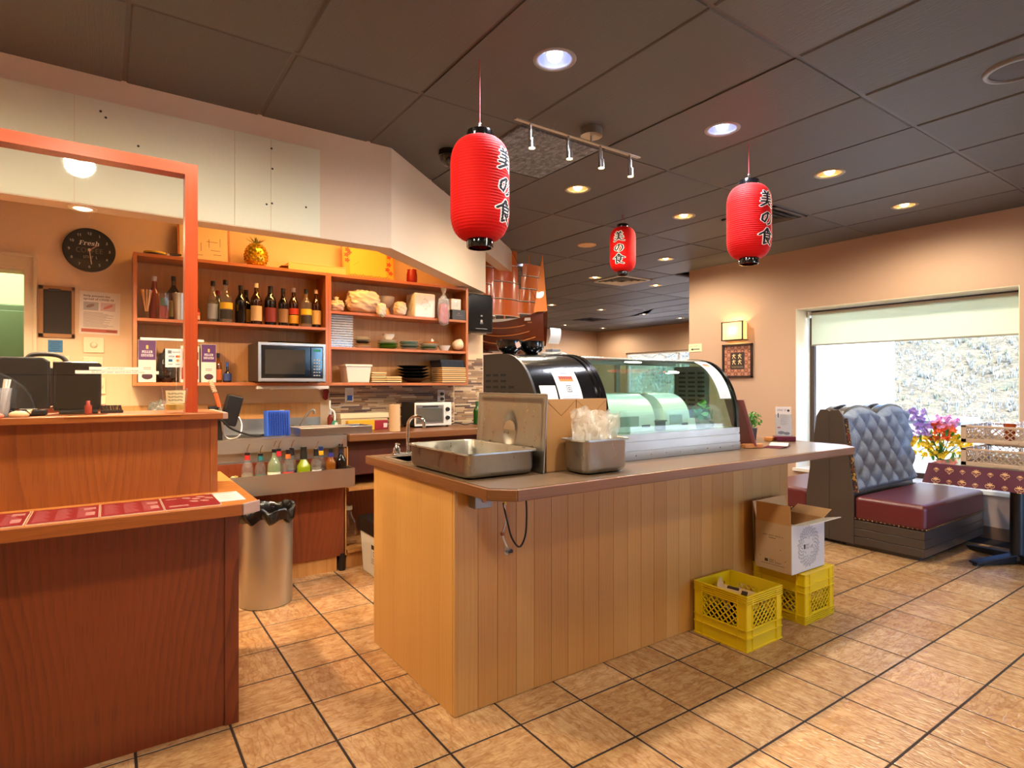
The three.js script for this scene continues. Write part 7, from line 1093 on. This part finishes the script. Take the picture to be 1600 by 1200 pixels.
// ---------- booth table with cloth and racks ----------
{
  const t = thing('dining_table', 'booth table with black pedestal under a burgundy and gold cloth', 'table', 5.47, 0, 1.39), blk = mat.black;
  mesh('table_top', box(1.24, 0.03, 0.66, 0, 0.715, 0, 0.004), mat.mahogany, t); mesh('pedestal', [cyl(0.045, 0.045, 0.68, 0, 0.035, 0, 28), cyl(0.055, 0.06, 0.03, 0, 0.03, 0, 28), box(0.4, 0.012, 0.3, 0, 0.703, 0)], blk, t);
  for (let k = 0; k < 4; k++) mesh('base_foot', merge([extrude([[0.03, 0.012], [0.36, 0.012], [0.38, 0.02], [0.38, 0.032], [0.36, 0.036], [0.05, 0.07], [0.03, 0.07]], 0.056, 0.006).translate(0, 0, -0.028), cyl(0.02, 0.022, 0.012, 0.355, 0, 0, 12)]).rotateY(k * Math.PI / 2 - 0.45 + Math.PI), blk, t);
  const c = thing('tablecloth', 'burgundy tablecloth with gold damask pattern and scalloped hem', 'tablecloth', 5.47, 0.7455, 1.39);
  { const W = 1.262, D = 0.682, dr = 0.135, per2 = [], push = (x, z, nx, nz2) => per2.push([x, z, nx, nz2]); const K = 46, J = 26;
    for (let k = 0; k < K; k++) push(-W / 2 + W * k / K, D / 2, 0, 1); for (let k = 0; k < J; k++) push(W / 2, D / 2 - D * k / J, 1, 0); for (let k = 0; k < K; k++) push(W / 2 - W * k / K, -D / 2, 0, -1); for (let k = 0; k < J; k++) push(-W / 2, -D / 2 + D * k / J, -1, 0);
    const p = [], idx = [], uv = [], n = per2.length, rows = 7; for (let r = 0; r <= rows; r++) per2.forEach(([x, z, nx, nn], k) => { const f = r / rows, sway = Math.sin(k * 0.55) * 0.012 * f * f + 0.02 * f, corner = (k % (K + J) === 0 || k % (K + J) === K) ? 0.035 * f : 0; p.push(x + nx * sway + Math.sign(x) * corner * (Math.abs(nx) < 1 ? 1 : 0.4), -f * dr - (r === rows ? 0.006 * Math.abs(Math.sin(k * 1.6)) : 0), z + nn * sway + Math.sign(z) * corner * 0.6); const len = k < K ? x : k < K + J ? W / 2 + (D / 2 - z) : k < 2 * K + J ? W + D - x : 2 * W + D / 2 + z; uv.push(len, -f * dr); });
    for (let r = 0; r < rows; r++) for (let k = 0; k < n; k++) { const m = (k + 1) % n; idx.push(r * n + k, (r + 1) * n + k, (r + 1) * n + m, r * n + k, (r + 1) * n + m, r * n + m); }
    const g = new THREE.BufferGeometry(); g.setAttribute('position', new THREE.Float32BufferAttribute(p, 3)); g.setAttribute('uv', new THREE.Float32BufferAttribute(uv, 2)); g.setIndex(idx); g.computeVertexNormals(); const cl = M(white, 0.75, { map: T.damask, side: THREE.DoubleSide }); mesh('hem', G(g), cl, c); mesh('cloth_top', metres(box(W, 0.002, D, 0, -0.001, 0)), cl, c); mesh('clear_cover', box(W - 0.01, 0.0015, D - 0.01, 0, 0.0015, 0), MP(0xe8f0ec, 0.05, { transmission: 0.9, thickness: 0 }), c); }
  // dishwasher racks with glasses
  const beige = M(0xa88e74, 0.5), S = 0.5;
  const rack = (label, y) => {
    const r = thing('glass_rack', label, 'rack', 5.115, y, 1.295, 0, 'dishwasher racks on the booth table'), hh = 0.12;
    for (let k = 0; k < 4; k++) {
      const p = [box(S, 0.03, 0.014, 0, 0.0, S / 2 - 0.007, 0.003), box(S, 0.016, 0.014, 0, hh - 0.016, S / 2 - 0.007, 0.003), box(0.03, hh, 0.014, -S / 2 + 0.016, 0, S / 2 - 0.007), box(0.03, hh, 0.014, S / 2 - 0.016, 0, S / 2 - 0.007), box(0.13, 0.018, 0.006, 0, 0.006, S / 2 + 0.002, 0.002)], y0 = 0.03, y1 = hh - 0.016, st = 0.037;
      for (let s = -7; s < 8; s++) for (const d of [1, -1]) { const a = s * st, x0 = a - d * 0.037, x1 = a + d * 0.037; if (Math.abs(x0) > S / 2 - 0.02 || Math.abs(x1) > S / 2 - 0.02) continue; p.push(G(new THREE.BoxGeometry(Math.hypot(x1 - x0, y1 - y0), 0.006, 0.005)).rotateZ(Math.atan2((y1 - y0), (x1 - x0))).translate(a, (y0 + y1) / 2, S / 2 - 0.007)); }
      mesh('side', merge(p).rotateY(k * Math.PI / 2), beige, r);
    }
    mesh('floor_grid', [...Array.from({ length: 7 }, (_, k) => box(S - 0.03, 0.006, 0.008, 0, 0.002, -0.21 + k * 0.07)), ...Array.from({ length: 7 }, (_, k) => box(0.008, 0.006, S - 0.03, -0.21 + k * 0.07, 0.002, 0))], beige, r); return r;
  };
  rack('beige dishwasher rack resting on the table cloth', 0.7485); rack('beige dishwasher rack stacked on the other rack', 0.906);
  const gG = lathe([[0.001, 0.004], [0.026, 0], [0.034, 0.13], [0.0325, 0.13], [0.0245, 0.006], [0.001, 0.006]], 20), amber = MP(0xc8642c, 0.06, { transmission: 0.7, thickness: 0 });
  for (const [y, tag] of [[0.7485 + 0.0085, 'lower'], [0.906 + 0.0085, 'upper']]) for (let i = 0; i < 5; i++) for (let j = 0; j < 5; j++) { if (tag === 'lower' && i > 1) continue; single('water_glass', tag === 'upper' ? 'clear tumbler standing in the upper dishwasher rack' : 'clear tumbler standing in the lower dishwasher rack', 'glass', gG, tag === 'upper' && j === 2 && i === 0 ? amber : mat.glass, 4.935 + i * 0.09, y, 1.115 + j * 0.09, 0, `tumblers in the ${tag} rack`); }
}
// ---------- flowers on the sill and boxes outside ----------
{
  const v = thing('flower_vase', 'vase of yellow, orange and purple artificial flowers on the window sill', 'flowers', 6.27, 0.4005, 2.14); mesh('vase', lathe([[0.001, 0.003], [0.045, 0], [0.06, 0.08], [0.05, 0.17], [0.035, 0.2], [0.04, 0.22], [0.034, 0.22], [0.03, 0.2], [0.001, 0.02]], 28), M(0xb8b8ac, 0.3), v);
  const petal = (r) => merge([0, 1, 2, 3, 4].map((k) => G(new THREE.CircleGeometry(r * 0.55, 7)).scale(0.7, 1, 1).translate(0, r * 0.55, 0).rotateX(0.5).rotateZ(k * 1.2566)));
  const cols = [[0xf2d020, [-0.02, 0.33, -0.1, 0.15, 0.09], 80], [0xf2d020, [-0.0, 0.38, 0.16, 0.1, 0.09], 70], [0xf0641c, [0.0, 0.47, 0.02, 0.08, 0.08], 60], [0xb890d0, [0.0, 0.47, -0.14, 0.08, 0.08], 40], [0xd490c0, [0.0, 0.56, 0.04, 0.08, 0.05], 30], [0xb498d0, [0.0, 0.62, -0.18, 0.05, 0.06], 30]], stems = [];
  cols.forEach(([c, [x, y, z, sz, sy], count]) => { const m = MP(c, 0.6, { transmission: 0.45, thickness: 0, side: THREE.DoubleSide }), list = []; for (let k = 0; k < count; k++) { const px = x + rr(-0.06, 0.06), py = y + rr(-sy, sy), pz = z + rr(-sz, sz); list.push(petal(rr(0.018, 0.03)).rotateX(rr(-1, 1)).rotateY(rr(-2.2, -0.9)).translate(px, py, pz)); if (k % 9 === 0) stems.push(tube([[0, 0.19, 0], [px * 0.5, 0.2 + (py - 0.2) * 0.5, pz * 0.35], [px, py, pz]], 0.003, 10, 5)); } mesh('blossoms', list, m, v); });
  mesh('stems', stems, mat.green, v); mesh('leaves', Array.from({ length: 40 }, () => G(new THREE.CircleGeometry(0.028, 6)).scale(0.5, 1.4, 1).rotateX(rr(-1, 1)).rotateY(rnd() * 6).translate(rr(-0.06, 0.06), rr(0.22, 0.5), rr(-0.16, 0.16))), mat.leaf, v);
  const gb = (label, x, n, w, d, h) => { const b = thing('utility_box', label, 'box', x, -0.12, n); mesh('cabinet', box(w, h, d, 0, 0.05, 0, 0.01), M(0x8c9094, 0.6), b); mesh('cap', box(w + 0.06, 0.05, d + 0.06, 0, h + 0.05, 0, 0.01), M(0x9a9ea2, 0.5), b); mesh('plinth', box(w + 0.04, 0.05, d + 0.04, 0, 0, 0), M(0xa8a49c, 0.8), b); mesh('white_panel', box(0.01, h * 0.8, d * 0.6, -w / 2 - 0.005, 0.12, d * 0.1), M(0xdcdcd8, 0.5), b); };
  gb('grey utility box with white panel outside the window behind the flowers', 8.6, 3.05, 0.5, 0.8, 0.92); 
}
renderer.render(scene, camera);
